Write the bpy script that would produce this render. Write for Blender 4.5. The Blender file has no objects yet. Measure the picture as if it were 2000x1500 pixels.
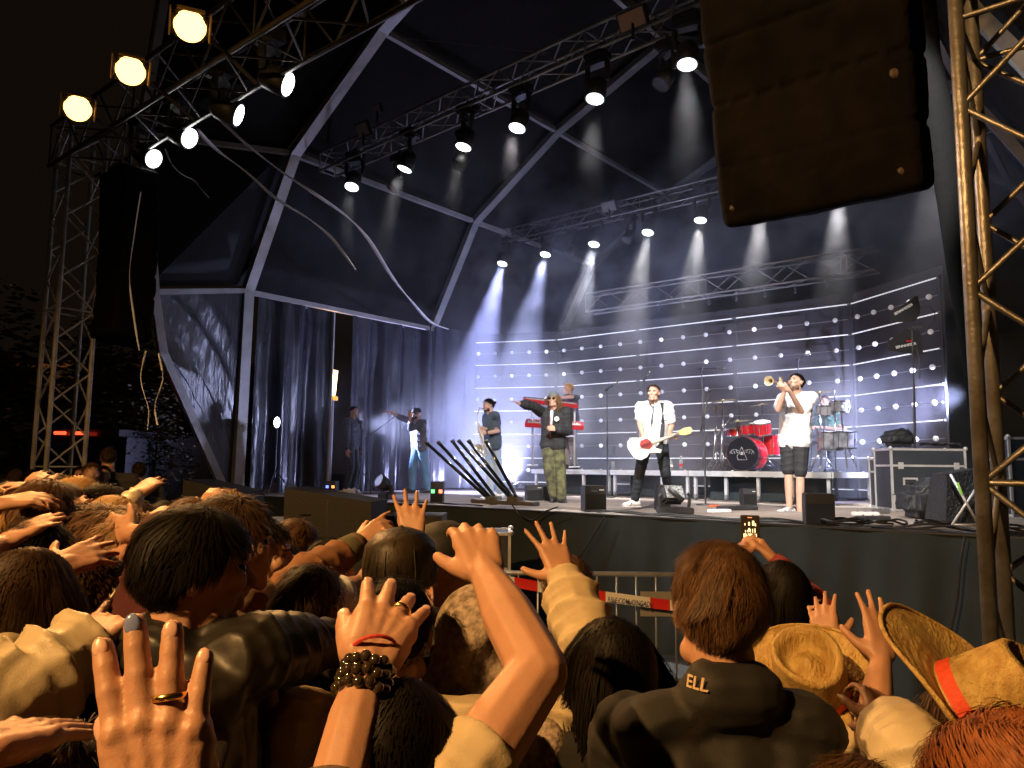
import bpy, bmesh, math, random
import numpy as np
from mathutils import Vector as V, Matrix, Quaternion, noise
R = math.radians
random.seed(7)
SC = bpy.context.scene
# ------------------------------------------------------------------ camera, world, exposure
CAM = V((0, 0, 1.9))
cd = bpy.data.cameras.new('camera'); cam = bpy.data.objects.new('camera', cd)
SC.collection.objects.link(cam); SC.camera = cam
cd.sensor_width = 36; cd.lens = 27; cd.clip_start = 0.05; cd.clip_end = 600
ROT = Matrix.Rotation(R(90 + 6.28), 3, 'X') @ Matrix.Rotation(R(0.6), 3, 'Z')
cam.matrix_world = Matrix.Translation(CAM) @ ROT.to_4x4()
w = bpy.data.worlds.new('World'); SC.world = w; w.use_nodes = True
bg = w.node_tree.nodes['Background']
bg.inputs[0].default_value = (0.42, 0.27, 0.16, 1); bg.inputs[1].default_value = 0.012
SC.view_settings.view_transform = 'Standard'; SC.view_settings.look = 'None'
SC.view_settings.exposure = 0.0; SC.view_settings.gamma = 1
SC.render.engine = 'CYCLES'
cy = SC.cycles
cy.use_denoising = True; cy.max_bounces = 5; cy.diffuse_bounces = 2; cy.glossy_bounces = 2
cy.transmission_bounces = 3; cy.volume_bounces = 0; cy.transparent_max_bounces = 6
cy.sample_clamp_indirect = 3; cy.sample_clamp_direct = 0
cy.volume_step_rate = 3; cy.volume_max_steps = 96; cy.caustics_reflective = False; cy.caustics_refractive = False
cy.use_light_tree = True

# ------------------------------------------------------------------ surveying helpers
F = 1500.0
def ray(u, v): return ROT @ V(((u - 1000) / F, -(v - 750) / F, -1))
def at(u, v, d): return CAM + ray(u, v) * d
O = V((3.9, 6.4, 0)); D = V((-.768, .640, 0)); N = V((.640, .768, 0))   # stage axes: s along the front edge, n back
ST = 1.39                                                              # stage floor height
def sp(s, n, z=ST): return O + D * s + N * n + V((0, 0, z))
def to_s(p): q = p - O; return q.dot(D), q.dot(N), p.z
def on_n(u, v, n):
    r = ray(u, v); q = CAM - O; t = (n - q.dot(N)) / r.dot(N); return CAM + r * t
def on_s(u, v, s):
    r = ray(u, v); q = CAM - O; t = (s - q.dot(D)) / r.dot(D); return CAM + r * t
def on_z(u, v, z):
    r = ray(u, v); return CAM + r * ((z - CAM.z) / r.z)
SROT = math.atan2(D.y, D.x)          # rotation whose local x runs along s, local y = -N (towards the audience)

# ------------------------------------------------------------------ materials
_M = {}
def mat(name, col, rough=.6, metal=0, bump=None, var=None, emit=0, ecol=None, sss=0, spec=None, sheen=0, alpha=None, trans=0, aniso=None, coat=0, fine=None):
    if name in _M: return _M[name]
    m = bpy.data.materials.new(name); m.use_nodes = True; _M[name] = m
    nt = m.node_tree; b = nt.nodes['Principled BSDF']; L = nt.links.new
    b.inputs['Base Color'].default_value = (*col, 1); b.inputs['Roughness'].default_value = rough
    b.inputs['Metallic'].default_value = metal
    if spec is not None: b.inputs['Specular IOR Level'].default_value = spec
    if coat: b.inputs['Coat Weight'].default_value = coat
    if sheen: b.inputs['Sheen Weight'].default_value = sheen
    if trans: b.inputs['Transmission Weight'].default_value = trans
    if sss:
        b.inputs['Subsurface Weight'].default_value = sss; b.inputs['Subsurface Radius'].default_value = (.012, .005, .003)
        b.inputs['Subsurface Scale'].default_value = 1
    if emit:
        b.inputs['Emission Color'].default_value = (*(ecol or col), 1); b.inputs['Emission Strength'].default_value = emit
    tc = nt.nodes.new('ShaderNodeTexCoord')
    if var:                                   # var=(scale, second colour, amount, stretch)
        sc_, c2, amt = var[:3]
        mp = nt.nodes.new('ShaderNodeMapping'); L(tc.outputs['Object'], mp.inputs[0])
        if len(var) > 3: mp.inputs['Scale'].default_value = var[3]
        nz = nt.nodes.new('ShaderNodeTexNoise'); nz.inputs['Scale'].default_value = sc_; nz.inputs['Detail'].default_value = 5
        L(mp.outputs[0], nz.inputs['Vector'])
        cr = nt.nodes.new('ShaderNodeValToRGB'); cr.color_ramp.elements[0].position = .5 - .5 * (1 - amt) - .02; cr.color_ramp.elements[1].position = .5 + .5 * (1 - amt) + .02
        cr.color_ramp.elements[0].position = .35; cr.color_ramp.elements[1].position = .65
        cr.color_ramp.elements[0].color = (*col, 1)
        cr.color_ramp.elements[1].color = (*[a * (1 - amt) + b_ * amt for a, b_ in zip(col, c2)], 1)
        L(nz.outputs[0], cr.inputs[0]); L(cr.outputs[0], b.inputs['Base Color'])
    if bump:                                  # bump=(scale, strength, stretch, distance)
        mp = nt.nodes.new('ShaderNodeMapping'); L(tc.outputs['Object'], mp.inputs[0])
        if len(bump) > 2 and bump[2]: mp.inputs['Scale'].default_value = bump[2]
        nz = nt.nodes.new('ShaderNodeTexNoise'); nz.inputs['Scale'].default_value = bump[0]; nz.inputs['Detail'].default_value = 6
        L(mp.outputs[0], nz.inputs['Vector'])
        bp = nt.nodes.new('ShaderNodeBump'); bp.inputs['Strength'].default_value = bump[1]
        bp.inputs['Distance'].default_value = bump[3] if len(bump) > 3 else .02
        L(nz.outputs[0], bp.inputs['Height']); L(bp.outputs[0], b.inputs['Normal'])
        if fine:
            n2_ = nt.nodes.new('ShaderNodeTexNoise'); n2_.inputs['Scale'].default_value = fine[0]; n2_.inputs['Detail'].default_value = 3; L(tc.outputs['Object'], n2_.inputs['Vector'])
            b2_ = nt.nodes.new('ShaderNodeBump'); b2_.inputs['Strength'].default_value = fine[1]; b2_.inputs['Distance'].default_value = fine[2]
            L(n2_.outputs[0], b2_.inputs['Height']); L(bp.outputs[0], b2_.inputs['Normal']); L(b2_.outputs[0], b.inputs['Normal'])
    return m

# ------------------------------------------------------------------ mesh builder
def frame(d, up=None):
    d = d.normalized(); up = up or (V((0, 0, 1)) if abs(d.z) < .95 else V((1, 0, 0)))
    x = d.cross(up).normalized(); y = x.cross(d).normalized(); return x, y, d
class MB:
    def __init__(s): s.v = []; s.f = []; s.mi = []
    def _add(s, vs, fs, mi=0):
        b = len(s.v); s.v += [tuple(v) for v in vs]; s.f += [tuple(b + i for i in f) for f in fs]; s.mi += [mi] * len(fs); return s
    def box(s, c, size, rz=0, rot=None, mi=0, ch=0):
        M = rot if rot is not None else Matrix.Rotation(rz, 3, 'Z')
        hx, hy, hz = [a / 2 for a in size]
        c = V(c)
        if ch:
            vs = []
            bm = bmesh.new(); bmesh.ops.create_cube(bm, size=1)
            for v in bm.verts: v.co = V((v.co.x * size[0], v.co.y * size[1], v.co.z * size[2]))
            bmesh.ops.bevel(bm, geom=bm.edges[:], offset=ch, segments=2, affect='EDGES')
            bm.verts.index_update()
            s._add([c + M @ v.co for v in bm.verts], [[v.index for v in f.verts] for f in bm.faces], mi); bm.free(); return s
        P = [c + M @ V((x * hx, y * hy, z * hz)) for x in (-1, 1) for y in (-1, 1) for z in (-1, 1)]
        return s._add(P, [(0, 1, 3, 2), (4, 6, 7, 5), (0, 4, 5, 1), (2, 3, 7, 6), (0, 2, 6, 4), (1, 5, 7, 3)], mi)
    def cyl(s, a, b, r0, r1=None, n=10, cap=True, mi=0):
        a = V(a); b = V(b); r1 = r0 if r1 is None else r1
        if (b - a).length < 1e-6: return s
        x, y, d = frame(b - a)
        vs = []
        for p, r in ((a, r0), (b, r1)):
            for i in range(n):
                t = 2 * math.pi * i / n; vs.append(p + x * (r * math.cos(t)) + y * (r * math.sin(t)))
        fs = [(i, (i + 1) % n, n + (i + 1) % n, n + i) for i in range(n)]
        if cap: fs += [tuple(range(n))[::-1], tuple(range(n, 2 * n))]
        return s._add(vs, fs, mi)
    def tube(s, pts, r, n=6, mi=0, flat=None):
        pts = [V(p) for p in pts]; vs = []; rr = r if isinstance(r, (list, tuple)) else [r] * len(pts)
        up = None
        for k, p in enumerate(pts):
            d = (pts[min(k + 1, len(pts) - 1)] - pts[max(k - 1, 0)])
            if d.length < 1e-7: d = V((0, 0, 1))
            x, y, d = frame(d)
            if up is not None and x.dot(up) < 0: x, y = -x, -y
            up = x
            for i in range(n):
                t = 2 * math.pi * i / n; vs.append(p + x * (rr[k] * math.cos(t)) + y * (rr[k] * math.sin(t) * (flat or 1)))
        fs = []
        for k in range(len(pts) - 1):
            fs += [(k * n + i, k * n + (i + 1) % n, (k + 1) * n + (i + 1) % n, (k + 1) * n + i) for i in range(n)]
        fs += [tuple(range(n))[::-1], tuple(range((len(pts) - 1) * n, len(pts) * n))]
        return s._add(vs, fs, mi)
    def lathe(s, c, axis, prof, n=24, up=None, sx=1, sy=1, mi=0, close=False):
        x, y, d = frame(V(axis), up); c = V(c); vs = []
        for r, h in prof:
            for i in range(n):
                t = 2 * math.pi * i / n; vs.append(c + d * h + x * (r * sx * math.cos(t)) + y * (r * sy * math.sin(t)))
        fs = []
        for k in range(len(prof) - 1):
            fs += [(k * n + i, k * n + (i + 1) % n, (k + 1) * n + (i + 1) % n, (k + 1) * n + i) for i in range(n)]
        if close: fs += [tuple(range(n))[::-1], tuple(range((len(prof) - 1) * n, len(prof) * n))]
        return s._add(vs, fs, mi)
    def ell(s, c, r, rot=None, n=14, m=9, mi=0):
        c = V(c); rot = rot or Matrix.Identity(3); r = (r, r, r) if isinstance(r, (int, float)) else r
        vs = [c + rot @ V((0, 0, -r[2]))]
        for j in range(1, m):
            ph = math.pi * j / m - math.pi / 2
            for i in range(n):
                t = 2 * math.pi * i / n; vs.append(c + rot @ V((r[0] * math.cos(ph) * math.cos(t), r[1] * math.cos(ph) * math.sin(t), r[2] * math.sin(ph))))
        vs.append(c + rot @ V((0, 0, r[2]))); fs = []
        for i in range(n): fs.append((0, 1 + (i + 1) % n, 1 + i))
        for j in range(m - 2):
            a = 1 + j * n; fs += [(a + i, a + (i + 1) % n, a + n + (i + 1) % n, a + n + i) for i in range(n)]
        a = 1 + (m - 2) * n; fs += [(a + i, a + (i + 1) % n, len(vs) - 1) for i in range(n)]
        return s._add(vs, fs, mi)
    def cap(s, a, b, r0, r1=None, n=10):          # tapered capsule
        a = V(a); b = V(b); r1 = r0 if r1 is None else r1
        d = b - a
        if d.length < 1e-5: return s.ell(a, r0, n=n, m=6)
        x, y, d = frame(d); vs = [a - d * r0]; rings = []
        for k in (-60, -30, 0): rings.append((a + d * (r0 * math.sin(R(k))), r0 * math.cos(R(k))))
        for k in (0, 30, 60): rings.append((b + d * (r1 * math.sin(R(k))), r1 * math.cos(R(k))))
        for p, r in rings:
            for i in range(n):
                t = 2 * math.pi * i / n; vs.append(p + x * (r * math.cos(t)) + y * (r * math.sin(t)))
        vs.append(b + d * r1); fs = [(0, 1 + (i + 1) % n, 1 + i) for i in range(n)]
        for j in range(5):
            q = 1 + j * n; fs += [(q + i, q + (i + 1) % n, q + n + (i + 1) % n, q + n + i) for i in range(n)]
        q = 1 + 5 * n; fs += [(q + i, q + (i + 1) % n, len(vs) - 1) for i in range(n)]
        return s._add(vs, fs)
    def quad(s, *p, mi=0): return s._add(p, [tuple(range(len(p)))], mi)
    def grid(s, fn, nu, nv, mi=0, both=None):
        vs = [fn(i / nu, j / nv) for j in range(nv + 1) for i in range(nu + 1)]
        fs = [(j * (nu + 1) + i, j * (nu + 1) + i + 1, (j + 1) * (nu + 1) + i + 1, (j + 1) * (nu + 1) + i) for j in range(nv) for i in range(nu)]
        return s._add(vs, fs, mi)
    def build(s, name, m=None, parent=None, smooth=False, loc=None):
        me = bpy.data.meshes.new(name)
        vs = s.v
        if parent is not None:
            iv = parent_world(parent).inverted(); vs = [tuple(iv @ V(v)) for v in vs]
        elif loc is not None:
            vs = [(v[0] - loc[0], v[1] - loc[1], v[2] - loc[2]) for v in vs]
        me.from_pydata(vs, [], s.f); me.validate()
        ms = m if isinstance(m, (list, tuple)) else [m]
        for q in ms: me.materials.append(q)
        if len(ms) > 1 and len(me.polygons) == len(s.mi): me.polygons.foreach_set('material_index', s.mi)
        if smooth: me.polygons.foreach_set('use_smooth', [True] * len(me.polygons))
        me.update()
        o = bpy.data.objects.new(name, me); SC.collection.objects.link(o)
        if parent is not None: o.parent = parent
        elif loc is not None: o.location = loc
        return o
def parent_world(o):
    M = o.matrix_basis.copy()
    while o.parent is not None: o = o.parent; M = o.matrix_basis @ M
    return M
def tag(o, label=None, cat=None, group=None, kind=None):
    if label: o['label'] = label
    if cat: o['category'] = cat
    if group: o['group'] = group
    if kind: o['kind'] = kind
    return o
def thing(name, loc, label, cat, group=None, rz=0, rot=None):
    o = bpy.data.objects.new(name, None); SC.collection.objects.link(o); o.empty_display_size = .1
    o.location = loc
    if rot is not None: o.rotation_euler = rot.to_euler()
    else: o.rotation_euler = (0, 0, rz)
    return tag(o, label, cat, group)
BAKE = []
def blob(mb, name, m, parent=None, vox=.008, smooth=3, disp=None, dec=None, fold=0):
    """overlapping closed shapes -> one continuous skin (voxel remesh), baked at the end"""
    o = mb.build(name, m, parent)
    r = o.modifiers.new('r', 'REMESH'); r.mode = 'VOXEL'; r.voxel_size = vox; r.use_smooth_shade = True
    if smooth:
        q = o.modifiers.new('s', 'SMOOTH'); q.factor = .5; q.iterations = smooth
    if disp:
        for k, (size, strength) in enumerate(disp):
            if k == 0 and fold:
                t = bpy.data.textures.new('t', 'CLOUDS'); t.noise_type = 'HARD_NOISE'; t.noise_scale = .17; t.noise_depth = 2
                q = o.modifiers.new('d', 'DISPLACE'); q.texture = t; q.strength = -fold * 2.2; q.texture_coords = 'LOCAL'; q.mid_level = .5
            t = bpy.data.textures.new('t', 'CLOUDS'); t.noise_scale = size; t.noise_depth = 2
            q = o.modifiers.new('d', 'DISPLACE'); q.texture = t; q.strength = strength; q.texture_coords = 'LOCAL'; q.mid_level = .5
    if dec:
        q = o.modifiers.new('e', 'DECIMATE'); q.ratio = dec
    BAKE.append(o); return o
FOLDS = {}
def wrinkle(me, M, segs, amp, seed=0):
    """press cloth creases that run across each limb or across the trunk into the mesh"""
    n = len(me.vertices); co = np.empty(n * 3); me.vertices.foreach_get('co', co); co = co.reshape(-1, 3)
    no = np.empty(n * 3); me.vertices.foreach_get('normal', no); no = no.reshape(-1, 3)
    Mn = np.array(M); P = co @ Mn[:3, :3].T + Mn[:3, 3]; rg = np.random.RandomState(seed)
    def fld(Q, f):
        v = 0
        for k in range(5):
            d = rg.normal(size=3); d /= np.linalg.norm(d); v = v + np.sin(Q @ d * f * (1 + .35 * k) + rg.uniform(0, 6.28)) / (1 + .4 * k)
        return v / 2.2
    best = np.full(n, 9.); T = np.zeros(n); J = np.zeros(n); FQ = np.zeros(n); W = np.zeros(n)
    for (a, b, fq, wt, off) in segs:
        a = np.array(a); b = np.array(b); d = b - a; L = np.linalg.norm(d); u = d / L; t = np.clip((P - a) @ u, 0, L); dist = np.linalg.norm(P - a - t[:, None] * u, axis=1)
        m = dist < best; best[m] = dist[m]; T[m] = ((P - a) @ u)[m] + off; FQ[m] = fq; W[m] = wt; 
        J[m] = np.exp(-((t[m] / L - .5) / .55) ** 2) if wt < 0 else 1
    w1 = fld(P, 14); w2 = fld(P, 9); w3 = fld(P, 30)
    x = T * FQ + w1 * 2.0 + w2 * 1.6
    r1 = (1 - np.abs(np.sin(x * .5))) ** 1.5 * 1.15
    x2 = T * FQ * 1.9 + w2 * 3.5 + w3 * .6; r2 = (1 - np.abs(np.sin(x2 * .5))) ** 2.5
    mask = np.clip(.55 + .6 * fld(P, 7), .05, 1)
    dsp = amp * ((r1 - .35) * mask + .3 * (r2 - .3) * (1.1 - mask) + .05 * w3)
    co = co + no * dsp[:, None]; me.vertices.foreach_set('co', co.reshape(-1)); me.update()
def bake_all():
    bpy.context.view_layer.update(); dg = bpy.context.evaluated_depsgraph_get()
    for o in BAKE:
        me = bpy.data.meshes.new_from_object(o.evaluated_get(dg)); old = o.data
        if len(me.polygons) == 0: print('EMPTY BLOB', o.name, o.parent and o.parent.get('label'))
        me.polygons.foreach_set('use_smooth', [True] * len(me.polygons))
        if 'segs' in FOLDS.get(o.name, {}): wrinkle(me, parent_world(o), **FOLDS[o.name])
        o.modifiers.clear(); o.data = me; bpy.data.meshes.remove(old)
def dup(root, group=None):
    def cp(o, par):
        c = o.copy(); SC.collection.objects.link(c); c.parent = par
        for ch in [x for x in SC.objects if x.parent == o]: cp(ch, c)
        return c
    return cp(root, None)
# ------------------------------------------------------------------ materials of the place
ALU = mat('aluminium', (.62, .62, .62), .45, .35, bump=(30, .1), var=(5, (.45, .44, .43), .8))
TRUSSD = mat('truss_aluminium', (.3, .285, .27), .5, .6, bump=(30, .1), var=(4, (.3, .29, .28), .8))
BLACK = mat('black_paint', (.018, .018, .019), .45, bump=(60, .1))
BLKPL = mat('black_plastic', (.02, .02, .022), .5, var=(9, (.04, .04, .04), .6))
CLOTH = mat('black_molton', (.013, .02, .021), .9, bump=(120, .25), var=(2, (.02, .028, .03), 1), fine=(500, .5, .003))
TARP = mat('black_tarpaulin', (.02, .02, .03), .24, spec=.6, bump=(5, .5, (1, 1, .2), .05), var=(3, (.035, .035, .05), .8))
MEMB = mat('tent_membrane', (.0105, .0098, .0096), .85, spec=.12, bump=(1.2, .5, None, .08), var=(.6, (.016, .015, .0145), .8))
FLOORM = mat('stage_plywood', (.36, .29, .24), .6, bump=(25, .2), var=(3, (.24, .2, .18), 1))
ASPH = mat('asphalt', (.04, .037, .034), .85, bump=(60, .6), var=(5, (.055, .05, .045), 1))
CHROME = mat('chrome', (.75, .75, .77), .18, 1)
WHITEP = mat('white_paint', (.75, .75, .75), .45)
GREYM = mat('grey_metal', (.25, .25, .26), .4, .6)
RUBBER = mat('cable_rubber', (.012, .012, .013), .5)
def emis(name, col, st): return mat(name, (.8, .8, .8), .3, emit=st, ecol=col)
LENS = emis('led_cell_lit', (1, .98, .95), 14)
LENSR = mat('lens_front', (.5, .52, .5), .15, emit=2.2, ecol=(.85, .95, 1))
FLOODE = emis('sodium_lens', (1, .52, .14), 5)

# ------------------------------------------------------------------ setting
g = MB().quad((-150, -100, 0), (150, -100, 0), (150, 200, 0), (-150, 200, 0)); tag(g.build('ground', ASPH), kind='structure')

# stage deck with its black skirt
S0, S1, NB = -4.5, 12.6, 11.0
b = MB()
pts = [sp(S0, 0), sp(S1, 0), sp(S1, NB), sp(S0, NB)]
deck = thing('stage', sp(4, 0, 0), 'wide raised stage with plywood floor and black cloth skirt', 'stage')
b = MB().box(sp((S0 + S1) / 2, NB / 2, ST - .06), (S1 - S0, NB, .12), rz=SROT); b.build('stage_floor', FLOORM, deck)
def skirt(u, v):
    s = S0 + (S1 - S0) * u; k = 1 - v
    wv = .035 * math.sin(s * 7.3 + .5 * math.sin(s * 1.3)) * (0.3 + k) + .03 * math.sin(s * 2.1 + 1) * k + .016 * math.sin(s * 19 + 3 * v) * (k + .2)
    return sp(s, -.07 - .05 * k + wv, .01 + (ST - .0) * v - .01)
b = MB().grid(skirt, 420, 10); b.build('skirt', CLOTH, deck, smooth=True)
b = MB().box(sp((S0 + S1) / 2, -.02, ST + .004), (S1 - S0, .12, .018), rz=SROT); b.build('edge_trim', BLACK, deck)
for k in range(16):
    s = S0 + 1.07 * k
    b = MB().box(sp(s, NB / 2, ST + .002), (.006, NB - .1, .004), rz=SROT) if False else None

# ------------------------------------------------------------------ trusses
def truss_geo(mb, a, b_, w=.3, h=.3, r=.024, rb=.011, step=.42, up=V((0, 0, 1)), side=None, n=8):
    a = V(a); b_ = V(b_); d = (b_ - a).normalized()
    x = (side or d.cross(up)).normalized(); y = x.cross(d).normalized()
    cs = [x * (sx * w / 2) + y * (sy * h / 2) for sx, sy in ((-1, -1), (1, -1), (1, 1), (-1, 1))]
    L = (b_ - a).length
    for c in cs: mb.cyl(a + c, b_ + c, r, n=n)
    k = max(1, round(L / step)); st = L / k
    for i in range(k):
        for j in range(4):
            c0, c1 = cs[j], cs[(j + 1) % 4]
            if i % 2: c0, c1 = c1, c0
            mb.cyl(a + d * (i * st) + c0, a + d * ((i + 1) * st) + c1, rb, n=5, cap=False)
        if i % 5 == 0:
            for j in range(4): mb.cyl(a + d * (i * st) + cs[j], a + d * (i * st) + cs[(j + 1) % 4], rb, n=5, cap=False)
    return mb
def truss(name, a, b_, label=None, group=None, m=TRUSSD, **k):
    t = thing(name, a, label, 'truss', group)
    truss_geo(MB(), a, b_, **k).build('chords_and_braces', m, t, smooth=True)
    return t
TN = -3.9
tl = on_n(115, 900, TN); tr = V((2.02, 2.88, 0))
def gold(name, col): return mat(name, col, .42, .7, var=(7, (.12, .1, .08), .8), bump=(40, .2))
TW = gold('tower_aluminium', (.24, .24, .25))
lt = thing('truss_tower', V((tl.x, tl.y, 0)), 'left truss tower with crossed braces, its foot behind the waving crowd', 'tower', 'towers of the front truss')
truss_geo(MB(), (tl.x, tl.y, .05), (tl.x, tl.y, 5.86), w=.40, h=.40, r=.027, rb=.012, step=.36, up=V((0, 1, 0)), side=D).build('mast', mat('lightened_aluminium', (.62, .6, .58), .5, .25, var=(7, (.4, .38, .36), .8)), lt, smooth=True)  # lighter aluminium than the right tower, light on the mast put into the colour
MB().box((tl.x, tl.y, .03), (.9, .9, .06), rz=SROT).build('base_plate', GREYM, lt)
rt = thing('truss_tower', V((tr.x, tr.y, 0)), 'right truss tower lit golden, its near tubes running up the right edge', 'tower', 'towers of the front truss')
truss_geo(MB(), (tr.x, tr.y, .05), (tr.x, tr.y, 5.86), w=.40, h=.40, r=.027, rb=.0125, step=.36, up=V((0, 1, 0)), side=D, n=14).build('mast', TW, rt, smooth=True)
MB().box((tr.x, tr.y, .03), (.9, .9, .06), rz=SROT).build('base_plate', GREYM, rt)
FZ = 5.72
TB = 14
sA = to_s(V((tl.x, tl.y, 0)))[0]; sB = to_s(V((tr.x, tr.y, 0)))[0]
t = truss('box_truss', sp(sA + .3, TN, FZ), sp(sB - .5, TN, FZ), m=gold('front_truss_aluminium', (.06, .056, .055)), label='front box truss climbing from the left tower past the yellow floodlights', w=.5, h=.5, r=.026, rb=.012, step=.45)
MIDN, MIDZ, BKN, BKZ = 1.0, 7.15, 6.7, 7.35
def s_at(u, n):     # s of pixel column u on plane n
    return to_s(on_n(u, 600, n))[0]
t = truss('box_truss', on_n(640, 322, MIDN), on_n(1420, -25, MIDN), 'middle box truss high under the roof carrying six lit moving lights', w=.35, h=.35, r=.025, rb=.011, step=.4)
a_ = on_n(985, 465, BKN); b_ = on_n(1420, 360, BKN); b_ = a_ + (b_ - a_) * 1.0
e_ = sp(to_s(a_)[0] - 11.2, BKN, b_.z + 0)
t = truss('box_truss', a_, sp(to_s(a_)[0] - 11.0, BKN, a_.z), 'rear box truss carrying the row of lights with smoky beams', w=.3, h=.3, r=.022, rb=.01, step=.4)
a_ = on_n(1152, 594, 7.1); b_ = on_n(1712, 514, 7.1)
lb = truss('box_truss', a_, V((b_.x, b_.y, a_.z)), 'low box truss with bare hooks above the striped backdrop', w=.35, h=.42, r=.02, rb=.01, step=.55)
hk = MB()
for i in range(7):
    p = a_ + (V((b_.x, b_.y, a_.z)) - a_) * ((i + 3) / 10.5) - V((0, 0, .22))
    q = MB().tube([p, p - V((0, 0, .1)), p + V((.03, 0, -.14)), p + V((0, 0, -.18)), p + V((-.03, 0, -.13))], .009, n=5); q.cyl(p + V((0, 0, .03)), p - V((0, 0, .04)), .03, n=8)
    q.build('clamp', GREYM, lb, smooth=True)

# ------------------------------------------------------------------ tent roof: arches, purlins, membrane
ARC = mat('arch_aluminium', (.42, .405, .4), .45, .3, var=(3, (.3, .29, .28), .8))
CS = 5.7                                       # centre line of the arches (s)
n2, n3, n4 = .4, 5.3, 10.2
EAVE = (12.0, 5.22)
k_ = to_s(on_n(575, 300, n2)); KN = (k_[0], k_[2])
k_ = to_s(on_n(746, 58, n2)); TP = (k_[0], k_[2])
PK = (CS, TP[1] + 1.1)
half = [(12.05, 0.0), EAVE, KN, TP, PK]
prof = half + [(2 * CS - s, z) for s, z in half[-2::-1]]
tent = thing('tent_roof', sp(12, n2, 0), 'black arched stage tent with pale aluminium arches and purlins', 'tent')
def beam(mb, p, q, w=.12, h=.2, ref=None, ext=0):
    p = V(p); q = V(q); d = (q - p); L = d.length; d.normalize()
    y = (ref or V((0, 0, 1))); x = d.cross(y).normalized(); y = x.cross(d).normalized()
    M = Matrix((x, y, d)).transposed()
    return mb.box((p + q) / 2, (w, h, L + ext), rot=M)
for n in (n2, n3, n4):
    mb = MB()
    for (s0, z0), (s1, z1) in zip(prof[:-1], prof[1:]):
        beam(mb, sp(s0, n, z0), sp(s1, n, z1), .13, .2, ref=N, ext=.08)
    mb.build('arch', ARC if n < 5 else mat('arch_grey', (.3, .3, .3), .45, .3, var=(3, (.2, .2, .2), .8)), tent)
for (s0, z0) in (EAVE, KN, TP, PK, prof[5], prof[6], prof[7]):
    for na, nb in ((n2, n3), (n3, n4)):
        mb = MB(); beam(mb, sp(s0, na + .12, z0 - .02), sp(s0, nb - .12, z0 - .02), .09, .09); mb.build('purlin', ARC, tent)
# front canopy rib leaning out from the foot of the first arch
fr = [on_n(395, 940, n2) , on_n(318, 690, -1.2), on_n(301, 570, -1.6), on_n(276, 262, -1.9), on_n(322, -20, -1.9)]
fr[0] = sp(12.1, .1, fr[0].z)
mb = MB()
for p, q in zip(fr[:-1], fr[1:]): beam(mb, p, q, .12, .14, ref=N, ext=.05)
mb.build('front_rib', ARC, tent)
eave2 = sp(EAVE[0], n2, EAVE[1]); knee2 = sp(KN[0], n2, KN[1])
mb = MB(); beam(mb, fr[2] + (eave2 - fr[2]) * .04, eave2 - (eave2 - fr[2]) * .03, .08, .09); mb.build('purlin', ARC, tent)
mb = MB(); beam(mb, fr[3] + (knee2 - fr[3]) * .03, knee2 - (knee2 - fr[3]) * .03, .08, .09); mb.build('purlin', ARC, tent)
mb = MB()
def memb(p0, p1, q0, q1, sag=.12):
    def f(u, v):
        a = p0.lerp(p1, u); b2 = q0.lerp(q1, u); c = a.lerp(b2, v)
        return c + V((0, 0, .13)) + D * (.12 if c.dot(D) else 0)
    mb.grid(f, 8, 8)
out = .16
for (s0, z0), (s1, z1) in list(zip(prof[1:-1], prof[2:-1])):
    dx, dz = s1 - s0, z1 - z0; l = math.hypot(dx, dz); nx, nz = dz / l, -dx / l
    if nz < 0 or (nx * (s0 - CS) < 0): nx, nz = -nx, -nz
    if nz < 0: nx, nz = -nx, -nz
    for na, nb in ((n2, n3), (n3, n4)):
        p = [sp(s0 + nx * out, na, z0 + nz * out), sp(s1 + nx * out, na, z1 + nz * out), sp(s1 + nx * out, nb, z1 + nz * out), sp(s0 + nx * out, nb, z0 + nz * out)]
        mb.quad(*p)
mb.quad(fr[2] - V((.1, 0, -.1)), eave2 - V((.12, 0, -.1)), knee2 - V((.1, 0, -.15)), fr[3] - V((.1, 0, -.1)))
top2 = sp(TP[0], n2, TP[1] + .15)
mb.quad(fr[3] - V((.1, 0, -.1)), knee2 - V((.1, 0, -.15)), top2, fr[4] + V((-.1, 0, .3)))
r1 = sp(2 * CS - TP[0], n2, TP[1] + .15); pk = sp(PK[0], n2, PK[1] + .15)
mb.quad(fr[4] + V((-.1, 0, .3)), top2, pk, sp(5, -2.2, PK[1] - .3))
mb.build('membrane', MEMB, tent)
# rear and side walls of cloth
mb = MB()
def wall(p, q, z0, z1, amp=.05, fq=9, seed=0, nu=90, sl=0, name=None):
    p = V(p); q = V(q); L = (q - p).length; dd = (q - p).normalized(); nn = V((dd.y, -dd.x, 0))
    def f(u, v):
        x = u * L
        a = amp * (math.sin(x * fq + seed + .6 * math.sin(v * 3 + x)) + .5 * math.sin(x * fq * 2.3 + seed * 2) + .35 * math.sin(x * fq * .41)) * (1 - .25 * v)
        a += .02 * noise.noise(V((x * 3, v * 5, seed)))
        return p.lerp(q, u) + nn * a + V((0, 0, z0 + (z1 - z0) * v + (sl * u * v)))
    return f
mb.grid(wall(sp(12.2, 10.3, 0), sp(-1, 10.3, 0), 0, 10.2, .03, 5, 1), 120, 12)
mb.build('rear_wall_cloth', CLOTH, tent, smooth=True)
mb = MB(); mb.grid(wall(sp(-1.0, n4, 0), sp(-1.0, n2, 0), 0, EAVE[1] + .1, .05, 5, 2), 140, 10)
mb.build('side_wall_cloth', mat('grey_cloth', (.022, .023, .028), .8, bump=(80, .2)), tent, smooth=True)
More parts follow.
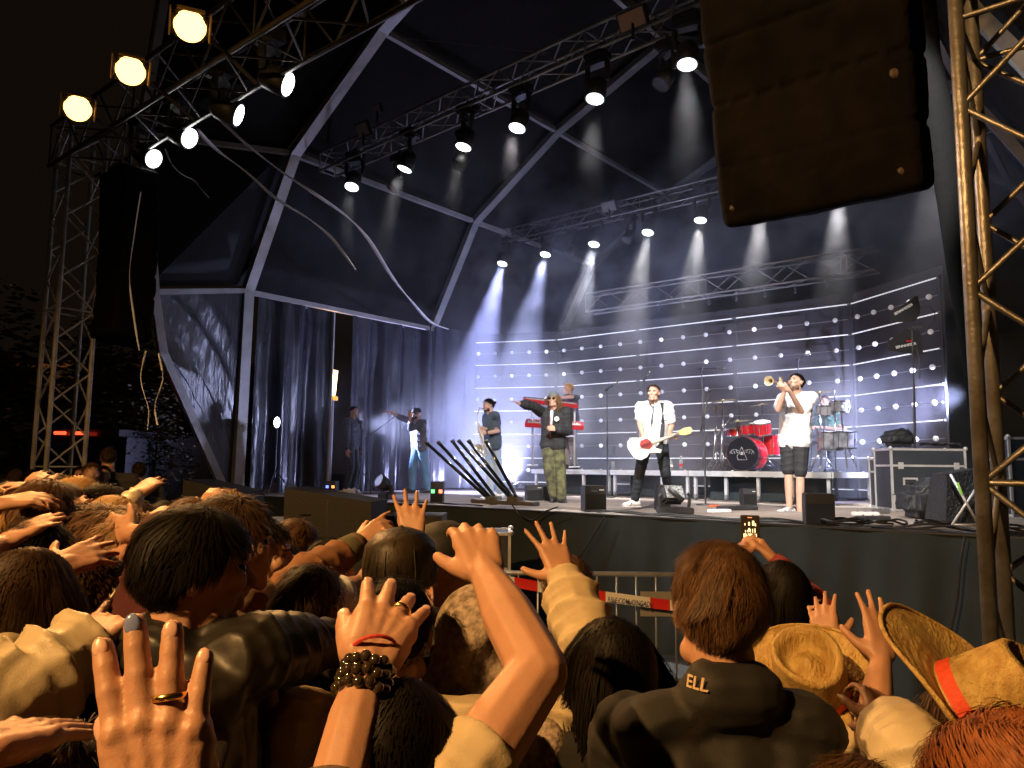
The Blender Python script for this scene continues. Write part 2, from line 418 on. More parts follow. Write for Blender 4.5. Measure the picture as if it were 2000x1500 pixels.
# left wall curtains of shiny tarpaulin with an opening
cur = MB()
cur = thing('side_curtain', sp(11.9, 1, ST), 'shiny black curtain hung in folds left of the gap in the side wall', 'curtain', 'curtains along the left wall')
sx = lambda u: to_s(on_s(u, 700, 11.85))[1]
nA, nB_ = sx(645), sx(690)
MB().grid(wall(sp(11.85, n2 + .15, 0), sp(11.85, nA, 0), .9, EAVE[1] - .12, .07, 6.5, 3, sl=0), 240, 30).build('cloth', TARP, cur, smooth=True)
mb = MB(); beam(mb, sp(11.8, nA, .9), sp(11.8, nA, EAVE[1] - .15), .09, .03, ref=N); mb.build('pale_hem', mat('webbing', (.5, .5, .52), .6), cur)
cur2 = thing('side_curtain', sp(11.9, 4, ST), 'shiny black curtain hung in folds right of the gap in the side wall', 'curtain', 'curtains along the left wall')
MB().grid(wall(sp(11.85, nB_ - .1, 0), sp(11.85, n3, 0), .9, EAVE[1] - .12, .07, 6, 7), 160, 30).build('cloth', TARP, cur2, smooth=True)
cur3 = thing('side_curtain', sp(11.9, 7, ST), 'rear side curtain lost in bluish smoke behind the saxophonist', 'curtain', 'curtains along the left wall')
MB().grid(wall(sp(11.85, n3, 0), sp(11.85, n4, 0), .9, EAVE[1] + .05, .06, 5, 9), 160, 20).build('cloth', TARP, cur3, smooth=True)
# triangular stretched curtain at the front corner
cur4 = thing('corner_curtain', sp(12, 0, ST), 'triangular black sheet stretched between the two leaning posts at the tent corner', 'curtain')
pa, pb, pc, pd = fr[2], eave2 + V((-.02, 0, -.05)), sp(12.1, n2 - .05, fr[0].z), fr[0]
def f(u, v):
    c = pd.lerp(pa, v).lerp(pc.lerp(pb, v), u)
    if v < .4:
        c = fr[0].lerp(fr[1], v / .4).lerp(pc.lerp(pb, v), u)
    else: c = fr[1].lerp(fr[2], (v - .4) / .6).lerp(pc.lerp(pb, v), u)
    w_ = math.sin(u * math.pi)
    return c + N * (.06 * w_ * (math.sin((u * 1.6 + v * 2.2) * 9) + math.sin((u * 2.5 + v * 4) * 8) * .6) + .05 * noise.noise(V((u * 9, v * 9, 3))))
MB().grid(f, 60, 90).build('cloth', TARP, cur4, smooth=True)

# black wrapped leg right of the speaker array
lg = thing('wrapped_pole', on_n(1905, 790, -.6), 'black cloth wrapped pole slanting beside the right tower', 'pole')
pp = [on_n(1800, -30, -.6), on_n(1812, 110, -.6), on_n(1835, 240, -.6), on_n(1858, 400, -.6), on_n(1878, 560, -.6), on_n(1893, 680, -.6), on_n(1905, 800, -.6), on_n(1918, 1000, -.6)]
MB().tube(pp, [.1, .1, .12, .1, .085, .06, .045, .04], n=10).build('wrap', mat('black_wrap', (.005, .005, .005), .9, spec=.1, bump=(12, .5)), lg, smooth=True)
MB().tube([on_n(1838, 330, -.65), on_n(1840, 420, -.65), on_n(1856, 480, -.65), on_n(1862, 560, -.65), on_n(1878, 640, -.65)], .012, n=5).build('cable', RUBBER, lg, smooth=True)
# ------------------------------------------------------------------ stage lights
def spot(name, p, aim, power, cone, col=(1, .97, .93), blend=.35, size=.09, parent=None):
    l = bpy.data.lights.new(name, 'SPOT'); l.energy = power; l.color = col; l.spot_size = R(cone); l.spot_blend = blend; l.shadow_soft_size = size
    o = bpy.data.objects.new(name, l); SC.collection.objects.link(o)
    d = (V(aim) - V(p)).normalized(); M = d.to_track_quat('-Z', 'Y').to_matrix().to_4x4(); M.translation = V(p) + d * .05
    if parent is not None: o.parent = parent; M = parent_world(parent).inverted() @ M
    o.matrix_basis = M; return o
def wash(p_lens, aim, label, power=500, cone=22, rad=.13, lit=True, group='moving lights hung from the trusses', name='moving_light', cells=True, col=(1, .97, .93), hang=.42, bodycol=None):
    """moving head: base box on clamp, two yoke arms, drum head, lens with LED cells"""
    p = V(p_lens); d = (V(aim) - p).normalized(); t = thing(name, p, label, 'stage light', group)
    bm_ = bodycol or BLKPL
    h = rad * 1.9; c = p - d * h; x, y, _ = frame(d)
    MB().lathe(c, d, [(0, -rad * .5), (rad * .7, -rad * .45), (rad * 1.0, 0), (rad * 1.08, h * .45), (rad * 1.12, h), (rad * 1.0, h + .005), (rad * .98, h - .01)], 20).build('head', bm_, t, smooth=True)
    # yoke
    up = V((0, 0, 1)); yx = d.cross(up); yx = yx.normalized() if yx.length > .05 else D
    top = c + V((0, 0, hang)); mb = MB()
    for s_ in (-1, 1):
        mb.tube([c + yx * (s_ * rad * 1.15), c + yx * (s_ * rad * 1.3) + up * (hang * .3), c + yx * (s_ * rad * 1.2) + up * (hang * .62)], [.03, .04, .035], n=8)
    mb.box(c + up * (hang * .68), (rad * 2.5, rad * 1.3, .07), rz=math.atan2(yx.y, yx.x), ch=.015)
    mb.build('yoke', bm_, t)
    MB().box(c + up * (hang * .9), (rad * 2.4, rad * 2.0, .13), rz=SROT, ch=.02).cyl(c + up * (hang * 1.0), c + up * (hang * 1.25), .025, n=8).build('base', bm_, t)
    ln = MB().lathe(p, d, [(0, 0), (rad * .93, 0), (rad * .93, .006)], 24); le = ln.build('lens', LENSR if lit else BLKPL, t)
    if cells and lit:
        q = MB()
        for ring, nn in ((0, 1), (.36, 6), (.7, 12)):
            for i in range(nn):
                a = 2 * math.pi * (i + .25) / nn; cc = p + d * .008 + x * (rad * ring * math.cos(a)) + y * (rad * ring * math.sin(a))
                q.lathe(cc, d, [(rad * .165, -.004), (rad * .15, .003), (0, .005)], 8)
        q.build('led_cells', LENS, le)
    if lit: spot('beam_lamp', p + d * .03, aim, power, cone, col, parent=t, size=rad * .7)
    return t
dn = V((0, 0, -1))
mids = [(687, 365), (790, 330), (905, 287), (1010, 250), (1162, 193), (1342, 126)]
words = ['first', 'second', 'third', 'fourth', 'fifth', 'sixth', 'seventh', 'eighth']
for i, (u, v) in enumerate(mids):
    p = on_n(u, v, MIDN - .12); tilt = [(-.15, -.35), (.25, -.25), (.1, -.25), (.05, -.3), (-.0, -.25), (-.05, -.2)][i]
    aim = p + dn + D * tilt[0] + N * tilt[1]
    wash(p, p + (aim - p) * 5, f'lit moving light, {words[i]} from the left on the middle truss', power=[1500, 1500, 1500, 1500, 3000, 2500][i], cone=26)
bks = [(981, 515), (1065, 497), (1160, 477), (1265, 454), (1368, 430), (1487, 404), (1640, 372)]
for i, (u, v) in enumerate(bks):
    p = on_n(u, v, BKN - .12); aim = p + dn * 5 - N * (1.7 if i < 4 else 1.3)
    wash(p, aim, f'lit moving light, {words[i]} from the left on the rear truss' + (', hidden by the hanging speakers' if i > 4 else ''), power=[9000, 8500, 4500, 2400, 2400, 2400, 2400][i], cone=23, col=[(.46, .5, 1), (.55, .6, 1), (.9, .92, 1), (1, .97, .93), (1, .97, .93), (1, .97, .93), (1, .97, .93)][i])
fts = [(300, 310, 10), (370, 270, 8), (466, 225, 7), (562, 165, 6)]
for i, (u, v, s_) in enumerate(fts):
    p = on_n(u, v, TN + .35)
    aim = p + (-D + N * (.35, .4, 1.0, .75)[i] - V((0, 0, .55))) * 6
    wash(p, aim, f'lit moving light, {words[i]} from the left on the front truss', power=380, cone=60, rad=.115)
for i in range(3):  # extra lights added out of view to light the players from the front
    p = sp(sB + .8 + 1.0 * i, TN + .3, FZ + .7)
    wash(p, sp(1.8 + 2.2 * i, 2.8, ST + 1.0), 'added moving light out of view, ' + ['first', 'second', 'third'][i] + ' from the right tower on the front truss', power=3000, cone=36, rad=.12)
# flat panel floods on the trusses (unlit, tilted)
def panel(p, label, tilt=(0, 0), size=(.34, .26), m=None, rz=SROT, out=V((0, 0, 0))):
    t = thing('panel_floodlight', p, label, 'floodlight', 'unlit panel floodlights on the trusses')
    M = Matrix.Rotation(rz, 3, 'Z') @ Matrix.Rotation(tilt[0], 3, 'X')
    MB().box(p, (size[0], .07, size[1]), rot=M, ch=.01).build('housing', BLKPL, t)
    MB().box(V(p) + M @ V((0, -.0, 0)) + M @ V((0, .037, 0)), (size[0] * .86, .006, size[1] * .8), rot=M).build('glass', m or mat('dull_glass', (.3, .27, .25), .2), t)
    MB().cyl(V(p), V(p) - V((0, 0, .28)), .02).build('bracket', BLKPL, t)
    return t
panel(on_n(1236, 38, MIDN - .3), 'orange tinted panel floodlight above the middle truss', (-.5, 0), (.42, .26), mat('amber_glass', (.5, .26, .12), .3))
panel(on_n(710, 253, MIDN - .3), 'grey panel floodlight at the left end of the middle truss', (-.5, 0))
panel(on_n(738, 212, MIDN), 'small panel floodlight highest above the left end of the middle truss', (-.5, 0), (.2, .16))
panel(on_n(989, 454, BKN - .3), 'grey panel floodlight at the left end of the rear truss', (-.5, 0), (.36, .22))
panel(on_n(1190, 403, BKN - .3), 'grey panel floodlight midway along the rear truss', (-.5, 0), (.38, .24))
# unlit drum shaped heads between the lit ones
for (u, v, n, lab) in ((893, 325, MIDN, 'dark unlit moving light under the third lamp of the middle truss'), (1290, 165, MIDN, 'dark unlit moving light beside the sixth lamp of the middle truss'), (1223, 470, BKN, 'dark unlit moving light between the lamps of the rear truss'), (1110, 500, BKN, 'dark unlit moving light below the rear truss left of the third lamp'), (765, 368, MIDN, 'dark unlit moving light left of the second lamp of the middle truss')):
    p = on_n(u, v, n); wash(p, p + dn - N * .6 + D * .3, lab, lit=False, rad=.11)
# warm floods standing on the front truss
for i, (u, v) in enumerate(((152, 213), (255, 140), (371, 53))):
    p = on_n(u, v, TN - .8); t = thing('floodlight', p, f'glaring yellow floodlight, {["lowest and leftmost", "middle one", "highest and rightmost"][i]} of the three on the front truss', 'floodlight', 'yellow floodlights on the front truss')
    d = (V((-.6, 1.5, 1.2)) - p).normalized(); x, y, _ = frame(d); M = Matrix((x, y, d)).transposed()
    MB().box(p - d * .07, (.26, .2, .12), rot=M, ch=.02).build('housing', BLKPL, t)
    MB().lathe(p - d * .005, d, [(0, .02), (.07, .017), (.115, 0), (.12, -.02)], 24).build('lens', FLOODE, t, smooth=True)
    mb = MB()
    for s_ in (-1, 1): mb.box(p + x * (s_ * .145) + y * .02, (.012, .2, .1), rot=M)
    mb.box(p + y * .13, (.2, .012, .1), rot=M); mb.build('barn_doors', mat('brass_door', (.6, .4, .15), .4, .6), t)
    MB().tube([p - d * .07, p - d * .12 + N * .3 - V((0, 0, .1)), p - d * .1 + N * .6 - V((0, 0, .25))], .018).build('bracket', BLKPL, t)
    spot('flood_lamp', p + d * .04, p + d * 5, 480, 95, (1, .50, .16), .9, .12, parent=t)
# blinders at the back left on stands, violet-white
LB = emis('blinder_lens', (.8, .82, 1), 30)
def blinder(u, v, n, foot, label, power, aim, r=.1):
    p = on_s(u, v, n) if n > 10 else on_n(u, v, n); t = thing('stand_light', V((p.x, p.y, ST)), label, 'stage light', 'bluish lights on stands')
    d = (V(aim) - p).normalized()
    MB().lathe(p - d * .12, d, [(0, -.02), (r * .8, 0), (r * 1.05, .12), (r, .12)], 20).build('housing', BLKPL, t, smooth=True)
    MB().lathe(p, d, [(0, 0.0), (r * .95, 0)], 20).build('lens', LB, t)
    mb = MB().cyl((p.x, p.y, ST + .3), (p.x, p.y, p.z - .1), .016)
    for k in range(3):
        a = 2.1 * k + .5; mb.cyl((p.x, p.y, ST + .45), (p.x + .35 * math.cos(a), p.y + .35 * math.sin(a), ST + .02), .012)
    mb.build('tripod', BLKPL, t)
    spot('blinder_lamp', p + d * .04, aim, power, 100, (.55, .6, 1), .8, .08, parent=t)
blinder(541, 825, 11.2, 0, 'round bluish light on a tripod in front of the side curtain', 500, sp(6, 3, 2.4))
blinder(708, 830, 11.25, 0, 'round bluish light on a tripod right of the dark stagehand', 2000, sp(8, 6.8, 3.0))
blinder(1897, 770, 6.2, 0, 'bluish light glaring at the right edge of the backdrop', 2600, sp(7, 7.0, 2.6))
# strobe next to the hanging speakers
p = on_n(1826, 330, BKN - 2.5); t = thing('strobe_light', p, 'bright square strobe beside the lower corner of the hanging speakers', 'stage light')
MB().box(p, (.16, .1, .24), rz=SROT, ch=.01).build('housing', BLKPL, t)
MB().box(p - N * .055, (.13, .01, .2), rz=SROT).build('lens', emis('strobe_lens', (1, .97, .9), 16), t)
MB().cyl(p + V((0, 0, .1)), p + V((0, 0, 3.2)), .012).build('cable', RUBBER, t)
spot('strobe_lamp', p - N * .1 - V((0, 0, .02)), p - N * .6 - V((0, 0, 2)), 350, 40, parent=t)
# unseen street lamp, added behind the audience to throw sodium light on the crowd
for (x_, y_, z_, pw, lab) in ((-4.8, -2.6, 6.0, 3600, 'added sodium street lamp, unseen behind the audience on the left'),):
    t = thing('added_street_lamp', (x_, y_, 0), lab, 'street lamp')
    MB().tube([(x_, y_, 0), (x_, y_, z_ - .6), (x_ + .15, y_ + .1, z_ - .1), (x_ + .6, y_ + .5, z_)], [.07, .05, .04, .035], n=10).build('pole', GREYM, t, smooth=True)
    p = V((x_ + .75, y_ + .62, z_ - .02)); MB().ell(p, (.28, .16, .08), rot=Matrix.Rotation(.7, 3, 'Z')).build('lamp_head', GREYM, t, smooth=True)
    MB().ell(p - V((0, 0, .04)), (.2, .1, .06), rot=Matrix.Rotation(.7, 3, 'Z')).build('lens', FLOODE, t, smooth=True)
    spot('added_street_light', p - V((0, 0, .12)), V((-.7, 2.3, 1.1)), pw, 104, (1, .53, .17), .7, .1, parent=t)
# warm lantern seen through the curtain gap
p = on_s(650, 745, 14.5); t = thing('street_lantern', (p.x, p.y, 0), 'warm lit street lantern seen through the curtain gap', 'street lamp')
MB().cyl((p.x, p.y, 0), (p.x, p.y, p.z - .4), .05).build('pole', GREYM, t)
MB().lathe(p - V((0, 0, .35)), (0, 0, 1), [(.06, 0), (.08, .05), (.11, .5), (.12, .62), (0, .64)], 12).build('glass', emis('lantern_glass', (1, .62, .2), 9), t, smooth=True)
MB().box(p - V((0, 0, .42)), (.24, .24, .1), ch=.01).build('collar', mat('glowing_gilt', (.7, .4, .08), .3, .3, emit=.5, ecol=(1, .5, .1)), t)  # collar given emission, lantern glow put into its material
l = bpy.data.lights.new('lantern_light', 'POINT'); l.energy = 60; l.color = (1, .6, .25); l.shadow_soft_size = .1
o = bpy.data.objects.new('lantern_light', l); SC.collection.objects.link(o); o.parent = t; o.location = (0, -.3, p.z)

# hidden violet par lamps, added on the deck to make the smoke glow
FLP = 'added violet floor lamps in the smoke'
for i, (u, n, lab) in enumerate(((875, 7.0, 'added violet floor lamp hidden in the smoke behind the capped singer'), (1012, 7.2, 'added violet floor lamp hidden in the smoke left of the long haired singer'))):
    p = sp(s_at(u, n), n, ST + .16); t = thing('added_floor_lamp', V((p.x, p.y, ST)), lab, 'stage light', FLP); aim = p + V((0, 0, 1.0)) - N * .5 - D * (.3 if not i else -.3); d = (aim - p).normalized()
    MB().lathe(p - d * .12, d, [(0, -.02), (.07, 0), (.09, .12), (.085, .12)], 16).build('housing', BLKPL, t, smooth=True); MB().lathe(p, d, [(0, 0), (.08, 0)], 16).build('lens', emis('violet_lens', (.5, .5, 1), 6), t)
    MB().tube([p - d * .06 + D * .1, p - V((0, 0, .15)) + D * .1, p - V((0, 0, .15)) - D * .1, p - d * .06 - D * .1], .01).build('bracket', BLKPL, t)
    spot('added_par_lamp', p + d * .03, aim, (2600, 1300)[i], 150, (.5, .52, 1), .9, .14, parent=t)
# ------------------------------------------------------------------ backdrop of light battens
WN = 7.5
PL = [V((-1.02, 19.1, 0)), sp(9.93, WN, 0), sp(3.1, WN, 0), V((6.84, 12.07, 0))]
TUBE = emis('lit_tube', (.92, .93, 1), .65)
BULB = emis('frosted_bulb', (.93, .95, 1), .15); BULB2 = emis('frosted_bulb_bright', (.95, .96, 1), .9)
ZT = 5.03; dz = .575
bkc = thing('backdrop_cloth', sp(6.5, WN + .3, ST), 'dark backdrop cloth behind the rows of light battens', 'backdrop')
mb = MB()
for a, b_, k in zip(PL[:-1], PL[1:], range(3)):
    a2, b2 = a + N * .25, b_ + N * .25
    mb.grid(wall(a2, b2, ST, ZT + .25, .012, 5, k), 60, 6)
mb.build('cloth', mat('backdrop_fabric', (.03, .028, .034), .8, bump=(100, .2), var=(1.2, (.045, .04, .046), 1)), bkc, smooth=True)
# paler printed panel in the middle of the cloth
a = sp(8.3, WN + .2, ST + .2); b_ = sp(3.4, WN + .2, ST + .2)
mb = MB().grid(wall(sp(8.35, WN + .2, 0), sp(4.0, WN + .2, 0), ST + .3, ZT - .05, .006, 5, 1), 60, 4)
mb.build('brown_panel', mat('backdrop_brown', (.045, .033, .037), .8, bump=(100, .2)), bkc, smooth=True)
for k, pnl in enumerate(('left', 'centre', 'right')):
    a, b_ = PL[k], PL[k + 1]; d = (b_ - a); L = d.length; d.normalize()
    for r_ in range(7):
        z = ZT - r_ * dz
        for (q0, q1) in (((0, L),) if k != 1 else ((0, L / 3), (L / 3, 2 * L / 3), (2 * L / 3, L))):
            t = thing('light_tube', a + d * q0 + V((0, 0, z)), f'thin white light tube, row {["one", "two", "three", "four", "five", "six", "seven"][r_]} of the {pnl} backdrop panel' if k != 1 else f'thin white light tube on the {["left", "middle", "right"][round(q0 / (L / 3))]} third of the centre panel, row {["one", "two", "three", "four", "five", "six", "seven"][r_]}', 'light tube', 'light tubes across the backdrop')
            MB().cyl(a + d * (q0 + .03) + V((0, 0, z)), a + d * (q1 - .03) + V((0, 0, z)), .0115, n=6).build('tube', TUBE, t)
            mb = MB()
            for e in (q0 + .03, q1 - .03): mb.cyl(a + d * (e - .015) + V((0, 0, z)), a + d * (e + .015) + V((0, 0, z)), .024, n=6)
            mb.build('end_caps', GREYM, t)
    nb = (5, 13, 5)[k]
    for r_ in range(6):
        z = ZT - (r_ + .5) * dz
        t = thing('bulb_batten', a + V((0, 0, z)), f'row of round frosted bulbs, {["top", "second", "third", "fourth", "fifth", "lowest"][r_]} one of the {pnl} backdrop panel', 'light batten', 'bulb battens across the backdrop')
        MB().cyl(a + d * .05 + V((0, 0, z)), a + d * (L - .05) + V((0, 0, z)), .008, n=5).build('wire_rail', GREYM, t)
        for i in range(nb):
            p = a + d * (L * (i + .5) / nb) + V((0, 0, z)); MB().ell(p - N * .05, .046, n=10, m=7).build('bulb', BULB2 if (k * 7 + r_ * 5 + i * 3) % 11 < 2 else BULB, t, smooth=True)
    # uprights that carry the tubes
for j, (i0, fr_) in enumerate(((0, 0), (1, 0), (1, 1 / 3), (1, 2 / 3), (2, 0), (2, 1))):
    p = PL[i0].lerp(PL[i0 + 1], fr_); t = thing('upright_pole', p + N * .08 + V((0, 0, ST)), f'slim dark upright, {["leftmost", "second from left", "third from left", "third from right", "second from right", "rightmost"][j]} of those carrying the backdrop tubes', 'pole', 'uprights of the backdrop')
    MB().cyl(p + N * .08 + V((0, 0, ST)), p + N * .08 + V((0, 0, ZT + .05)), .02, n=8).build('pole', BLKPL, t); MB().box(p + N * .08 + V((0, 0, ST + .01)), (.3, .3, .02), rz=SROT).build('foot', BLACK, t)
# ------------------------------------------------------------------ hanging speaker arrays
COVER = mat('speaker_cover', (.0025, .0024, .0024), .9, spec=.08, bump=(8, .5, None, .03), var=(3, (.008, .006, .0055), 1))
def array(c_top, c_bot, w_, dp, label, k=6, mats=COVER, curve=0):
    t = thing('speaker_array', c_top, label, 'loudspeaker', 'covered speaker arrays hanging from the front truss')
    ax = (c_bot - c_top); L = ax.length / k
    mb = MB()
    for i in range(k):
        f0 = i / k; f1 = (i + 1) / k
        a = c_top.lerp(c_bot, f0) - N * curve * f0 * f0; b2 = c_top.lerp(c_bot, f1) - N * curve * f1 * f1
        d = (b2 - a).normalized(); x = D.copy(); y = d.cross(x).normalized(); M = Matrix((x, y, d)).transposed()
        mb.box((a + b2) / 2, (w_, dp, L * 1.02), rot=M, ch=.02)
    blob(mb, 'cover', mats, t, vox=.016, smooth=2, disp=((.45, .035), (.12, .005)))
    for s_, f0 in ((-1, .74), (-1, .97), (1, .97)):
        p = c_top.lerp(c_bot, f0) + D * (s_ * w_ * .42) - N * (dp * .5 - .01); MB().ell(p, (.03, .02, .03), n=8, m=6).build('rigging_pin', mat('steel_pin', (.09, .07, .06), .5, .5), t)
    MB().cyl(c_top, c_top + V((0, 0, .9)), .02).cyl(c_top + D * w_ * .3, c_top + D * w_ * .3 + V((0, 0, .9)), .01).build('chain', GREYM, t)
    return t
tn = TN + .1
tb = tn + .45; bl, br = on_n(1430, 452, tb), on_n(1822, 358, tb); tl2, tr2 = on_n(1372, 40, tn), on_n(1790, -70, tn)
cb = (bl + br) / 2; ct = (tl2 + tr2) / 2; cb.z = (bl.z + br.z) / 2
array(ct + V((0, 0, .9)) - N * .1, cb, (bl - br).length * .98, .34, 'big dark covered speaker array hanging in front of the stage on the right', k=6)
cb = on_n(262, 668, tn + .1); ct = on_n(252, 335, tn + .1)
array(V((ct.x, ct.y, ct.z - .02)), cb, .62, .42, 'dark covered speaker array hanging beside the left tower', k=8, mats=mat('speaker_cover_left', (.004, .004, .005), .9, spec=.06, bump=(8, .4, None, .03)), curve=.15)
# ribbons and streamers
STR = mat('streamer_paper', (.9, .9, .9), .7)
def streamer(pts, n, label, r=.045, taper=1):
    P = [on_n(u, v, nn) for (u, v), nn in zip(pts, n)]
    # catmull
    Q = []
    for i in range(len(P) - 1):
        p0, p1, p2, p3 = P[max(i - 1, 0)], P[i], P[i + 1], P[min(i + 2, len(P) - 1)]
        for k in range(6):
            t_ = k / 6; Q.append(.5 * ((2 * p1) + (p2 - p0) * t_ + (2 * p0 - 5 * p1 + 4 * p2 - p3) * t_ ** 2 + (3 * p1 - p0 - 3 * p2 + p3) * t_ ** 3))
    Q.append(P[-1]); o = MB().tube(Q, [r * (.35 + .65 * abs(math.sin(i * .21 + 1))) for i in range(len(Q))], n=5, flat=.25).build('paper_streamer', STR, loc=Q[0]); 
    for p in o.data.polygons: p.use_smooth = True
    return tag(o, label, 'streamer', 'white streamers caught under the roof')
streamer([(383, 252), (420, 290), (480, 335), (540, 388), (600, 425), (645, 462), (675, 500), (695, 527)], [-2.5, -2, -1.5, -1, -.5, 0, .3, .5], 'white streamer trailing down to a frayed tip left of the middle arch')
streamer([(405, 210), (480, 280), (550, 335), (620, 382), (680, 425), (720, 468), (765, 540), (805, 590), (840, 628), (876, 643)], [-2.5, -2, -1.5, -1, 0, 1, 2, 3, 4, 4.6], 'longest white streamer running down to the foot of the rear arch')
streamer([(322, 290), (335, 320), (355, 340), (378, 352), (392, 368), (408, 386)], [-3, -3, -2.8, -2.6, -2.5, -2.5], 'short white streamer below the second front lamp', .014)
streamer([(275, 375), (262, 460), (253, 540), (262, 620), (272, 685)], [TN + .0] * 5, 'pale ribbon hanging down the left speaker array', .012)
for (pts, lab) in (([(285, 685), (275, 740), (290, 800), (288, 840)], 'pale ribbon dangling under the left speaker array, nearest the tower'), ([(310, 690), (318, 740), (303, 790), (308, 830)], 'pale ribbon dangling under the left speaker array, nearest the tent post')):
    streamer(pts, [TN + .1] * 4, lab, .012)
# safety wires across the roof
for i, (pts, ns) in enumerate((([(1028, 0), (1050, 60), (1062, 108)], (1, 1, 1)), ([(790, 75), (940, 90), (1075, 104)], (n2, n2 + .3, MIDN)))):
    P = [on_n(u, v, n) for (u, v), n in zip(pts, ns)]
    tag(MB().tube(P, .006, n=4).build('safety_wire', GREYM), ['thin steel wire dropping to the middle truss', 'thin steel wire from the arch joint to the middle truss'][i], 'wire')
# ------------------------------------------------------------------ people
def skin(name, col, r=.5): return mat(name, col, r, var=(14, tuple(c * .78 for c in col), .5), bump=(60, .28, None, .003), sss=.12, fine=(500, .25, .001))
SK = skin('skin_tan', (.44, .235, .15)); SK2 = skin('skin_fair', (.55, .33, .24)); SKN = skin('skin_nail', (.62, .38, .3), .25)
def fab(name, col, r=.85, b=.5, sc=18, sheen=.0, var=None): return mat(name, col, r, bump=(sc, b * .5, None, .006), fine=(450, .4, .0015), sheen=sheen, var=var or (5, tuple(c * .7 for c in col), .7))
def hairm(name, col, hi=1.9): return mat(name, col, .55, var=(70, tuple(min(c * hi, .9) for c in col), 1, (1, 1, .25)), spec=.22 if col[0] > .01 else .1)
H_BLACK = hairm('hair_black', (.006, .0045, .0035), 1.3); H_BROWN = hairm('hair_brown', (.06, .03, .015)); H_DARK = hairm('hair_dark_brown', (.028, .015, .009))
H_BLOND = hairm('hair_blond', (.36, .21, .08), 1.5); H_AUB = hairm('hair_auburn', (.15, .048, .016), 1.8); H_LIGHT = hairm('hair_light_brown', (.16, .09, .04), 1.6)

def hand(mb, W, d, n, side, k=1.0, spread=1.0, curl=(.15, .15, .15, .2), thumb=.7, tips=None, fat=1.0):
    """palm, four unequal fingers with knuckle bends, thumb from the side of the palm. d fingers, n back of hand."""
    W = V(W); d = V(d).normalized(); n = (V(n) - d * V(n).dot(d)).normalized()
    t = -d.cross(n) if side == 'R' else d.cross(n)          # towards the thumb
    if not isinstance(curl, (tuple, list)): curl = (curl,) * 4
    f = fat * k
    off = (.031, .0105, -.0105, -.030); ml = (.088, .092, .087, .078); ln = (.074, .083, .077, .059); rad = (.0088, .0092, .0088, .0076)
    mcp = []
    for i in range(4):
        m_ = W + d * (ml[i] * k) + t * (off[i] * k); mcp.append(m_)
        mb.cap(W + d * (.012 * k) + t * (off[i] * .62 * k), m_, .0165 * f, .0115 * f)
        a = (off[i] / .031) * .16 * spread; dd = (d * math.cos(a) + t * math.sin(a)).normalized()
        c = curl[i]; p = m_; ang = 0; r = rad[i] * f
        for j, fr in enumerate((.46, .30, .24)):
            ang += c * (1.0, 1.15, .8)[j] * (1.0 if j else .8)
            e = dd * math.cos(ang) - n * math.sin(ang); q = p + e * (ln[i] * fr * k)
            mb.cap(p, q, r * (1.12 if j == 0 else 1.03), r * .93, n=10); p = q; r *= .93
            mb.ell(q, r * 1.09, n=8, m=6) if j < 2 else None
        if tips is not None: tips.append((p.copy(), e.copy(), (n * math.cos(ang) + dd * math.sin(ang)).normalized(), r))
        if tips is not None: tips.append(('pip', m_ + (dd * math.cos(c * .8) - n * math.sin(c * .8)) * (ln[i] * .28 * k), (dd * math.cos(c * .8) - n * math.sin(c * .8)), rad[i] * f))
    for i in range(4): mb.ell(mcp[i] + n * .0035 * f, .0108 * f, n=8, m=6); mb.cap(W + d * .02 * k + t * (off[i] * .35 * k) + n * .0125 * f, mcp[i] + n * .008 * f, .0035 * f, .0045 * f, n=6)
    mb.cap(mcp[0] - d * .012 * k, mcp[3] - d * .012 * k, .0125 * f)
    mb.ell(W + d * .045 * k - n * .006 * k, (.034 * f, .042 * f, .0155 * f), rot=Matrix((t, d, n)).transposed())
    # thumb
    b0 = W + d * .016 * k + t * .02 * k - n * .006 * k
    td = (d * (1 - .55 * thumb) + t * (.35 + .75 * thumb) - n * .25).normalized()
    b1 = b0 + td * .038 * k; td2 = (td + d * .35).normalized(); b2 = b1 + td2 * .028 * k; td3 = (td2 + d * .3 - n * .05).normalized(); b3 = b2 + td3 * .018 * k
    mb.cap(b0, b1, .019 * f, .0135 * f); mb.cap(b1, b2, .0125 * f, .011 * f); mb.cap(b2, b3, .011 * f, .0092 * f)
    if tips is not None: tips.append((b3.copy(), td3.copy(), (n + t * .5).normalized(), .0095 * f))
    return mb

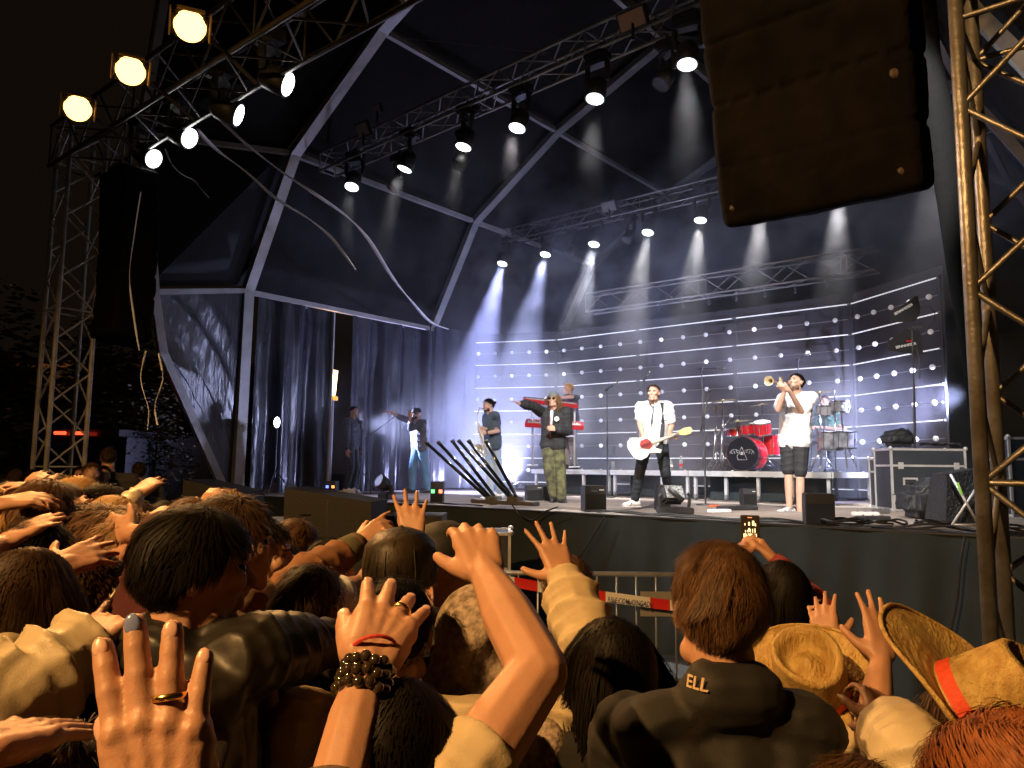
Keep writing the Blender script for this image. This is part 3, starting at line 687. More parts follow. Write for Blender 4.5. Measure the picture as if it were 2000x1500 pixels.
def hairline(x, y, z, low=0, front=0):
    low = (low + .13) * (1 if y < -.25 else 0)
    zt = (-.75 + (y + 1) * .5) if y < 0 else (-.25 + y * .9)
    return z > zt - low + (front if y > 0 else 0)
def make_hair(C, ax, m, parent, style='short', n=1200, w=.0022, length=None, seed=1, R_=(.081, .101, .096), low=0, lift=1.0, name='hair', cen=V((0, -.006, .014)), front=0, part=None):
    rt, fw, up = ax; M = Matrix((rt, fw, up)).transposed(); rnd = random.Random(seed); mb = MB(); C = V(C) + M @ cen
    L = length or {'short': .045, 'messy': .06, 'long': .34, 'bob': .17, 'curly': .16, 'crop': .014}[style]
    RV = V(R_)
    # scalp cap
    nu, nv = 36, 22; idx = {}; vs = []; fs = []
    for j in range(nv + 1):
        th = math.pi * j / nv
        for i in range(nu):
            ph = 2 * math.pi * i / nu; d = V((math.sin(th) * math.cos(ph), math.sin(th) * math.sin(ph), math.cos(th)))
            nz = noise.noise(d * 2.7 + V((seed, 0, 0))) * .03 + noise.noise(d * 9 + V((seed, 0, 0))) * .02
            q = V((d.x * RV.x, d.y * RV.y, d.z * RV.z)) * (.985 + nz + (.03 if style in ('messy', 'curly', 'bob', 'long') else 0))
            vs.append(C + M @ q); idx[(i, j)] = (len(vs) - 1, hairline(d.x, d.y, d.z, low, front))
    for j in range(nv):
        for i in range(nu):
            a, b_, c, e = idx[(i, j)], idx[((i + 1) % nu, j)], idx[((i + 1) % nu, j + 1)], idx[(i, j + 1)]
            if a[1] and b_[1] and c[1] and e[1]: fs.append((a[0], e[0], c[0], b_[0]))
    mb._add(vs, fs)
    if style in ('long', 'bob'):     # inner mass so that no background shows through the strands
        zz = -L * .62
        def f(u, v):
            a = math.pi * (1.0 + u) - .35 + u * .7; rr = 1.0 - .1 * v + .04 * math.sin(a * 7 + seed)
            return C + M @ V((math.cos(a) * RV.x * rr, math.sin(a) * RV.y * rr - .0 * v, -.02 + (zz + .02) * v))
        mb.grid(f, 24, 6)
    ncap = len(mb.f); qb = 1.07 if style in ('messy', 'curly', 'bob', 'long') else 1.01
    crown = V((.28, .22, .93)).normalized(); nseg = {'short': 4, 'messy': 5, 'long': 10, 'bob': 7, 'curly': 24, 'crop': 2}[style]
    k = 0; tries = 0
    clump = [V((rnd.gauss(0, 1), rnd.gauss(0, 1), rnd.gauss(0, 1))).normalized() for _ in range(70)]
    cdir = [V((rnd.gauss(0, 1), rnd.gauss(0, 1), rnd.gauss(0, .5))) for _ in range(70)]
    while k < n and tries < n * 6:
        tries += 1
        d = V((rnd.gauss(0, 1), rnd.gauss(0, 1), rnd.gauss(0, 1))).normalized()
        if not hairline(d.x, d.y, d.z, low, front): continue
        k += 1
        ci = max(range(70), key=lambda q: clump[q].dot(d)) if n <= 2500 or k % 1 == 0 else 0
        cj = cdir[ci]; l_ = L * rnd.uniform(.7, 1.1) * ((.4 + .6 * max(0, min(1, (d.z + .7) / .8))) if style in ('short', 'messy') else 1); st = l_ / nseg; r0 = qb + rnd.uniform(0, .05)
        p = V((d.x * RV.x, d.y * RV.y, d.z * RV.z)) * r0; pl = []
        dirn = (d - crown); ph0 = rnd.uniform(0, 6.28)
        for j in range(nseg + 1):
            o_ = V((p.x / RV.x ** 2, p.y / RV.y ** 2, p.z / RV.z ** 2)).normalized(); pl.append((p.copy(), o_.copy()))
            dd = V((p.x / RV.x, p.y / RV.y, p.z / RV.z)); fl = dd - crown; fl = fl - o_ * fl.dot(o_)
            if fl.length < .05: fl = V((cj.x, cj.y, 0))
            fl.normalize(); g = V((0, 0, -1)); t_ = j / nseg
            if style in ('short', 'messy', 'crop'):
                s_ = .28 if style == 'short' else .55
                fly = 1.0 if k % 14 else 3.2
                v = fl + cj * (.27 if style == 'short' else .5) * (.5 + t_) + o_ * (s_ * lift * (1 - t_) * fly) + g * .15
                if part is not None: v += V(part) * .8
            elif style in ('long', 'bob'):
                below = p.z < 0
                if d.y > .15 and p.z > -.09: fl = (fl * .3 + V((math.copysign(1.0, d.x), -.35, 0)) * 1.0).normalized()
                elif p.y > -.02 and abs(p.x) < RV.x * .95: fl = (fl + V((math.copysign(1.5, d.x), -.4, 0))).normalized()
                v = (fl * .5 + g * (1.0 if below else .6) + cj * .08 + (o_ * (.15 - .25 * t_ if below else .02)))
                if below and style == 'bob': v -= o_ * .2 * t_
            else:
                a = ci * 1.7 + (ph0 * .12) + j * .62; x_ = fl.cross(o_); v = fl * .55 + g * .45 + (x_ * math.cos(a) + o_ * math.sin(a)) * .85 + cj * .12 + o_ * .06
            v = v + V((rnd.gauss(0, .05), rnd.gauss(0, .05), rnd.gauss(0, .05)))
            p = p + v.normalized() * st
            q = V((p.x / RV.x, p.y / RV.y, p.z / RV.z)); ql = q.length
            if ql < qb and ql > .01: p = p / ql * qb
        b0 = len(mb.v); m2 = len(pl)
        for j, (q, o_) in enumerate(pl):
            tn_ = (pl[min(j + 1, m2 - 1)][0] - pl[max(j - 1, 0)][0])
            sd = tn_.cross(o_)
            if sd.length < 1e-6: sd = V((1, 0, 0))
            sd.normalize(); ww = w * (1 - .75 * (j / (m2 - 1))) * .5
            mb.v.append(tuple(C + M @ (q + sd * ww))); mb.v.append(tuple(C + M @ (q - sd * ww)))
        for j in range(m2 - 1): mb.f.append((b0 + 2 * j, b0 + 2 * j + 1, b0 + 2 * j + 3, b0 + 2 * j + 2)); mb.mi.append(0)
    mb.mi = [1 if i < ncap else 0 for i in range(len(mb.f))]
    return mb.build(name, [m, mat(m.name + '_base', tuple(m.node_tree.nodes['Principled BSDF'].inputs['Base Color'].default_value[:3]), .9, spec=.05)], parent, smooth=True)

def bend(S, W, lu, lf, hint):
    S = V(S); W = V(W); d = W - S; L = d.length
    if L >= (lu + lf) * .999: return S + d * (lu / (lu + lf))
    x = (lu * lu - lf * lf + L * L) / (2 * L); h = math.sqrt(max(0, lu * lu - x * x)); u = d / L
    hv = V(hint) - u * V(hint).dot(u); hv = hv.normalized() if hv.length > 1e-4 else V((0, 0, -1))
    return S + u * x + hv * h

class Person:
    pass
def person(label, pos, face, H=1.75, arms=None, legs=None, skinm=SK, top=None, bottom=None, shoes=None, hair=None, vox=.009, group=None, head=None,
           headdir=None, sleeve='long', topdisp=None, build=1.0, shoulder_h=None, eyes=False, lower=True, hem=.90, beard=None, neckline=True, fatarm=1.0, hk=1.0, name='person', shorts=False, legfat=1, top_vox=None, collar=False, toplen=0, body_dec=None, sleeve_fat=1.0, cuff=None, fold=1):
    k = H / 1.75; pos = V(pos); fa = V((face[0], face[1], 0)).normalized(); rt = V((fa.y, -fa.x, 0)); up = V((0, 0, 1)); P = Person()
    W = lambda x, y, z: pos + rt * (x * k) + fa * (y * k) + up * (z * k)
    root = thing(name, pos, label, 'person', group, rz=math.atan2(fa.y, fa.x) - math.pi / 2); P.root = root
    hd = V(headdir).normalized() if headdir is not None else fa
    hr = hd.cross(up).normalized(); hu = hr.cross(hd).normalized(); P.hax = (hr, hd, hu)
    C = V(head) if head is not None else W(0, .02, 1.63); P.C = C
    kk = k * hk
    def Hd(x, y, z): return C + (hr * x + hd * y + hu * z) * kk
    P.Hd = Hd
    hM = Matrix((hr, hd, hu)).transposed()
    lean = C - W(0, .02, 1.63); 
    def T(x, y, z): return W(x, y, z) + lean * max(0, min(1, (z - .95) / .65))     # torso follows the head
    P.T = T
    b = MB(); bw = build
    sh = {'R': T(.185 * bw, -.01, 1.425), 'L': T(-.185 * bw, -.01, 1.425)}
    arms = arms or {}
    for s_ in 'RL':
        if s_ in arms and arms[s_] and 's' in arms[s_]: sh[s_] = V(arms[s_]['s'])
    # head
    b.ell(Hd(0, -.008, .02), (.073 * kk, .091 * kk, .086 * kk), hM); b.ell(Hd(0, .02, -.03), (.058 * kk, .068 * kk, .088 * kk), hM)
    b.cap(Hd(-.035, .03, -.085), Hd(.035, .03, -.085), .027 * kk); b.ell(Hd(0, .07, -.1), .02 * kk); b.cap(Hd(-.04, .062, -.02), Hd(.04, .062, -.02), .026 * kk)
    b.cap(Hd(-.03, .079, .022), Hd(.03, .079, .022), .0125 * kk); b.cap(Hd(0, .088, .008), Hd(0, .105, -.026), .0075 * kk, .0125 * kk)
    b.cap(Hd(-.016, .083, -.058), Hd(.016, .083, -.058), .0085 * kk); b.cap(Hd(-.014, .081, -.07), Hd(.014, .081, -.07), .008 * kk)
    for s_ in (-1, 1):
        b.ell(Hd(s_ * .074, -.012, -.012), (.008 * kk, .019 * kk, .03 * kk), hM); b.ell(Hd(s_ * .079, -.02, .0), (.006 * kk, .012 * kk, .02 * kk), hM)
    b.cap(Hd(0, -.015, -.075), T(0, -.01, 1.45), .054 * k * (.93 + .07 * bw), .06 * k * bw)
    # trunk
    tb = .78 if top else 1
    b.cap(sh['L'], sh['R'], .055 * k * tb); b.cap(T(-.09, 0, 1.36), T(-.06, 0, 1.08), .085 * k * tb); b.cap(T(.09, 0, 1.36), T(.06, 0, 1.08), .085 * k * tb)
    b.cap(T(-.06, 0, 1.08), W(-.075, 0, .93), .085 * k, .095 * k); b.cap(T(.06, 0, 1.08), W(.075, 0, .93), .085 * k, .095 * k); b.cap(T(0, 0, 1.4), W(0, 0, .95), .085 * k * tb)
    b.cap(T(0, -.015, 1.46), T(-.12 * bw, -.015, 1.425), .05 * k, .045 * k * tb); b.cap(T(0, -.015, 1.46), T(.12 * bw, -.015, 1.425), .05 * k, .045 * k * tb)
    tp = MB(); tp2 = MB(); P.joint = {}; P.tips = {}
    fa_ = fatarm
    lo = (.018 if sleeve != 'tight' else .008)
    for s_ in 'RL':
        sg = 1 if s_ == 'R' else -1; a = arms.get(s_) or {}
        w_ = V(a['w']) if 'w' in a else W(.25 * sg, .05, .86); S = sh[s_]
        e = V(a['e']) if 'e' in a else bend(S, w_, .29 * k, .255 * k, a.get('hint', rt * (.4 * sg) - fa * .5 - up * .6))
        P.joint[s_] = (S, e, w_); ka = a.get('k', k)
        b.cap(S, e, .047 * ka * fa_, .037 * ka * fa_); b.cap(e, w_.lerp(e, .45), .038 * ka * fa_, .036 * ka * fa_); b.cap(w_.lerp(e, .45), w_, .036 * ka * fa_, .0235 * ka * fa_)
        fd = (w_ - e).normalized(); hd_ = V(a.get('d', fd)); hn = V(a.get('n', rt * sg + up * .1)); tips = []
        b.cap(w_, w_ + hd_.normalized() * .03 * ka, .0235 * ka * fa_, .02 * ka)
        hand(b, w_, hd_, hn, s_, ka * a.get('hs', 1.0), a.get('spread', 1), a.get('curl', .25), a.get('thumb', .6), tips, a.get('fat', 1.0)); P.tips[s_] = tips
        sl = a.get('sleeve', sleeve); t_ = tp; sf = sleeve_fat * a.get('sf', 1)
        if sl in ('long', 'tight'):
            t_.cap(S, e, (.056 + lo) * ka * sf, (.042 + lo) * ka * sf); t_.cap(e, e.lerp(w_, .95), (.044 + lo) * ka * sf, (.028 + lo * .6) * ka * (1 + (sf - 1) * .4))
            if sf > 1.1: t_.cap(e.lerp(w_, .1), e.lerp(w_, .72), (.044 + lo) * ka * sf, (.042 + lo) * ka * sf)
        elif sl == 'push': t_.cap(S, e, .07 * ka, .06 * ka); t_.cap(e, e.lerp(w_, .35), .06 * ka, .052 * ka)
        elif sl == 'short': t_.cap(S, S.lerp(e, .68), .07 * ka, .07 * ka)
        elif sl == 'cap': t_.cap(S, S.lerp(e, .2), .07 * ka, .066 * ka)
    # legs
    legs = legs or {}
    tr = MB(); P.leg = {}
    for s_ in 'RL':
        sg = 1 if s_ == 'R' else -1; a = legs.get(s_) or {}
        hp = W(.09 * sg, 0, .92); an = V(a['a']) if 'a' in a else W(.1 * sg, -.02, .085)
        kn = V(a['k']) if 'k' in a else bend(hp, an, .43 * k, .42 * k, fa); P.leg[s_] = (hp, kn, an)
        b.cap(hp, kn, .08 * k, .052 * k); b.cap(kn, kn.lerp(an, .4), .05 * k, .052 * k); b.cap(kn.lerp(an, .4), an, .052 * k, .036 * k)
        td = V(a.get('t', fa)); td.z = 0; td.normalize(); b.cap(an - up * .03 * k, an + td * .13 * k - up * .05 * k, .036 * k, .028 * k)
        if shorts: tr.cap(hp, hp.lerp(kn, .92), .108 * k, .085 * k)
        else: tr.cap(hp, kn, .1 * k, .07 * k * legfat); tr.cap(kn, an + up * .02, .07 * k * legfat, .056 * k * legfat)
        if shoes:
            q = MB().cap(an - td * .035 * k - up * .035 * k, an + td * .05 * k - up * .03 * k, .046 * k, .045 * k).cap(an + td * .05 * k - up * .04 * k, an + td * .15 * k - up * .052 * k, .043 * k, .034 * k)
            so = blob(q, 'shoe', shoes, root, .008, 2)
            zz = an.z - .085 * k
            M_ = Matrix((td.cross(up), td, up)).transposed()
            MB().box(an + td * .055 * k + up * (-.078 * k), (.088 * k, .27 * k, .02), rot=M_, ch=.008).build('sole', WHITEP if shoes.name != 'black_shoe' else BLKPL, so)
    P.body = blob(b, 'body', skinm, root, vox, 3, dec=body_dec)
    if bottom:
        tr.cap(W(-.07, 0, .93), W(.07, 0, .93), .108 * k, .108 * k); tr.cap(W(-.05, 0, 1.0), W(.05, 0, 1.0), .108 * k); blob(tr, 'shorts' if shorts else 'trousers', bottom, root, max(vox, .009), 3); sg_ = []
        for s_ in 'RL': h_, kn_, an_ = P.leg[s_]; sg_ += [(tuple(h_), tuple(kn_), 70, 1, 0), (tuple(kn_), tuple(an_), 80, 1, (kn_ - h_).length)]
        FOLDS[BAKE[-1].name] = dict(segs=sg_, amp=.0065, seed=len(BAKE))
    if top:
        g = k * (1 + (bw - 1) * .5)
        tp.cap(sh['L'].lerp(T(0, 0, 1.4), .06), sh['R'].lerp(T(0, 0, 1.4), .06), .073 * g)
        for s_ in (-1, 1):
            tp.cap(T(.09 * s_ * bw, 0, 1.35), T(.075 * s_ * bw, 0, 1.08), .108 * g, .112 * g); tp.cap(T(.075 * s_ * bw, 0, 1.08), W(.085 * s_ * bw, 0, hem + .06), .112 * g, .118 * g)
            tp.cap(T(.03 * s_, -.012, 1.455), T(.15 * s_ * bw, -.015, 1.435), .055 * g, .058 * g)
        tp.cap(T(0, 0, 1.36), W(0, 0, hem + .07), .11 * g)
        if collar: tp.cap(T(-.03, -.03, 1.49), T(.03, -.03, 1.49), .062 * g)
        P.top = blob(tp, 'jacket' if sleeve_fat > 1.05 or collar else 'shirt', top, root, top_vox or max(vox, .008), 3, disp=topdisp or ((.14, .016),))
        sg_ = []
        for s_ in 'RL':
            S, e, w2 = P.joint[s_]; L1_ = (e - S).length
            sg_ += [(tuple(S), tuple(e), 85, 1, 0), (tuple(e), tuple(w2), 85, 1, L1_)]
        sg_ += [(tuple(T(0, 0, 1.35)), tuple(W(.03, 0, hem + .05)), 42, 1, 0)]
        FOLDS[P.top.name] = dict(segs=sg_, amp=.0125 * fold * (1.35 if sleeve_fat > 1.05 else 1), seed=len(BAKE))
    if hair: 
        h = dict(hair); hm = h.pop('m'); P.hair = make_hair(C, P.hax, hm, root, R_=tuple(v * kk for v in h.pop('R_', (.081, .101, .096))), cen=V((0, -.006, .014)) * kk, **h)
    if beard:
        q = MB().cap(Hd(-.045, .03, -.08), Hd(.045, .03, -.08), .03 * kk).ell(Hd(0, .068, -.095), (.03 * kk, .026 * kk, .03 * kk), hM).cap(Hd(-.02, .088, -.047), Hd(.02, .088, -.047), .007 * kk)
        blob(q, 'beard', beard, root, .006, 1, disp=((.01, .006),))
    if eyes:
        for s_ in (-1, 1): MB().ell(Hd(s_ * .03, .077, .0), (.014 * kk, .009 * kk, .0075 * kk), hM).build('eye', mat('eye_dark', (.03, .02, .015), .2), root, smooth=True)
        for s_ in (-1, 1): MB().cap(Hd(s_ * .016, .091, .018), Hd(s_ * .045, .08, .02), .004 * kk).build('eyebrow', H_DARK, root, smooth=True)
    return P
def nails(P, s_, m=SKN, k=1.0, special=None):
    j = 0
    for t in P.tips[s_]:
        if t[0] == 'pip': continue
        p, e, n_, r = t; x = e.cross(n_).normalized()
        M_ = Matrix((x, e, n_)).transposed()
        MB().ell(p + n_ * r * .8 - e * r * .15, (r * .7, r * 1.0, r * .22), M_, n=12, m=8).build('fingernail', special if (special is not None and j == 1) else m, P.root, smooth=True); j += 1
def ring(P, s_, idx, m=None, r=1.0):
    q = [t for t in P.tips[s_] if t[0] == 'pip'][idx]; _, p, e, rr = q
    MB().lathe(p - e * .003, e, [(rr * 1.12 * r, 0), (rr * 1.3 * r, .0005), (rr * 1.3 * r, .0055), (rr * 1.12 * r, .006), (rr * 1.12 * r, 0)], 20).build('ring', m or mat('gold', (.9, .6, .2), .2, 1), P.root, smooth=True)
# ------------------------------------------------------------------ the band
GP = 'musicians on stage'
def perf(u, vtop, H, zf=ST):
    d = (zf + H - 1.9) * F / 1.0; hz = 915 + (u - 1000) * .0105
    d = (zf + H - 1.9) * F / (hz - vtop); p = at(u, hz, d); return V((p.x, p.y, zf)), d
W_SH = fab('white_cotton', (.78, .78, .8), .8, .5, 14); DENIM = fab('light_denim', (.42, .5, .6), .85, .5, 40); DENIM2 = fab('blue_denim', (.12, .25, .42), .85, .5, 40)
BLKF = fab('black_fabric', (.02, .022, .026), .8, .5, 20); SLATE = fab('slate_polo', (.06, .085, .11), .85, .4, 20); OLIVE = fab('olive_cargo', (.13, .13, .06), .85, .9, 12, var=(11, (.035, .035, .02), 1)); GREYT = fab('grey_tshirt', (.08, .09, .11), .85, .4, 20)
WSHOE = mat('white_leather', (.8, .8, .8), .5); BSHOE = mat('black_shoe', (.02, .02, .02), .5); KSHOE = mat('patterned_shoe', (.06, .06, .07), .6, var=(30, (.8, .8, .8), 1))
# 1 trumpeter
p, d = perf(1553, 722, 1.83)
fc = V((-.75, -.66, 0)); X = lambda u, v, dd=0: at(u, v, d + dd)
P = person('trumpet player in white t-shirt and black shorts, head raised, eyes closed', p, fc, 1.83, dict(
    R=dict(e=X(1520, 800, -.28), w=X(1532, 764, -.42), d=(-.5, -.3, .5), n=(-.8, -.5, -.1), curl=.9, sleeve='short'),
    L=dict(e=X(1568, 808, -.1), w=X(1541, 762, -.36), d=(-.7, -.3, .4), n=(.3, -.9, .2), curl=.9, sleeve='short')),
    skinm=SK2, top=W_SH, bottom=BLKF, shorts=True, shoes=KSHOE, hair=dict(m=H_BLACK, style='short', n=900), sleeve='short', vox=.007, group=GP, headdir=(-.8, -.42, .28), head=X(1556, 746), eyes=True, hem=.80, build=1.08, beard=hairm('stubble', (.1, .06, .04)),
    legs=dict(R=dict(a=X(1542, 992) * 1, t=(-1, -.3, 0)), L=dict(a=X(1562, 1001, -.1), t=(-.9, -.6, 0))))
for s_ in 'RL': pass
BR = mat('brass', (.8, .68, .45), .22, .7, bump=(8, .05))
tpt = thing('trumpet', X(1535, 750, -.4), 'silver-gold trumpet held up to the lips of the player in white', 'trumpet')
m0 = P.Hd(0, .1, -.06); b0 = X(1501, 744, -.55); dd_ = (b0 - m0).normalized(); Lt = (b0 - m0).length
MB().lathe(m0, dd_, [(.011, 0), (.004, .03), (.007, .06), (.007, Lt * .5), (.012, Lt * .72), (.022, Lt * .86), (.04, Lt * .95), (.062, Lt), (.060, Lt + .002), (.03, Lt * .93), (.012, Lt * .8)], 20).build('bell_and_leadpipe', BR, tpt, smooth=True)
x_, y_, _ = frame(dd_); mb = MB(); c = m0 + dd_ * Lt * .35
mb.tube([c + y_ * -.0, c + dd_ * .16, c + dd_ * .18 - y_ * .03, c + dd_ * .16 - y_ * .06, c - y_ * .06, c - dd_ * .03 - y_ * .03, c], .006, n=8)
mb.build('tuning_slide', BR, tpt, smooth=True)
for i in range(3):
    q = c + dd_ * (.03 + .028 * i); MB().cyl(q + y_ * .045, q - y_ * .09, .011, n=10).cyl(q + y_ * .045, q + y_ * .065, .004).cyl(q + y_ * .065, q + y_ * .07, .009).build('valve', BR, tpt, smooth=True)
# 2 bassist
p, d = perf(1277, 745, 1.66); X = lambda u, v, dd=0: at(u, v, d + dd)
P = person('bass player in white short sleeved shirt with loose black tie and strap, legs spread', p, (-.3, -1, 0), 1.72, dict(
    R=dict(e=X(1250, 828, -.0), w=X(1256, 851, -.22), d=(.2, -.2, -.8), n=(-.3, -1, .1), curl=.5, sleeve='short'),
    L=dict(e=X(1312, 832, -.0), w=X(1306, 848, -.24), d=(.35, -.3, -.1), n=(.3, -.8, .5), curl=.8, sleeve='short')),
    skinm=SK2, top=W_SH, bottom=fab('black_jeans', (.018, .025, .035), .7, .4, 30), shoes=WSHOE, hair=dict(m=H_DARK, style='short', n=900, front=.12), sleeve='short', vox=.007, group=GP, head=X(1277, 767), eyes=True, headdir=(-.55, -1, .1), hem=.84, build=1.02,
    legs=dict(R=dict(a=X(1240, 978), k=X(1248, 930, -.05), t=(-1, -.35, 0)), L=dict(a=X(1308, 972, .1), k=X(1300, 925, -.1), t=(.5, -1, 0))))
mb = MB().tube([P.Hd(-.02, .06, -.13), P.T(-.01, .125, 1.38), P.T(.0, .145, 1.3), P.T(.01, .15, 1.2), P.T(.015, .15, 1.14)], [.018, .012, .016, .024, .018], n=8, flat=.3)
mb.tube([P.Hd(.05, .05, -.12), P.T(.0, .13, 1.39)], .012, n=6, flat=.4).build('necktie', BLKF, P.root, smooth=True)
for q in (P.leg['R'][2],):
    mb = MB()
    for i in range(3): mb.box(q + V((-.06 - .03 * i, -.055, -.045)), (.012, .012, .05), rot=Matrix.Rotation(.5, 3, 'Y'))
    mb.build('shoe_stripes', BLKF, P.root)
g = thing('bass_guitar', X(1262, 872, -.3), 'white bass guitar with red pickguard and pale maple headstock', 'guitar')
a = X(1258, 872, -.33); b_ = X(1326, 846, -.34); dg = (b_ - a).normalized(); nn = V((-.25, -1, .1)).normalized(); sd = dg.cross(nn).normalized(); nn = sd.cross(dg)
def plate(mb, c, out, th):
    top_ = [c + dg * x + sd * y + nn * th for x, y in out]; bot = [c + dg * x + sd * y for x, y in out]; n_ = len(out)
    return mb._add(top_ + bot, [tuple(range(n_)), tuple(range(n_, 2 * n_))[::-1]] + [(i, n_ + i, n_ + (i + 1) % n_, (i + 1) % n_) for i in range(n_)])
body = [(-.19, .02), (-.17, .1), (-.1, .15), (-.02, .14), (.03, .105), (.09, .12), (.16, .15), (.185, .12), (.13, .075), (.12, .035), (.12, -.03), (.13, -.07), (.17, -.1), (.16, -.13), (.1, -.125), (.03, -.1), (-.04, -.13), (-.12, -.16), (-.18, -.12), (-.2, -.05)]
plate(MB(), a - nn * .02, body, .042).build('guitar_body', mat('cream_lacquer', (.78, .76, .7), .25, coat=.5), g)
plate(MB(), a + nn * .0235, [(-.02, -.08), (.07, -.08), (.1, -.03), (.1, .04), (.04, .06), (-.03, .02), (-.05, -.03)], .004).build('pickguard', mat('tortoise_red', (.28, .03, .03), .25), g)
mb = MB(); mb.cyl(a + dg * .1 + nn * .028, b_, .026, .02, n=8); mb.build('neck', mat('maple', (.62, .55, .45), .4), g, smooth=True)
plate(MB(), b_, [(0, .025), (.05, .05), (.13, .055), (.17, .03), (.16, -.02), (.08, -.035), (0, -.025)], .018).build('headstock', mat('maple_light', (.72, .55, .12), .35), g)
mb = MB()
for i in range(4): mb.ell(b_ + dg * (.04 + .035 * i) + sd * .075, .012, n=6, m=5)
mb.build('tuners', CHROME, g); mb = MB()
for i in range(4): mb.cyl(a - dg * .12 + nn * .035 + sd * (-.018 + .012 * i), b_ + nn * .025 + sd * (-.018 + .012 * i), .0018, n=4)
mb.build('strings', CHROME, g)
tag(MB().tube([a + dg * .17 + sd * .12, P.T(-.13, .11, 1.15), P.T(-.13, .14, 1.3), P.T(-.11, .06, 1.48), P.T(-.08, -.08, 1.46), P.T(0, -.15, 1.3), P.T(.15, -.15, 1.05), a - dg * .18], .026, n=8, flat=.15).build('guitar_strap', BLKF), 'black strap over the shoulder of the bass player', 'strap')
# 3 long haired singer
p, d = perf(1080, 757, 1.76); X = lambda u, v, dd=0: at(u, v, d + dd)
P = person('long haired singer in grey beanie and sunglasses, arm stretched sideways, olive trousers', p, (-.35, -1, 0), 1.74, dict(
    R=dict(e=X(1043, 794, -.12), w=X(1017, 788, -.25), d=(-1, -.2, .3), n=(0, -.2, 1), curl=.12, spread=1.5, thumb=1),
    L=dict(e=X(1109, 842, -.05), w=X(1085, 838, -.22), d=(-.8, -.3, .1), n=(0, -.9, .3), curl=.8)),
    skinm=SK2, top=BLKF, bottom=OLIVE, shoes=BSHOE, hair=dict(m=H_LIGHT, style='long', n=1200, length=.34, w=.004), vox=.007, group=GP, head=X(1081, 780), headdir=(-.4, -1, .08), hem=.82, sleeve='long', sleeve_fat=1.25, collar=True, legfat=1.35, build=1.08,
    legs=dict(R=dict(a=X(1081, 970), t=(-.2, -1, 0)), L=dict(a=X(1097, 975, -.1), t=(.3, -1, 0))))
hr, hdd, hu = P.hax; hM = Matrix((hr, hdd, hu)).transposed()
MB().lathe(P.Hd(0, -.005, .02), hu, [(.087, 0), (.09, .03), (.08, .07), (.05, .098), (0, .108)], 20, up=hdd, sx=.95, sy=1.12).build('beanie', fab('grey_knit', (.13, .15, .16), .9, .8, 60), P.root, smooth=True)
for s_ in (-1, 1): MB().ell(P.Hd(s_ * .032, .092, .002), (.026, .007, .022), hM).build('sunglass_lens', mat('dark_lens', (.015, .012, .008), .08), P.root, smooth=True)
MB().tube([P.Hd(-.08, 0, .006), P.Hd(-.06, .08, .008), P.Hd(0, .097, .01), P.Hd(.06, .08, .008), P.Hd(.08, 0, .006)], .003, n=5).build('sunglass_frame', mat('gold', (.9, .6, .2), .2, 1), P.root)
MB().cap(P.T(0, .1, 1.42), P.T(0, .128, 1.22), .028, .02).build('white_shirt', W_SH, P.root, smooth=True)
c = P.T(-.09, .13, 1.3); MB().lathe(c - V((0, 0, 0)), (-.35, -1, .1), [(.0, .012), (.038, .012), (.038, 0)], 16).build('round_badge', WHITEP, P.root)
MB().lathe(c, (-.35, -1, .1), [(.0, .0145), (.016, .0145), (.016, .012)], 3).build('badge_mark', BLKF, P.root)
MB().tube([P.Hd(0, .04, -.13), P.T(.01, .14, 1.3), P.T(.01, .15, 1.12), P.T(.0, .15, 1.0)], .006, n=5).build('lanyard', mat('pink_cord', (.5, .1, .2), .6), P.root)
# 4 saxophonist
p, d = perf(962, 768, 1.8); X = lambda u, v, dd=0: at(u, v, d + dd)
P = person('saxophone player with dark tied hair and beard in slate polo shirt and pale jeans', p, (-1, -.42, 0), 1.8, dict(
    R=dict(e=X(972, 842, -.2), w=X(949, 846, -.3), d=(-.8, -.2, .3), n=(.2, -1, 0), curl=.7, sleeve='short'),
    L=dict(e=X(972, 835, .12), w=X(948, 838, -.1), d=(-.9, -.1, .2), n=(.2, 1, .3), curl=.7, sleeve='short')),
    skinm=SK2, top=SLATE, bottom=DENIM, shoes=WSHOE, hair=dict(m=H_BLACK, style='short', n=900), sleeve='short', vox=.007, group=GP, head=X(954, 791), eyes=True, legfat=1.25, build=1.12, headdir=(-1, -.45, -.12), hem=.84, beard=H_DARK,
    legs=dict(R=dict(a=X(957, 968), t=(-1, -.5, 0)), L=dict(a=X(976, 962, .2), t=(-1, -.1, 0))))
MB().ell(P.Hd(0, -.115, .03), .03).build('hair_bun', H_BLACK, P.root, smooth=True)
MB().lathe(P.joint['R'][2] + (P.joint['R'][1] - P.joint['R'][2]) * .06, P.joint['R'][1] - P.joint['R'][2], [(.034, -.012), (.036, 0), (.034, .012)], 12).build('wristwatch', BLKPL, P.root)
sx_ = thing('saxophone', X(938, 850, -.3), 'silver saxophone held down from the lips of the player in slate polo', 'saxophone')
SIL = mat('silver_lacquer', (.72, .7, .62), .25, .55)
m0 = P.Hd(0, .1, -.06); pts = [m0, m0 + V((-.06, -.03, .02)), X(932, 812, -.3), X(933, 826, -.32), X(940, 850, -.34), X(946, 872, -.34), X(948, 886, -.34), X(943, 893, -.36), X(938, 886, -.4), X(937, 878, -.44)]
mb = MB().tube(pts, [.008, .01, .013, .016, .024, .03, .036, .042, .048, .055], n=12)
mb.build('sax_body', SIL, sx_, smooth=True)
q = pts[-1]; MB().lathe(q - V((0, 0, .03)), (-.35, -.9, .35), [(.05, 0), (.058, .04), (.075, .075), (.1, .1), (.098, .102), (.07, .08), (.04, .03)], 24).build('bell', SIL, sx_, smooth=True)
mb = MB()
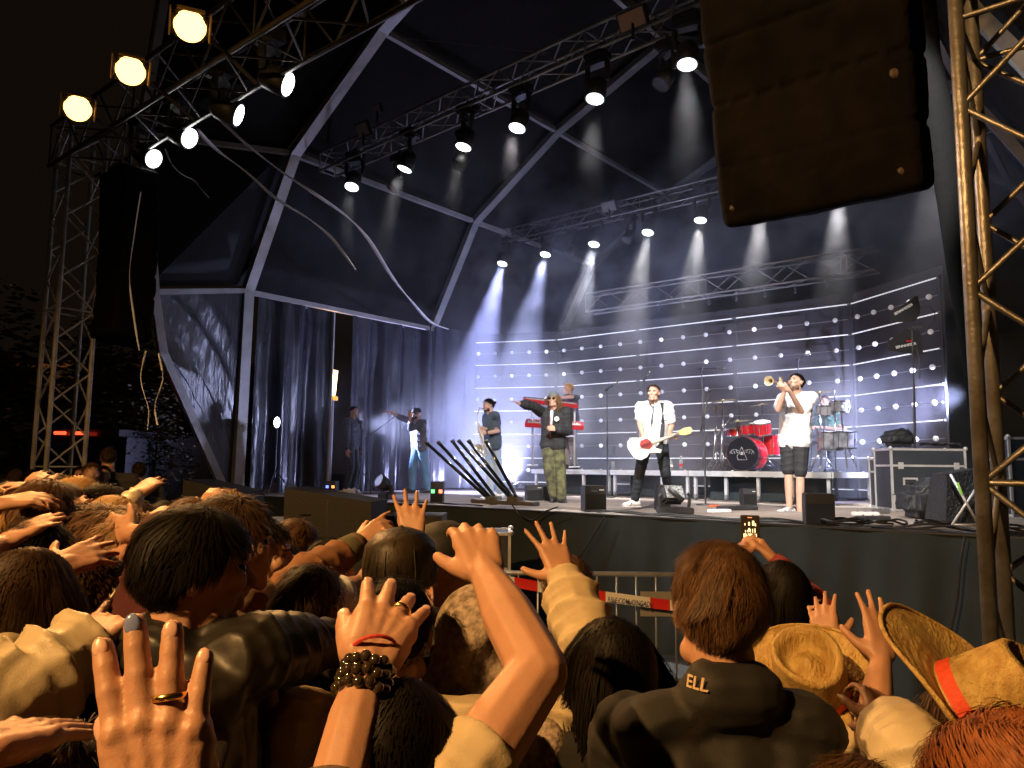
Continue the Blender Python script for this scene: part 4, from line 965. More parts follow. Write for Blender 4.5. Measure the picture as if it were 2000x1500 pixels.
for i in range(9):
    t_ = .15 + .08 * i; q = pts[3].lerp(pts[6], t_); mb.cyl(q + V((-.01, -.03, 0)), q + V((-.02, -.05, 0)), .014, n=8)
mb.cyl(pts[3] + V((.02, -.04, 0)), pts[6] + V((.03, -.05, 0)), .004, n=5); mb.build('keys', BR, sx_, smooth=True)
# 5 capped singer
p, d = perf(818, 790, 1.78); X = lambda u, v, dd=0: at(u, v, d + dd)
P = person('singer in dark cap and blue jeans pointing out over the crowd, wrapped in bluish smoke', p, (-1, -.75, 0), 1.78, dict(
    R=dict(e=X(785, 816, -.3), w=X(762, 804, -.5), d=(-1, -.4, -.1), n=(-.2, -.2, 1), curl=.25, spread=1.2),
    L=dict(e=X(802, 838, -.25), w=X(800, 814, -.25), d=(-.1, .1, 1), n=(0, -1, 0), curl=1.0)),
    skinm=SK2, top=fab('grey_blue_jacket', (.12, .13, .17), .85, .6, 16), bottom=DENIM2, shoes=BSHOE, hair=None, sleeve='push', vox=.008, group=GP, head=X(813, 808), eyes=True, legfat=1.2, build=1.12, headdir=(-1, -.7, 0), beard=H_DARK, hem=.86,
    legs=dict(R=dict(a=X(805, 955), t=(-1, -.6, 0)), L=dict(a=X(836, 955, .15), t=(-1, -.4, 0))))
hr, hdd, hu = P.hax
def capmesh(P, m, tilt=0, brim=True, k=1.0, name='cap', back=False, mb2=None):
    hr, hdd, hu = P.hax; kk = k
    mb = MB().lathe(P.Hd(0, -.006, .025), hu, [(.086 * kk, -.005), (.088 * kk, .03), (.078 * kk, .066), (.048 * kk, .09), (0, .098)], 24, up=hdd, sx=1.0, sy=1.16)
    if brim:
        sg = -1 if back else 1
        def f(u, v):
            a = math.pi * (u - .5) * .95; r = .09 + v * .075
            return P.Hd(math.sin(a) * (.078 + v * .004) * kk, sg * (math.cos(a) * (r + .0) + .004) * kk * (1 + v * .1), .03 - .018 * v - .02 * math.sin(a) ** 2)
        mb.grid(f, 14, 5); mb.grid(lambda u, v: f(1 - u, v) - hu * .005, 14, 5)
    return mb.build(name, m, P.root, smooth=True)
capmesh(P, fab('dark_cap', (.03, .03, .035), .8, .3, 40))
ms = thing('microphone', X(797, 806, -.3), 'handheld microphone at the lips of the capped singer', 'microphone'); q0 = P.Hd(0, .12, -.06)
MB().cyl(q0, q0 + V((-.06, -.05, -.16)), .016, .011, n=10).build('handle', BLKPL, ms, smooth=True); MB().ell(q0, .027).build('grille', GREYM, ms, smooth=True)
# 6 keyboard player on the riser
RZ = 1.90
p, d = perf(1115, 740, 1.8, RZ); X = lambda u, v, dd=0: at(u, v, d + dd)
P = person('keyboard player with sandy hair in dark grey t-shirt standing on the riser', p, (-1, -.75, 0), 1.8, dict(
    R=dict(e=X(1117, 775, -.4), w=X(1090, 777, -.55), d=(-1, -.3, -.1), n=(0, -.3, 1), curl=.3, sleeve='short'),
    L=dict(e=X(1105, 790, .1), w=X(1085, 790, -.1), d=(-1, -.3, -.2), n=(0, -.3, 1), curl=.3, sleeve='short')),
    skinm=SK2, top=GREYT, bottom=fab('grey_trousers', (.2, .18, .18), .85, .4, 20), shoes=BSHOE, hair=dict(m=hairm('hair_sandy', (.32, .17, .07), 1.5), style='short', n=800), sleeve='short', vox=.008, group=GP, head=X(1110, 759), eyes=True, headdir=(-1, -.4, 0), hem=.84)
RED = mat('red_lacquer', (.4, .012, .02), .3, coat=.5, var=(3, (.5, .015, .03), .6)); KEYW = mat('ivory_keys', (.6, .6, .6), .3)
def keyboard(a, b_, w_, th, label, nrm=(0, -.3, 1), red=True):
    t = thing('keyboard', a, label, 'keyboard'); a = V(a); b_ = V(b_); d_ = (b_ - a).normalized(); n_ = V(nrm); y = n_.cross(d_).normalized(); n_ = d_.cross(y).normalized(); M_ = Matrix((d_, y, n_)).transposed(); L = (b_ - a).length
    MB().box((a + b_) / 2, (L, w_, th), rot=M_, ch=.01).build('case', RED if red else WHITEP, t)
    mb = MB(); n = 30
    for i in range(n): mb.box((a + b_) / 2 + M_ @ V(((i - n / 2 + .5) * L * .9 / n, -w_ * .22, th / 2 + .004)), (L * .9 / n * .88, w_ * .45, .01), rot=M_)
    mb.build('white_keys', KEYW, t); mb = MB()
    for i in range(n):
        if i % 7 in (0, 1, 3, 4, 5): mb.box((a + b_) / 2 + M_ @ V(((i - n / 2 + 1) * L * .9 / n, -w_ * .12, th / 2 + .013)), (L * .9 / n * .5, w_ * .27, .012), rot=M_)
    mb.build('black_keys', BLKPL, t)
    mb = MB()
    for i in range(8): mb.cyl((a + b_) / 2 + M_ @ V(((i - 4) * L * .08, w_ * .3, th / 2)), (a + b_) / 2 + M_ @ V(((i - 4) * L * .08, w_ * .3, th / 2 + .015)), .01, n=8)
    mb.build('knobs', BLKPL, t); return t
keyboard(X(1022, 780, -.5), X(1128, 792, -.5), .3, .08, 'red keyboard on the upper tier under the player\'s hands', (-.12, -.22, .95))
keyboard(X(1026, 826, -.5), X(1140, 832, -.6), .32, .09, 'lower keyboard with red front panel behind the long haired singer', (-.05, -.3, .95))
ks = thing('keyboard_stand', V((p.x, p.y, RZ)), 'silver keyboard stand on the riser behind the long haired singer', 'stand')
q1, q2 = X(1040, 905, -.5), X(1125, 908, -.5)
mb = MB()
for (qa, qb) in ((X(1040, 908, -.5), X(1040, 775, -.45)), (X(1122, 912, -.5), X(1122, 790, -.45)), (X(1030, 909, -.8), X(1050, 909, -.1)), (X(1112, 912, -.8), X(1132, 912, -.1)), (X(1040, 850, -.5), X(1122, 852, -.5))): mb.cyl(qa, qb, .018, n=8)
mb.build('tubes', ALU, ks, smooth=True)
# 7 drummer
p, d = perf(1522, 752, 1.45, RZ); X = lambda u, v, dd=0: at(u, v, d + dd)
sd_ = sp(3.45, 7.0, RZ)
P = person('drummer in green shirt seated behind the red kit, mostly hidden by the trumpeter', sd_ + V((0, 0, -.35)), -N + D * .3, 1.75, dict(
    R=dict(e=sd_ + D * -.35 - N * .05 + V((0, 0, .75)), w=sd_ + D * .1 - N * .35 + V((0, 0, .8)), curl=.9, sleeve='short', d=-N, n=(0, 0, 1)),
    L=dict(e=sd_ + D * .38 - N * .05 + V((0, 0, .75)), w=sd_ + D * .3 - N * .4 + V((0, 0, .8)), curl=.9, sleeve='short', d=-N, n=(0, 0, 1))),
    skinm=SK2, top=fab('green_shirt', (.05, .2, .13), .85, .4, 20), bottom=BLKF, shoes=BSHOE, hair=dict(m=H_BROWN, style='short', n=600), sleeve='short', vox=.009, group=GP, eyes=True,
    legs=dict(R=dict(a=sd_ - N * .45 - D * .2 + V((0, 0, .09)), k=sd_ - N * .42 - D * .2 + V((0, 0, .55))), L=dict(a=sd_ - N * .45 + D * .2 + V((0, 0, .09)), k=sd_ - N * .42 + D * .2 + V((0, 0, .55)))))
th_ = thing('drum_stool', sd_, 'black drum stool under the drummer', 'stool'); MB().cyl(sd_ + V((0, 0, .42)), sd_ + V((0, 0, .49)), .17, n=20).build('seat', BLACK, th_); MB().cyl(sd_, sd_ + V((0, 0, .42)), .02).build('post', CHROME, th_)
# 8 stagehand in the gap
gs = sp(11.25, (nA + nB_) / 2 - .15, ST); 
P = person('dark clothed stagehand standing in the gap of the side curtain', gs, (.9, -.3, 0), 1.74, skinm=SK, top=BLKF, bottom=BLKF, shoes=WSHOE, hair=dict(m=H_BLACK, style='short', n=500), vox=.009, eyes=True)
# ------------------------------------------------------------------ the audience
GC = 'people in the audience'
def PX(t): return at(*t) if isinstance(t, tuple) else t
def arm(w, e=None, to=None, s=None, n=(0, -1, .15), **k):
    o = dict(w=PX(w), n=V(n)); 
    if e: o['e'] = PX(e)
    if s: o['s'] = PX(s)
    if to: o['d'] = PX(to) - PX(w)
    o.update(k); return o
def crowd(label, u, v, d, face=(.3, 1), hair=None, top=None, arms=None, hs=1.0, vox=.009, headdir=None, **k):
    C = at(u, v, d); kz = C.z / 1.63; H = 1.75 * kz
    pos = V((C.x, C.y, 0)) - V((face[0], face[1], 0)).normalized() * .02
    arms = dict(arms or {}); fa = V((face[0], face[1], 0)).normalized(); rt = V((fa.y, -fa.x, 0))
    for q in arms.values(): q.setdefault('k', hs)
    return person(label, pos, face, H, arms=arms, hair=hair, top=top or BLKF, bottom=k.pop('bottom', JEANS), shoes=BSHOE, head=C, headdir=headdir or V((face[0], face[1], .05)), vox=vox, group=GC, hk=hs / kz, **k)
JEANS = fab('dark_jeans', (.03, .04, .06), .85, .4, 30)
LEATH = mat('black_leather', (.005, .0045, .004), .5, bump=(14, .2, None, .01), var=(4, (.022, .017, .013), 1))
CREAM = fab('cream_satin', (.42, .34, .22), .45, .6, 9, var=(3, (.5, .42, .28), 1)); BEIGE = fab('beige_cotton', (.42, .33, .2), .8, .7, 9, var=(3, (.5, .4, .26), 1))
RUST = fab('rust_brown_knit', (.2, .085, .035), .9, .6, 30); MAROON = fab('maroon_hoodie', (.05, .004, .005), .9, .6, 14); CHAR = fab('charcoal_sweat', (.045, .042, .042), .9, .6, 14)
TAUPE = fab('taupe_jacket', (.16, .12, .085), .8, .8, 8); REDS = fab('dark_red_sleeve', (.22, .03, .035), .85, .6, 14); BROWNJ = fab('brown_jacket', (.09, .05, .03), .8, .8, 9); OLIV = fab('olive_knit', (.09, .08, .04), .9, .8, 60)
LACE = mat('lace', (.36, .28, .22), .8, bump=(70, .8, None, .008), var=(60, (.13, .095, .065), 1))
# procedural camouflage
CAMO = mat('camouflage', (.1, .1, .04), .85, var=(16, (.5, .16, .08), 1), bump=(20, .6, None, .02))
def S_(m, style='short', n=1600, **k): return dict(m=m, style=style, n=n, **k)

# --- centre right man and neighbours
P1 = crowd('man with short brown hair seen from behind, small letters on his black collar', 1405, 1182, 1.36, (-.05, 1), S_(H_LIGHT.copy() if False else hairm('hair_chestnut', (.06, .03, .014), 2.0), 'short', 15000, w=.0011, length=.04, lift=.6, R_=(.077, .097, .094)), LEATH if False else fab('black_softshell', (.007, .006, .006), .75, .5, 10), vox=.006, collar=True, sleeve_fat=1.04, build=.94, hs=1.02, fold=.7, arms=dict(R=dict(s=at(1560, 1478, 1.38), w=at(1640, 1980, 1.5)), L=dict(s=at(1235, 1432, 1.36), w=at(1150, 1960, 1.45))))
tx = bpy.data.curves.new('lettering', 'FONT'); tx.body = 'ELL'; tx.size = .03; tx.extrude = .0006; tx.shear = .2; tx.offset = .0004
to = bpy.data.objects.new('lettering', tx); SC.collection.objects.link(to); to.matrix_basis = Matrix.Translation((0, 0, 0))
bpy.context.view_layer.update(); me = bpy.data.meshes.new_from_object(to.evaluated_get(bpy.context.evaluated_depsgraph_get())); bpy.data.objects.remove(to)
me.materials.clear(); me.materials.append(mat('cream_print', (.6, .45, .3), .7)); to = bpy.data.objects.new('collar_lettering', me); SC.collection.objects.link(to)
def put_flat(o, P_, x, y_, par):       # x: right vector, y: up vector of the lettering
    x = V(x).normalized(); y_ = V(y_); y_ = (y_ - x * y_.dot(x)).normalized(); z = x.cross(y_); M_ = Matrix((x, y_, z)).transposed().to_4x4(); M_.translation = P_
    o.parent = par; o.matrix_basis = parent_world(par).inverted() @ M_
LET = (to, P1)
P2 = crowd('person filming with a phone held up in both hands, dark hair and dark red sleeves', 1526, 1165, 2.55, (-.15, 1), S_(H_BLACK, 'bob', 2600, w=.004), REDS, dict(
    R=arm((1517, 1098, 2.8), (1600, 1195, 2.6), (1484, 1052, 2.9), (1590, 1290, 2.5), n=(.8, -.6, .2), curl=.5, thumb=.3), L=arm((1432, 1098, 2.8), (1425, 1200, 2.6), (1449, 1052, 2.9), (1440, 1290, 2.5), n=(-.8, -.6, .2), curl=.5, thumb=.3, sleeve='none')), vox=.0075)
ph = thing('mobile_phone', at(1465, 1038, 2.9), 'phone held upright, its screen showing the stage lights', 'phone'); C = at(1465, 1038, 2.9); nn = (CAM - C).normalized(); xr = V((0, 0, 1)).cross(nn).normalized(); yu = nn.cross(xr); PM = Matrix((xr, yu, nn)).transposed()
MB().box(C, (.07, .122, .009), rot=PM, ch=.003).build('case', BLKPL, ph, smooth=False)
scr = MB().box(C + nn * .0052, (.063, .114, .0012), rot=PM).build('screen', mat('phone_screen', (.01, .008, .005), .2, emit=.08, ecol=(.3, .15, .05)), ph)
mb = MB(); rp = random.Random(4)
for (x0, y0, x1, y1) in ((-.024, -.04, .024, -.008), (-.006, .0, .0, .012), (-.02, .022, -.016, .03), (-.006, .022, .0, .035), (.008, .022, .016, .04), (.018, .02, .022, .03), (-.024, -.055, -.004, -.053), (-.012, -.0605, .012, -.0585)) + tuple((-.018 + .0085 * i, -.004, -.0145 + .0085 * i, .004 + .002 * i) for i in range(5)):
    mb.quad(*[C + PM @ V((x, y, .0062)) for x, y in ((x0, y0), (x1, y0), (x1, y1), (x0, y1))])
for i in range(14):
    x0 = rp.uniform(-.022, .018); y0 = rp.uniform(-.038, -.012); mb.quad(*[C + PM @ V((x, y, .0066)) for x, y in ((x0, y0), (x0 + .006, y0), (x0 + .006, y0 + .008), (x0, y0 + .008))], mi=1)
for x0, y0 in ((0, -.049), (.017, -.047)): mb.lathe(C + PM @ V((x0, y0, .0064)), nn, [(0, 0), (.0035, 0)], 10)
mb.quad(*[C + PM @ V((x, y, .0066)) for x, y in ((-.008, .05), (.008, .05), (.008, .053), (-.008, .053))], mi=2)
mb.build('picture', [emis('screen_bright', (1, .72, .35), 1.6), mat('screen_dark', (.1, .05, .02), .3, emit=.3, ecol=(.5, .25, .08)), emis('screen_red', (1, .1, .05), 1.5)], scr)

STRAW = mat('straw', (.5, .35, .12), .65, bump=(160, 1.0, (1, 1, .35), .008), var=(45, (.34, .2, .05), 1, (1, 1, .25)), fine=(420, .8, .002))
def straw_hat(c, ax_, fwd, label, P_=None, r=.2, curl=.05, band=(.6, .06, .02), tilt_side=0, rc=.082, hc=.115):
    c = V(c); ax_ = V(ax_).normalized(); fwd = V(fwd); fwd = (fwd - ax_ * fwd.dot(ax_)).normalized(); x = fwd.cross(ax_); t = thing('straw_hat', c, label, 'hat', 'straw cowboy hats')
    rs = random.Random(3)
    def B(a, rr, h): return c + x * (math.cos(a) * rr * .95) + fwd * (math.sin(a) * rr * 1.12) + ax_ * h
    mb = MB(); nr = 16; na = 72
    def top_(u, v, dz_=0):
        a = 2 * math.pi * u; rr = rc + (r - rc) * v
        h = curl * abs(math.cos(a)) ** 2 * v ** 1.6 - .018 * abs(math.sin(a)) * v ** 2 + .004 * math.sin(a * 5 + 1) * v + .0012 * math.sin(v * 70)
        return B(a, rr, h + dz_)
    mb.grid(lambda u, v: top_(1 - u, v), na, nr); mb.grid(lambda u, v: top_(u, v, -.004), na, nr)
    mb.tube([top_(i / na, 1) for i in range(na + 1)], .0045, n=6)
    mb.build('brim', STRAW, t, smooth=True)
    def crown(u, v):
        a = 2 * math.pi * u
        if v < .7: q = v / .7; rr = rc * (1 - .08 * q ** 2 - .02 * math.sin(q * 3)); h = hc * q + .008 * math.cos(2 * a) * q
        else:
            q = (v - .7) / .3; rr = rc * .92 * (1 - q); h = hc + .008 * math.cos(2 * a) * (1 - q) + .014 * math.sin(min(q * 4.5, 1) * math.pi) - .045 * min(1, q * 2.2) ** 1.5 + .03 * max(0, q - .5) * 2
        return B(a, rr, h)
    MB().grid(lambda u, v: crown(1 - u, v), 64, 30).build('crown', STRAW, t, smooth=True)
    bn = MB().grid(lambda u, v: B(2 * math.pi * (1 - u), rc * (1.02 - .03 * v), .004 + .026 * v), 64, 2); bn.build('hat_band', mat('orange_red_band', band, .7, bump=(60, .4)), t, smooth=True)
    q = MB()
    for i in range(6):
        a = -2.2 + (i // 2) * .16; hh = hc * (.5 + .12 * (i % 2)); p_ = B(a, rc * .945, hh); q.ell(p_, (.0035, .0035, .0035), n=8, m=6)
    return t
HATP = crowd('person under the straw hat clapping above the shoulders, beige top', 1590, 1372, 1.98, (-.1, 1), S_(H_DARK, 'short', 500), BEIGE, dict(
    R=arm((1722, 1288, 1.85), (1702, 1435, 1.7), (1712, 1155, 1.95), n=(.1, -1, .2), spread=1.3, curl=(.1, .08, .1, .1), thumb=.9, sleeve='short'), L=arm((1618, 1262, 2.2), (1570, 1380, 2.15), (1600, 1165, 2.3), n=(-.5, -.8, .1), spread=1.1, curl=.15, sleeve='short')), vox=.006)
straw_hat(at(1583, 1336, 1.93), (-.28, -.6, .68), (-.35, 1, .3), 'straw cowboy hat with dented crown seen from behind, beside the waving hand', r=.172, curl=.02, hc=.125, rc=.088)
hat2P = crowd('person under the leaning straw hat at the lower right edge', 1885, 1450, 1.45, (-.6, .8), S_(H_DARK, 'short', 400), BROWNJ, dict(R=arm((1800, 1420, 1.55), (1860, 1500, 1.35), (1730, 1415, 1.6))), vox=.009)
straw_hat(at(1893, 1392, 1.4), (.62, -.52, .52), (-.55, .2, .9), 'straw hat with bright orange-red band leaning right beside the curly auburn hair', r=.195, curl=.03, hc=.13, rc=.085)
crowd('person with loose curly auburn hair at the lower right corner', 2000, 1570, 1.02, (-.4, 1), S_(H_AUB, 'curly', 6000, w=.0024, length=.34), BROWNJ, hs=1.0, vox=.009)
crowd('person with mussed brown hair low at the bottom edge, cream sleeve raised', 1680, 1625, 1.2, (0, 1), S_(H_BROWN, 'short', 3000, w=.0022), CREAM, dict(R=arm((1738, 1425, 1.5), (1785, 1482, 1.3), (1725, 1385, 1.55), curl=.5)), vox=.007, sleeve_fat=1.2)
crowd('person with long dark hair standing in shade just left of the man in black jacket', 1195, 1312, 1.75, (-.1, 1), S_(H_BLACK, 'long', 3000, w=.003, length=.42, R_=(.092, .108, .1)), fab('black_coat', (.014, .012, .011), .9, .3, 10), vox=.009, build=1.1)
# --- centre
C1 = crowd('dark haired person whose long bare arm waves in the middle of the picture', 775, 1500, 1.05, (.15, 1), S_(H_BLACK, 'bob', 6000, w=.0017), BEIGE, dict(
    R=arm((948, 1120, 1.3), (1052, 1312, 1.12), (915, 1000, 1.42), at(880, 1560, 1.0), n=(.1, -1, .35), curl=(.4, .45, .5, .5), spread=.9, thumb=.55, sleeve='cap', fat=1.1)), vox=.0045, fatarm=1.18, skinm=SK, body_dec=.5)
C2 = crowd('dark haired person raising an open hand in a puffy beige sleeve', 1010, 1285, 1.95, (0, 1), S_(H_BLACK, 'long', 1200, w=.003, length=.3), BEIGE, dict(
    R=arm((1100, 1130, 2.0), (1158, 1275, 1.82), (1068, 1035, 2.08), at(1085, 1450, 1.75), n=(.25, -1, .1), spread=2.2, curl=.06, thumb=1.1, sf=1.12)), vox=.006, sleeve_fat=1.15, topdisp=((.13, .025),), fold=1.4)
w_ = C2.joint['R'][2]; e_ = C2.joint['R'][1]; dd_ = (e_ - w_).normalized()
mb = MB()
mb.lathe(w_ + dd_ * .0, dd_, [(.03, -.004), (.036, 0), (.038, .03), (.04, .055), (.036, .06)], 40); 
for i in range(len(mb.v)):
    pass
cf = MB(); x_, y_, _ = frame(dd_)
for r_, hgt in ((0, 0),): pass
vs = []
for j, (r_, hgt) in enumerate(((.031, -.004), (.037, 0), (.039, .03), (.041, .055), (.034, .062))):
    for i in range(60):
        a = 2 * math.pi * i / 60; rr = r_ * (1.05 if i % 3 else .95); vs.append(w_ + dd_ * hgt + x_ * rr * math.cos(a) + y_ * rr * math.sin(a))
cf._add(vs, [(j * 60 + i, j * 60 + (i + 1) % 60, (j + 1) * 60 + (i + 1) % 60, (j + 1) * 60 + i) for j in range(4) for i in range(60)]).build('ribbed_cuff', BEIGE, C2.root, smooth=True)
crowd('person with brown hair directly behind the beige cuff', 1108, 1150, 2.5, (-.2, 1), S_(H_BROWN, 'short', 1500, w=.003), CHAR)
P3 = crowd('person under a pale lace patterned hood, seen from behind the waving arm', 936, 1255, 1.8, (.1, 1), None, LACE, sleeve='none', vox=.007, topdisp=((.12, .03),))
hd_ = MB().ell(P3.Hd(0, -.02, .02), (.1, .12, .115)).cap(P3.Hd(0, -.02, 0), P3.T(0, -.03, 1.42), .1, .15).cap(P3.T(-.13, -.02, 1.36), P3.T(.13, -.02, 1.36), .12, .12).cap(P3.T(0, -.03, 1.4), P3.T(0, -.02, 1.05), .16, .2)
blob(hd_, 'lace_hood', LACE, P3.root, .008, 6, disp=((.2, .03),), fold=.014)
C5 = crowd('person waving a hand with gold ring and beaded bracelet, forearm rising from the bottom edge', 470, 1830, .72, (.2, 1), S_(H_DARK, 'short', 300), BROWNJ, dict(
    R=arm((722, 1292, 1.06), (655, 1560, .92), (775, 1168, 1.2), at(560, 1780, .72), n=(.1, -1, .25), spread=1.5, curl=(.1, .1, .14, .08), thumb=.25, sleeve='short', fat=1.3, hs=1.12)), vox=.0035, body_dec=.4)
nails(C5, 'R'); ring(C5, 'R', 2)
w_ = C5.joint['R'][2]; e_ = C5.joint['R'][1]; dd_ = (e_ - w_).normalized(); x_, y_, _ = frame(dd_)
for row, rr in enumerate((.031, .033, .034)):
    br = thing('bead_bracelet', w_ + dd_ * (.012 + .018 * row), f'dark glossy bead bracelet on the waving forearm, {["nearest the hand", "middle one", "lowest"][row]}', 'bracelet', 'bead bracelets on one wrist'); mb = MB()
    for i in range(15):
        a = 2 * math.pi * i / 15 + row * .2; mb.ell(w_ + dd_ * (.012 + .018 * row + .003 * math.sin(i * 3)) + x_ * rr * math.cos(a) + y_ * rr * math.sin(a), .0085, n=10, m=7)
    mb.build('beads', mat('dark_glass_bead', (.03, .02, .012), .08, coat=1), br, smooth=True)
tag(MB().lathe(w_ - dd_ * .02, dd_ + V((.3, 0, .1)), [(.031, 0), (.034, .002), (.034, .005), (.031, .007)], 24).build('thread_bracelet', mat('red_thread', (.5, .05, .04), .8), loc=w_), 'thin red and white thread bracelet above the beads', 'bracelet')
C4 = crowd('person in glossy black cap with one hand stretched straight up', 783, 1118, 1.9, (.2, 1), S_(H_BLACK, 'short', 500), fab('dark_top', (.03, .025, .02), .85, .5, 10), dict(
    R=arm((806, 1065, 2.15), (800, 1210, 2.0), (801, 940, 2.25), n=(0, -1, .1), spread=1.7, curl=.08, thumb=.9, sleeve='short')), vox=.0065)
hr, hdd, hu = C4.hax
mb = MB().lathe(C4.Hd(0, -.006, .005), hu, [(.09, -.03), (.093, .02), (.086, .065), (.06, .092), (.03, .103), (0, .105)], 28, up=hdd, sx=.98, sy=1.16)
mb.build('cap', mat('glossy_black_cap', (.003, .0025, .002), .5, spec=.25, var=(9, (.03, .02, .012), 1), bump=(10, .5, None, .02)), C4.root, smooth=True)
for k_ in range(4):
    a_ = math.pi * k_ / 4; cs_ = [C4.Hd(math.cos(a_) * r_ * .98, -.006 + math.sin(a_) * r_ * 1.16, h_) for r_, h_ in ((.0935, -.02), (.0945, .02), (.087, .066), (.061, .094), (.0, .108), (-.061, .094), (-.087, .066), (-.0945, .02), (-.0935, -.02))]; MB().tube(cs_, .0016, n=5).build('cap_seam', mat('seam_thread', (.03, .025, .02), .8), C4.root, smooth=True)
MB().ell(C4.Hd(0, 0, .108), .008).build('cap_button', mat('seam_thread', (.03, .025, .02), .8), C4.root, smooth=True)
c6 = crowd('person in black cap and charcoal sweatshirt, left of the big waving arm', 868, 1100, 2.25, (.5, 1), None, CHAR, vox=.008, sleeve_fat=1.3, headdir=(.5, 1, .25)); capmesh(c6, mat('matt_black_cap', (.006, .006, .006), .7))
crowd('person in camouflage shirt squeezed between the caps', 838, 1165, 2.5, (0, 1), S_(H_DARK, 'short', 500), CAMO, dict(R=arm((884, 1235, 2.3), (862, 1300, 2.2), (890, 1200, 2.3))))
c6b = crowd('person in beige top behind the ringed hand', 772, 1232, 1.62, (.1, 1), S_(H_BLACK, 'short', 1500), BEIGE, vox=.007, sleeve_fat=1.15)
# --- man in leather jacket
C7 = crowd('black haired man in leather jacket turned to the right, ear and cheek showing', 378, 1110, 1.5, (.7, .75), S_(H_BLACK, 'short', 6000, w=.0022, length=.055, lift=.5, low=.15), LEATH, dict(
    R=arm((700, 1250, 1.75), (600, 1262, 1.62), (760, 1245, 1.9), at(495, 1285, 1.42), sf=1.0)), vox=.005, headdir=(.85, .55, -.02), hs=1.07, sleeve_fat=.98, build=1.04, eyes=True, topdisp=((.13, .03),), fold=1.1, collar=True)
crowd('dark haired person just behind the man in leather, facing right', 452, 1058, 1.85, (.8, .6), S_(H_DARK, 'short', 2500, w=.0028), BROWNJ, headdir=(.95, .3, 0), eyes=True)
C9 = crowd('young man in profile with rust brown sleeve stretched towards the stage', 505, 1085, 2.3, (.8, .5), S_(H_BLACK, 'short', 1800, w=.003), RUST, dict(
    R=arm((702, 1062, 2.35), (606, 1120, 2.15), (758, 1022, 2.42), at(520, 1195, 2.05), n=(.1, -.7, .7), curl=(.15, .5, .6, .6), thumb=.4, sf=1.0)), headdir=(1, .12, 0), eyes=True, vox=.0065, fold=.55)
w_ = C9.joint['R'][2]; e_ = C9.joint['R'][1]; dd_ = (e_ - w_).normalized()
MB().lathe(w_ + dd_ * .01, dd_, [(.03, -.004), (.04, 0), (.044, .03), (.046, .07), (.04, .075)], 24).build('olive_cuff', OLIV, C9.root, smooth=True)
crowd('person with neat dark brown hair seen from behind in front of the dark cabinets', 576, 1068, 3.1, (.35, 1), S_(H_BROWN, 'short', 1800, w=.004), fab('dark_pink_top', (.2, .1, .08), .9, .4, 12))
crowd('person hidden behind the rust sleeve, white cuff and forearm pointing right', 642, 1112, 2.8, (.5, 1), S_(H_BLACK, 'short', 700), W_SH, dict(R=arm((702, 1135, 2.75), (650, 1160, 2.6), (738, 1132, 2.8), sleeve='push')))
crowd('man with short sandy hair by the first dark cabinet', 441, 1007, 3.3, (.4, 1), S_(H_BLOND, 'short', 2000, w=.004), CHAR)
crowd('dark haired person farther off left of the sandy haired man', 322, 1020, 4.0, (.3, 1), S_(H_BLACK, 'short', 900, w=.005), CHAR)
m_ = crowd('person in maroon hood behind the man in leather, bare forearm reaching left', 345, 1100, 1.9, (.5, 1), None, MAROON, dict(L=arm((252, 1040, 2.15), (345, 1055, 2.05), (215, 1030, 2.2), curl=.3)), sleeve='push', vox=.008)
blob(MB().ell(m_.Hd(0, -.015, .02), (.1, .12, .115)).cap(m_.Hd(0, -.03, -.03), m_.T(0, -.04, 1.42), .1, .13), 'hood', MAROON, m_.root, .008, 4, disp=((.1, .03),))
# --- left group
L1 = crowd('person with long dark hair in cream varsity jacket, finger raised beside it', 48, 1182, 1.5, (.45, .9), S_(H_DARK, 'long', 9000, w=.0019, length=.34, R_=(.076, .094, .09)), CREAM, dict(
    R=arm((172, 1262, 1.42), (50, 1345, 1.3), (262, 1165, 1.6), at(-30, 1360, 1.35), n=(.1, -1, .3), curl=(.06, 1.0, 1.0, 1.0), thumb=.4, sf=1.1, fat=1.1)), vox=.0055, sleeve_fat=1.2, topdisp=((.13, .03),), fold=1.5)
w_ = L1.joint['R'][2]; e_ = L1.joint['R'][1]; dd_ = (e_ - w_).normalized()
MB().lathe(w_ + dd_ * .005, dd_, [(.03, -.004), (.038, 0), (.043, .02), (.046, .045), (.05, .07), (.045, .075)], 32).build('black_cuff', fab('black_rib', (.015, .012, .01), .9, .8, 80), L1.root, smooth=True)
MB().lathe(w_ + dd_ * .03, dd_, [(.0455, 0), (.0478, .002), (.049, .016), (.047, .018)], 32).build('cuff_stripe', fab('cream_rib', (.55, .45, .3), .9, .8, 80), L1.root, smooth=True)
crowd('person with smooth brown hair near the left edge, tan shoulders', 85, 1005, 2.45, (.3, 1), S_(H_BROWN, 'short', 2500, w=.0035, low=.3), TAUPE, sleeve_fat=1.2)
crowd('blond person in front of the foot of the left tower', 150, 990, 2.9, (.3, 1), S_(H_BLOND, 'bob', 1800, w=.0045), TAUPE, dict(L=arm((72, 950, 2.6), (130, 972, 2.75), (5, 948, 2.45), n=(0, -.4, 1), curl=.2, spread=1.2, sleeve='push')))
crowd('person with rounded dark hair and cream cuff, hand reaching to the stage', 198, 1005, 2.9, (.4, 1), S_(H_BLACK, 'short', 1800, w=.004, R_=(.09, .105, .1)), CREAM, dict(R=arm((264, 968, 2.95), (228, 1015, 2.8), (300, 940, 3.05), at(222, 1060, 2.75), n=(0, -.6, .8), curl=.15)))
crowd('person with straight yellow blond hair just right of the dark rounded hair', 220, 1030, 2.7, (.4, 1), S_(H_BLOND, 'short', 2000, w=.004, length=.08, lift=.1), TAUPE)
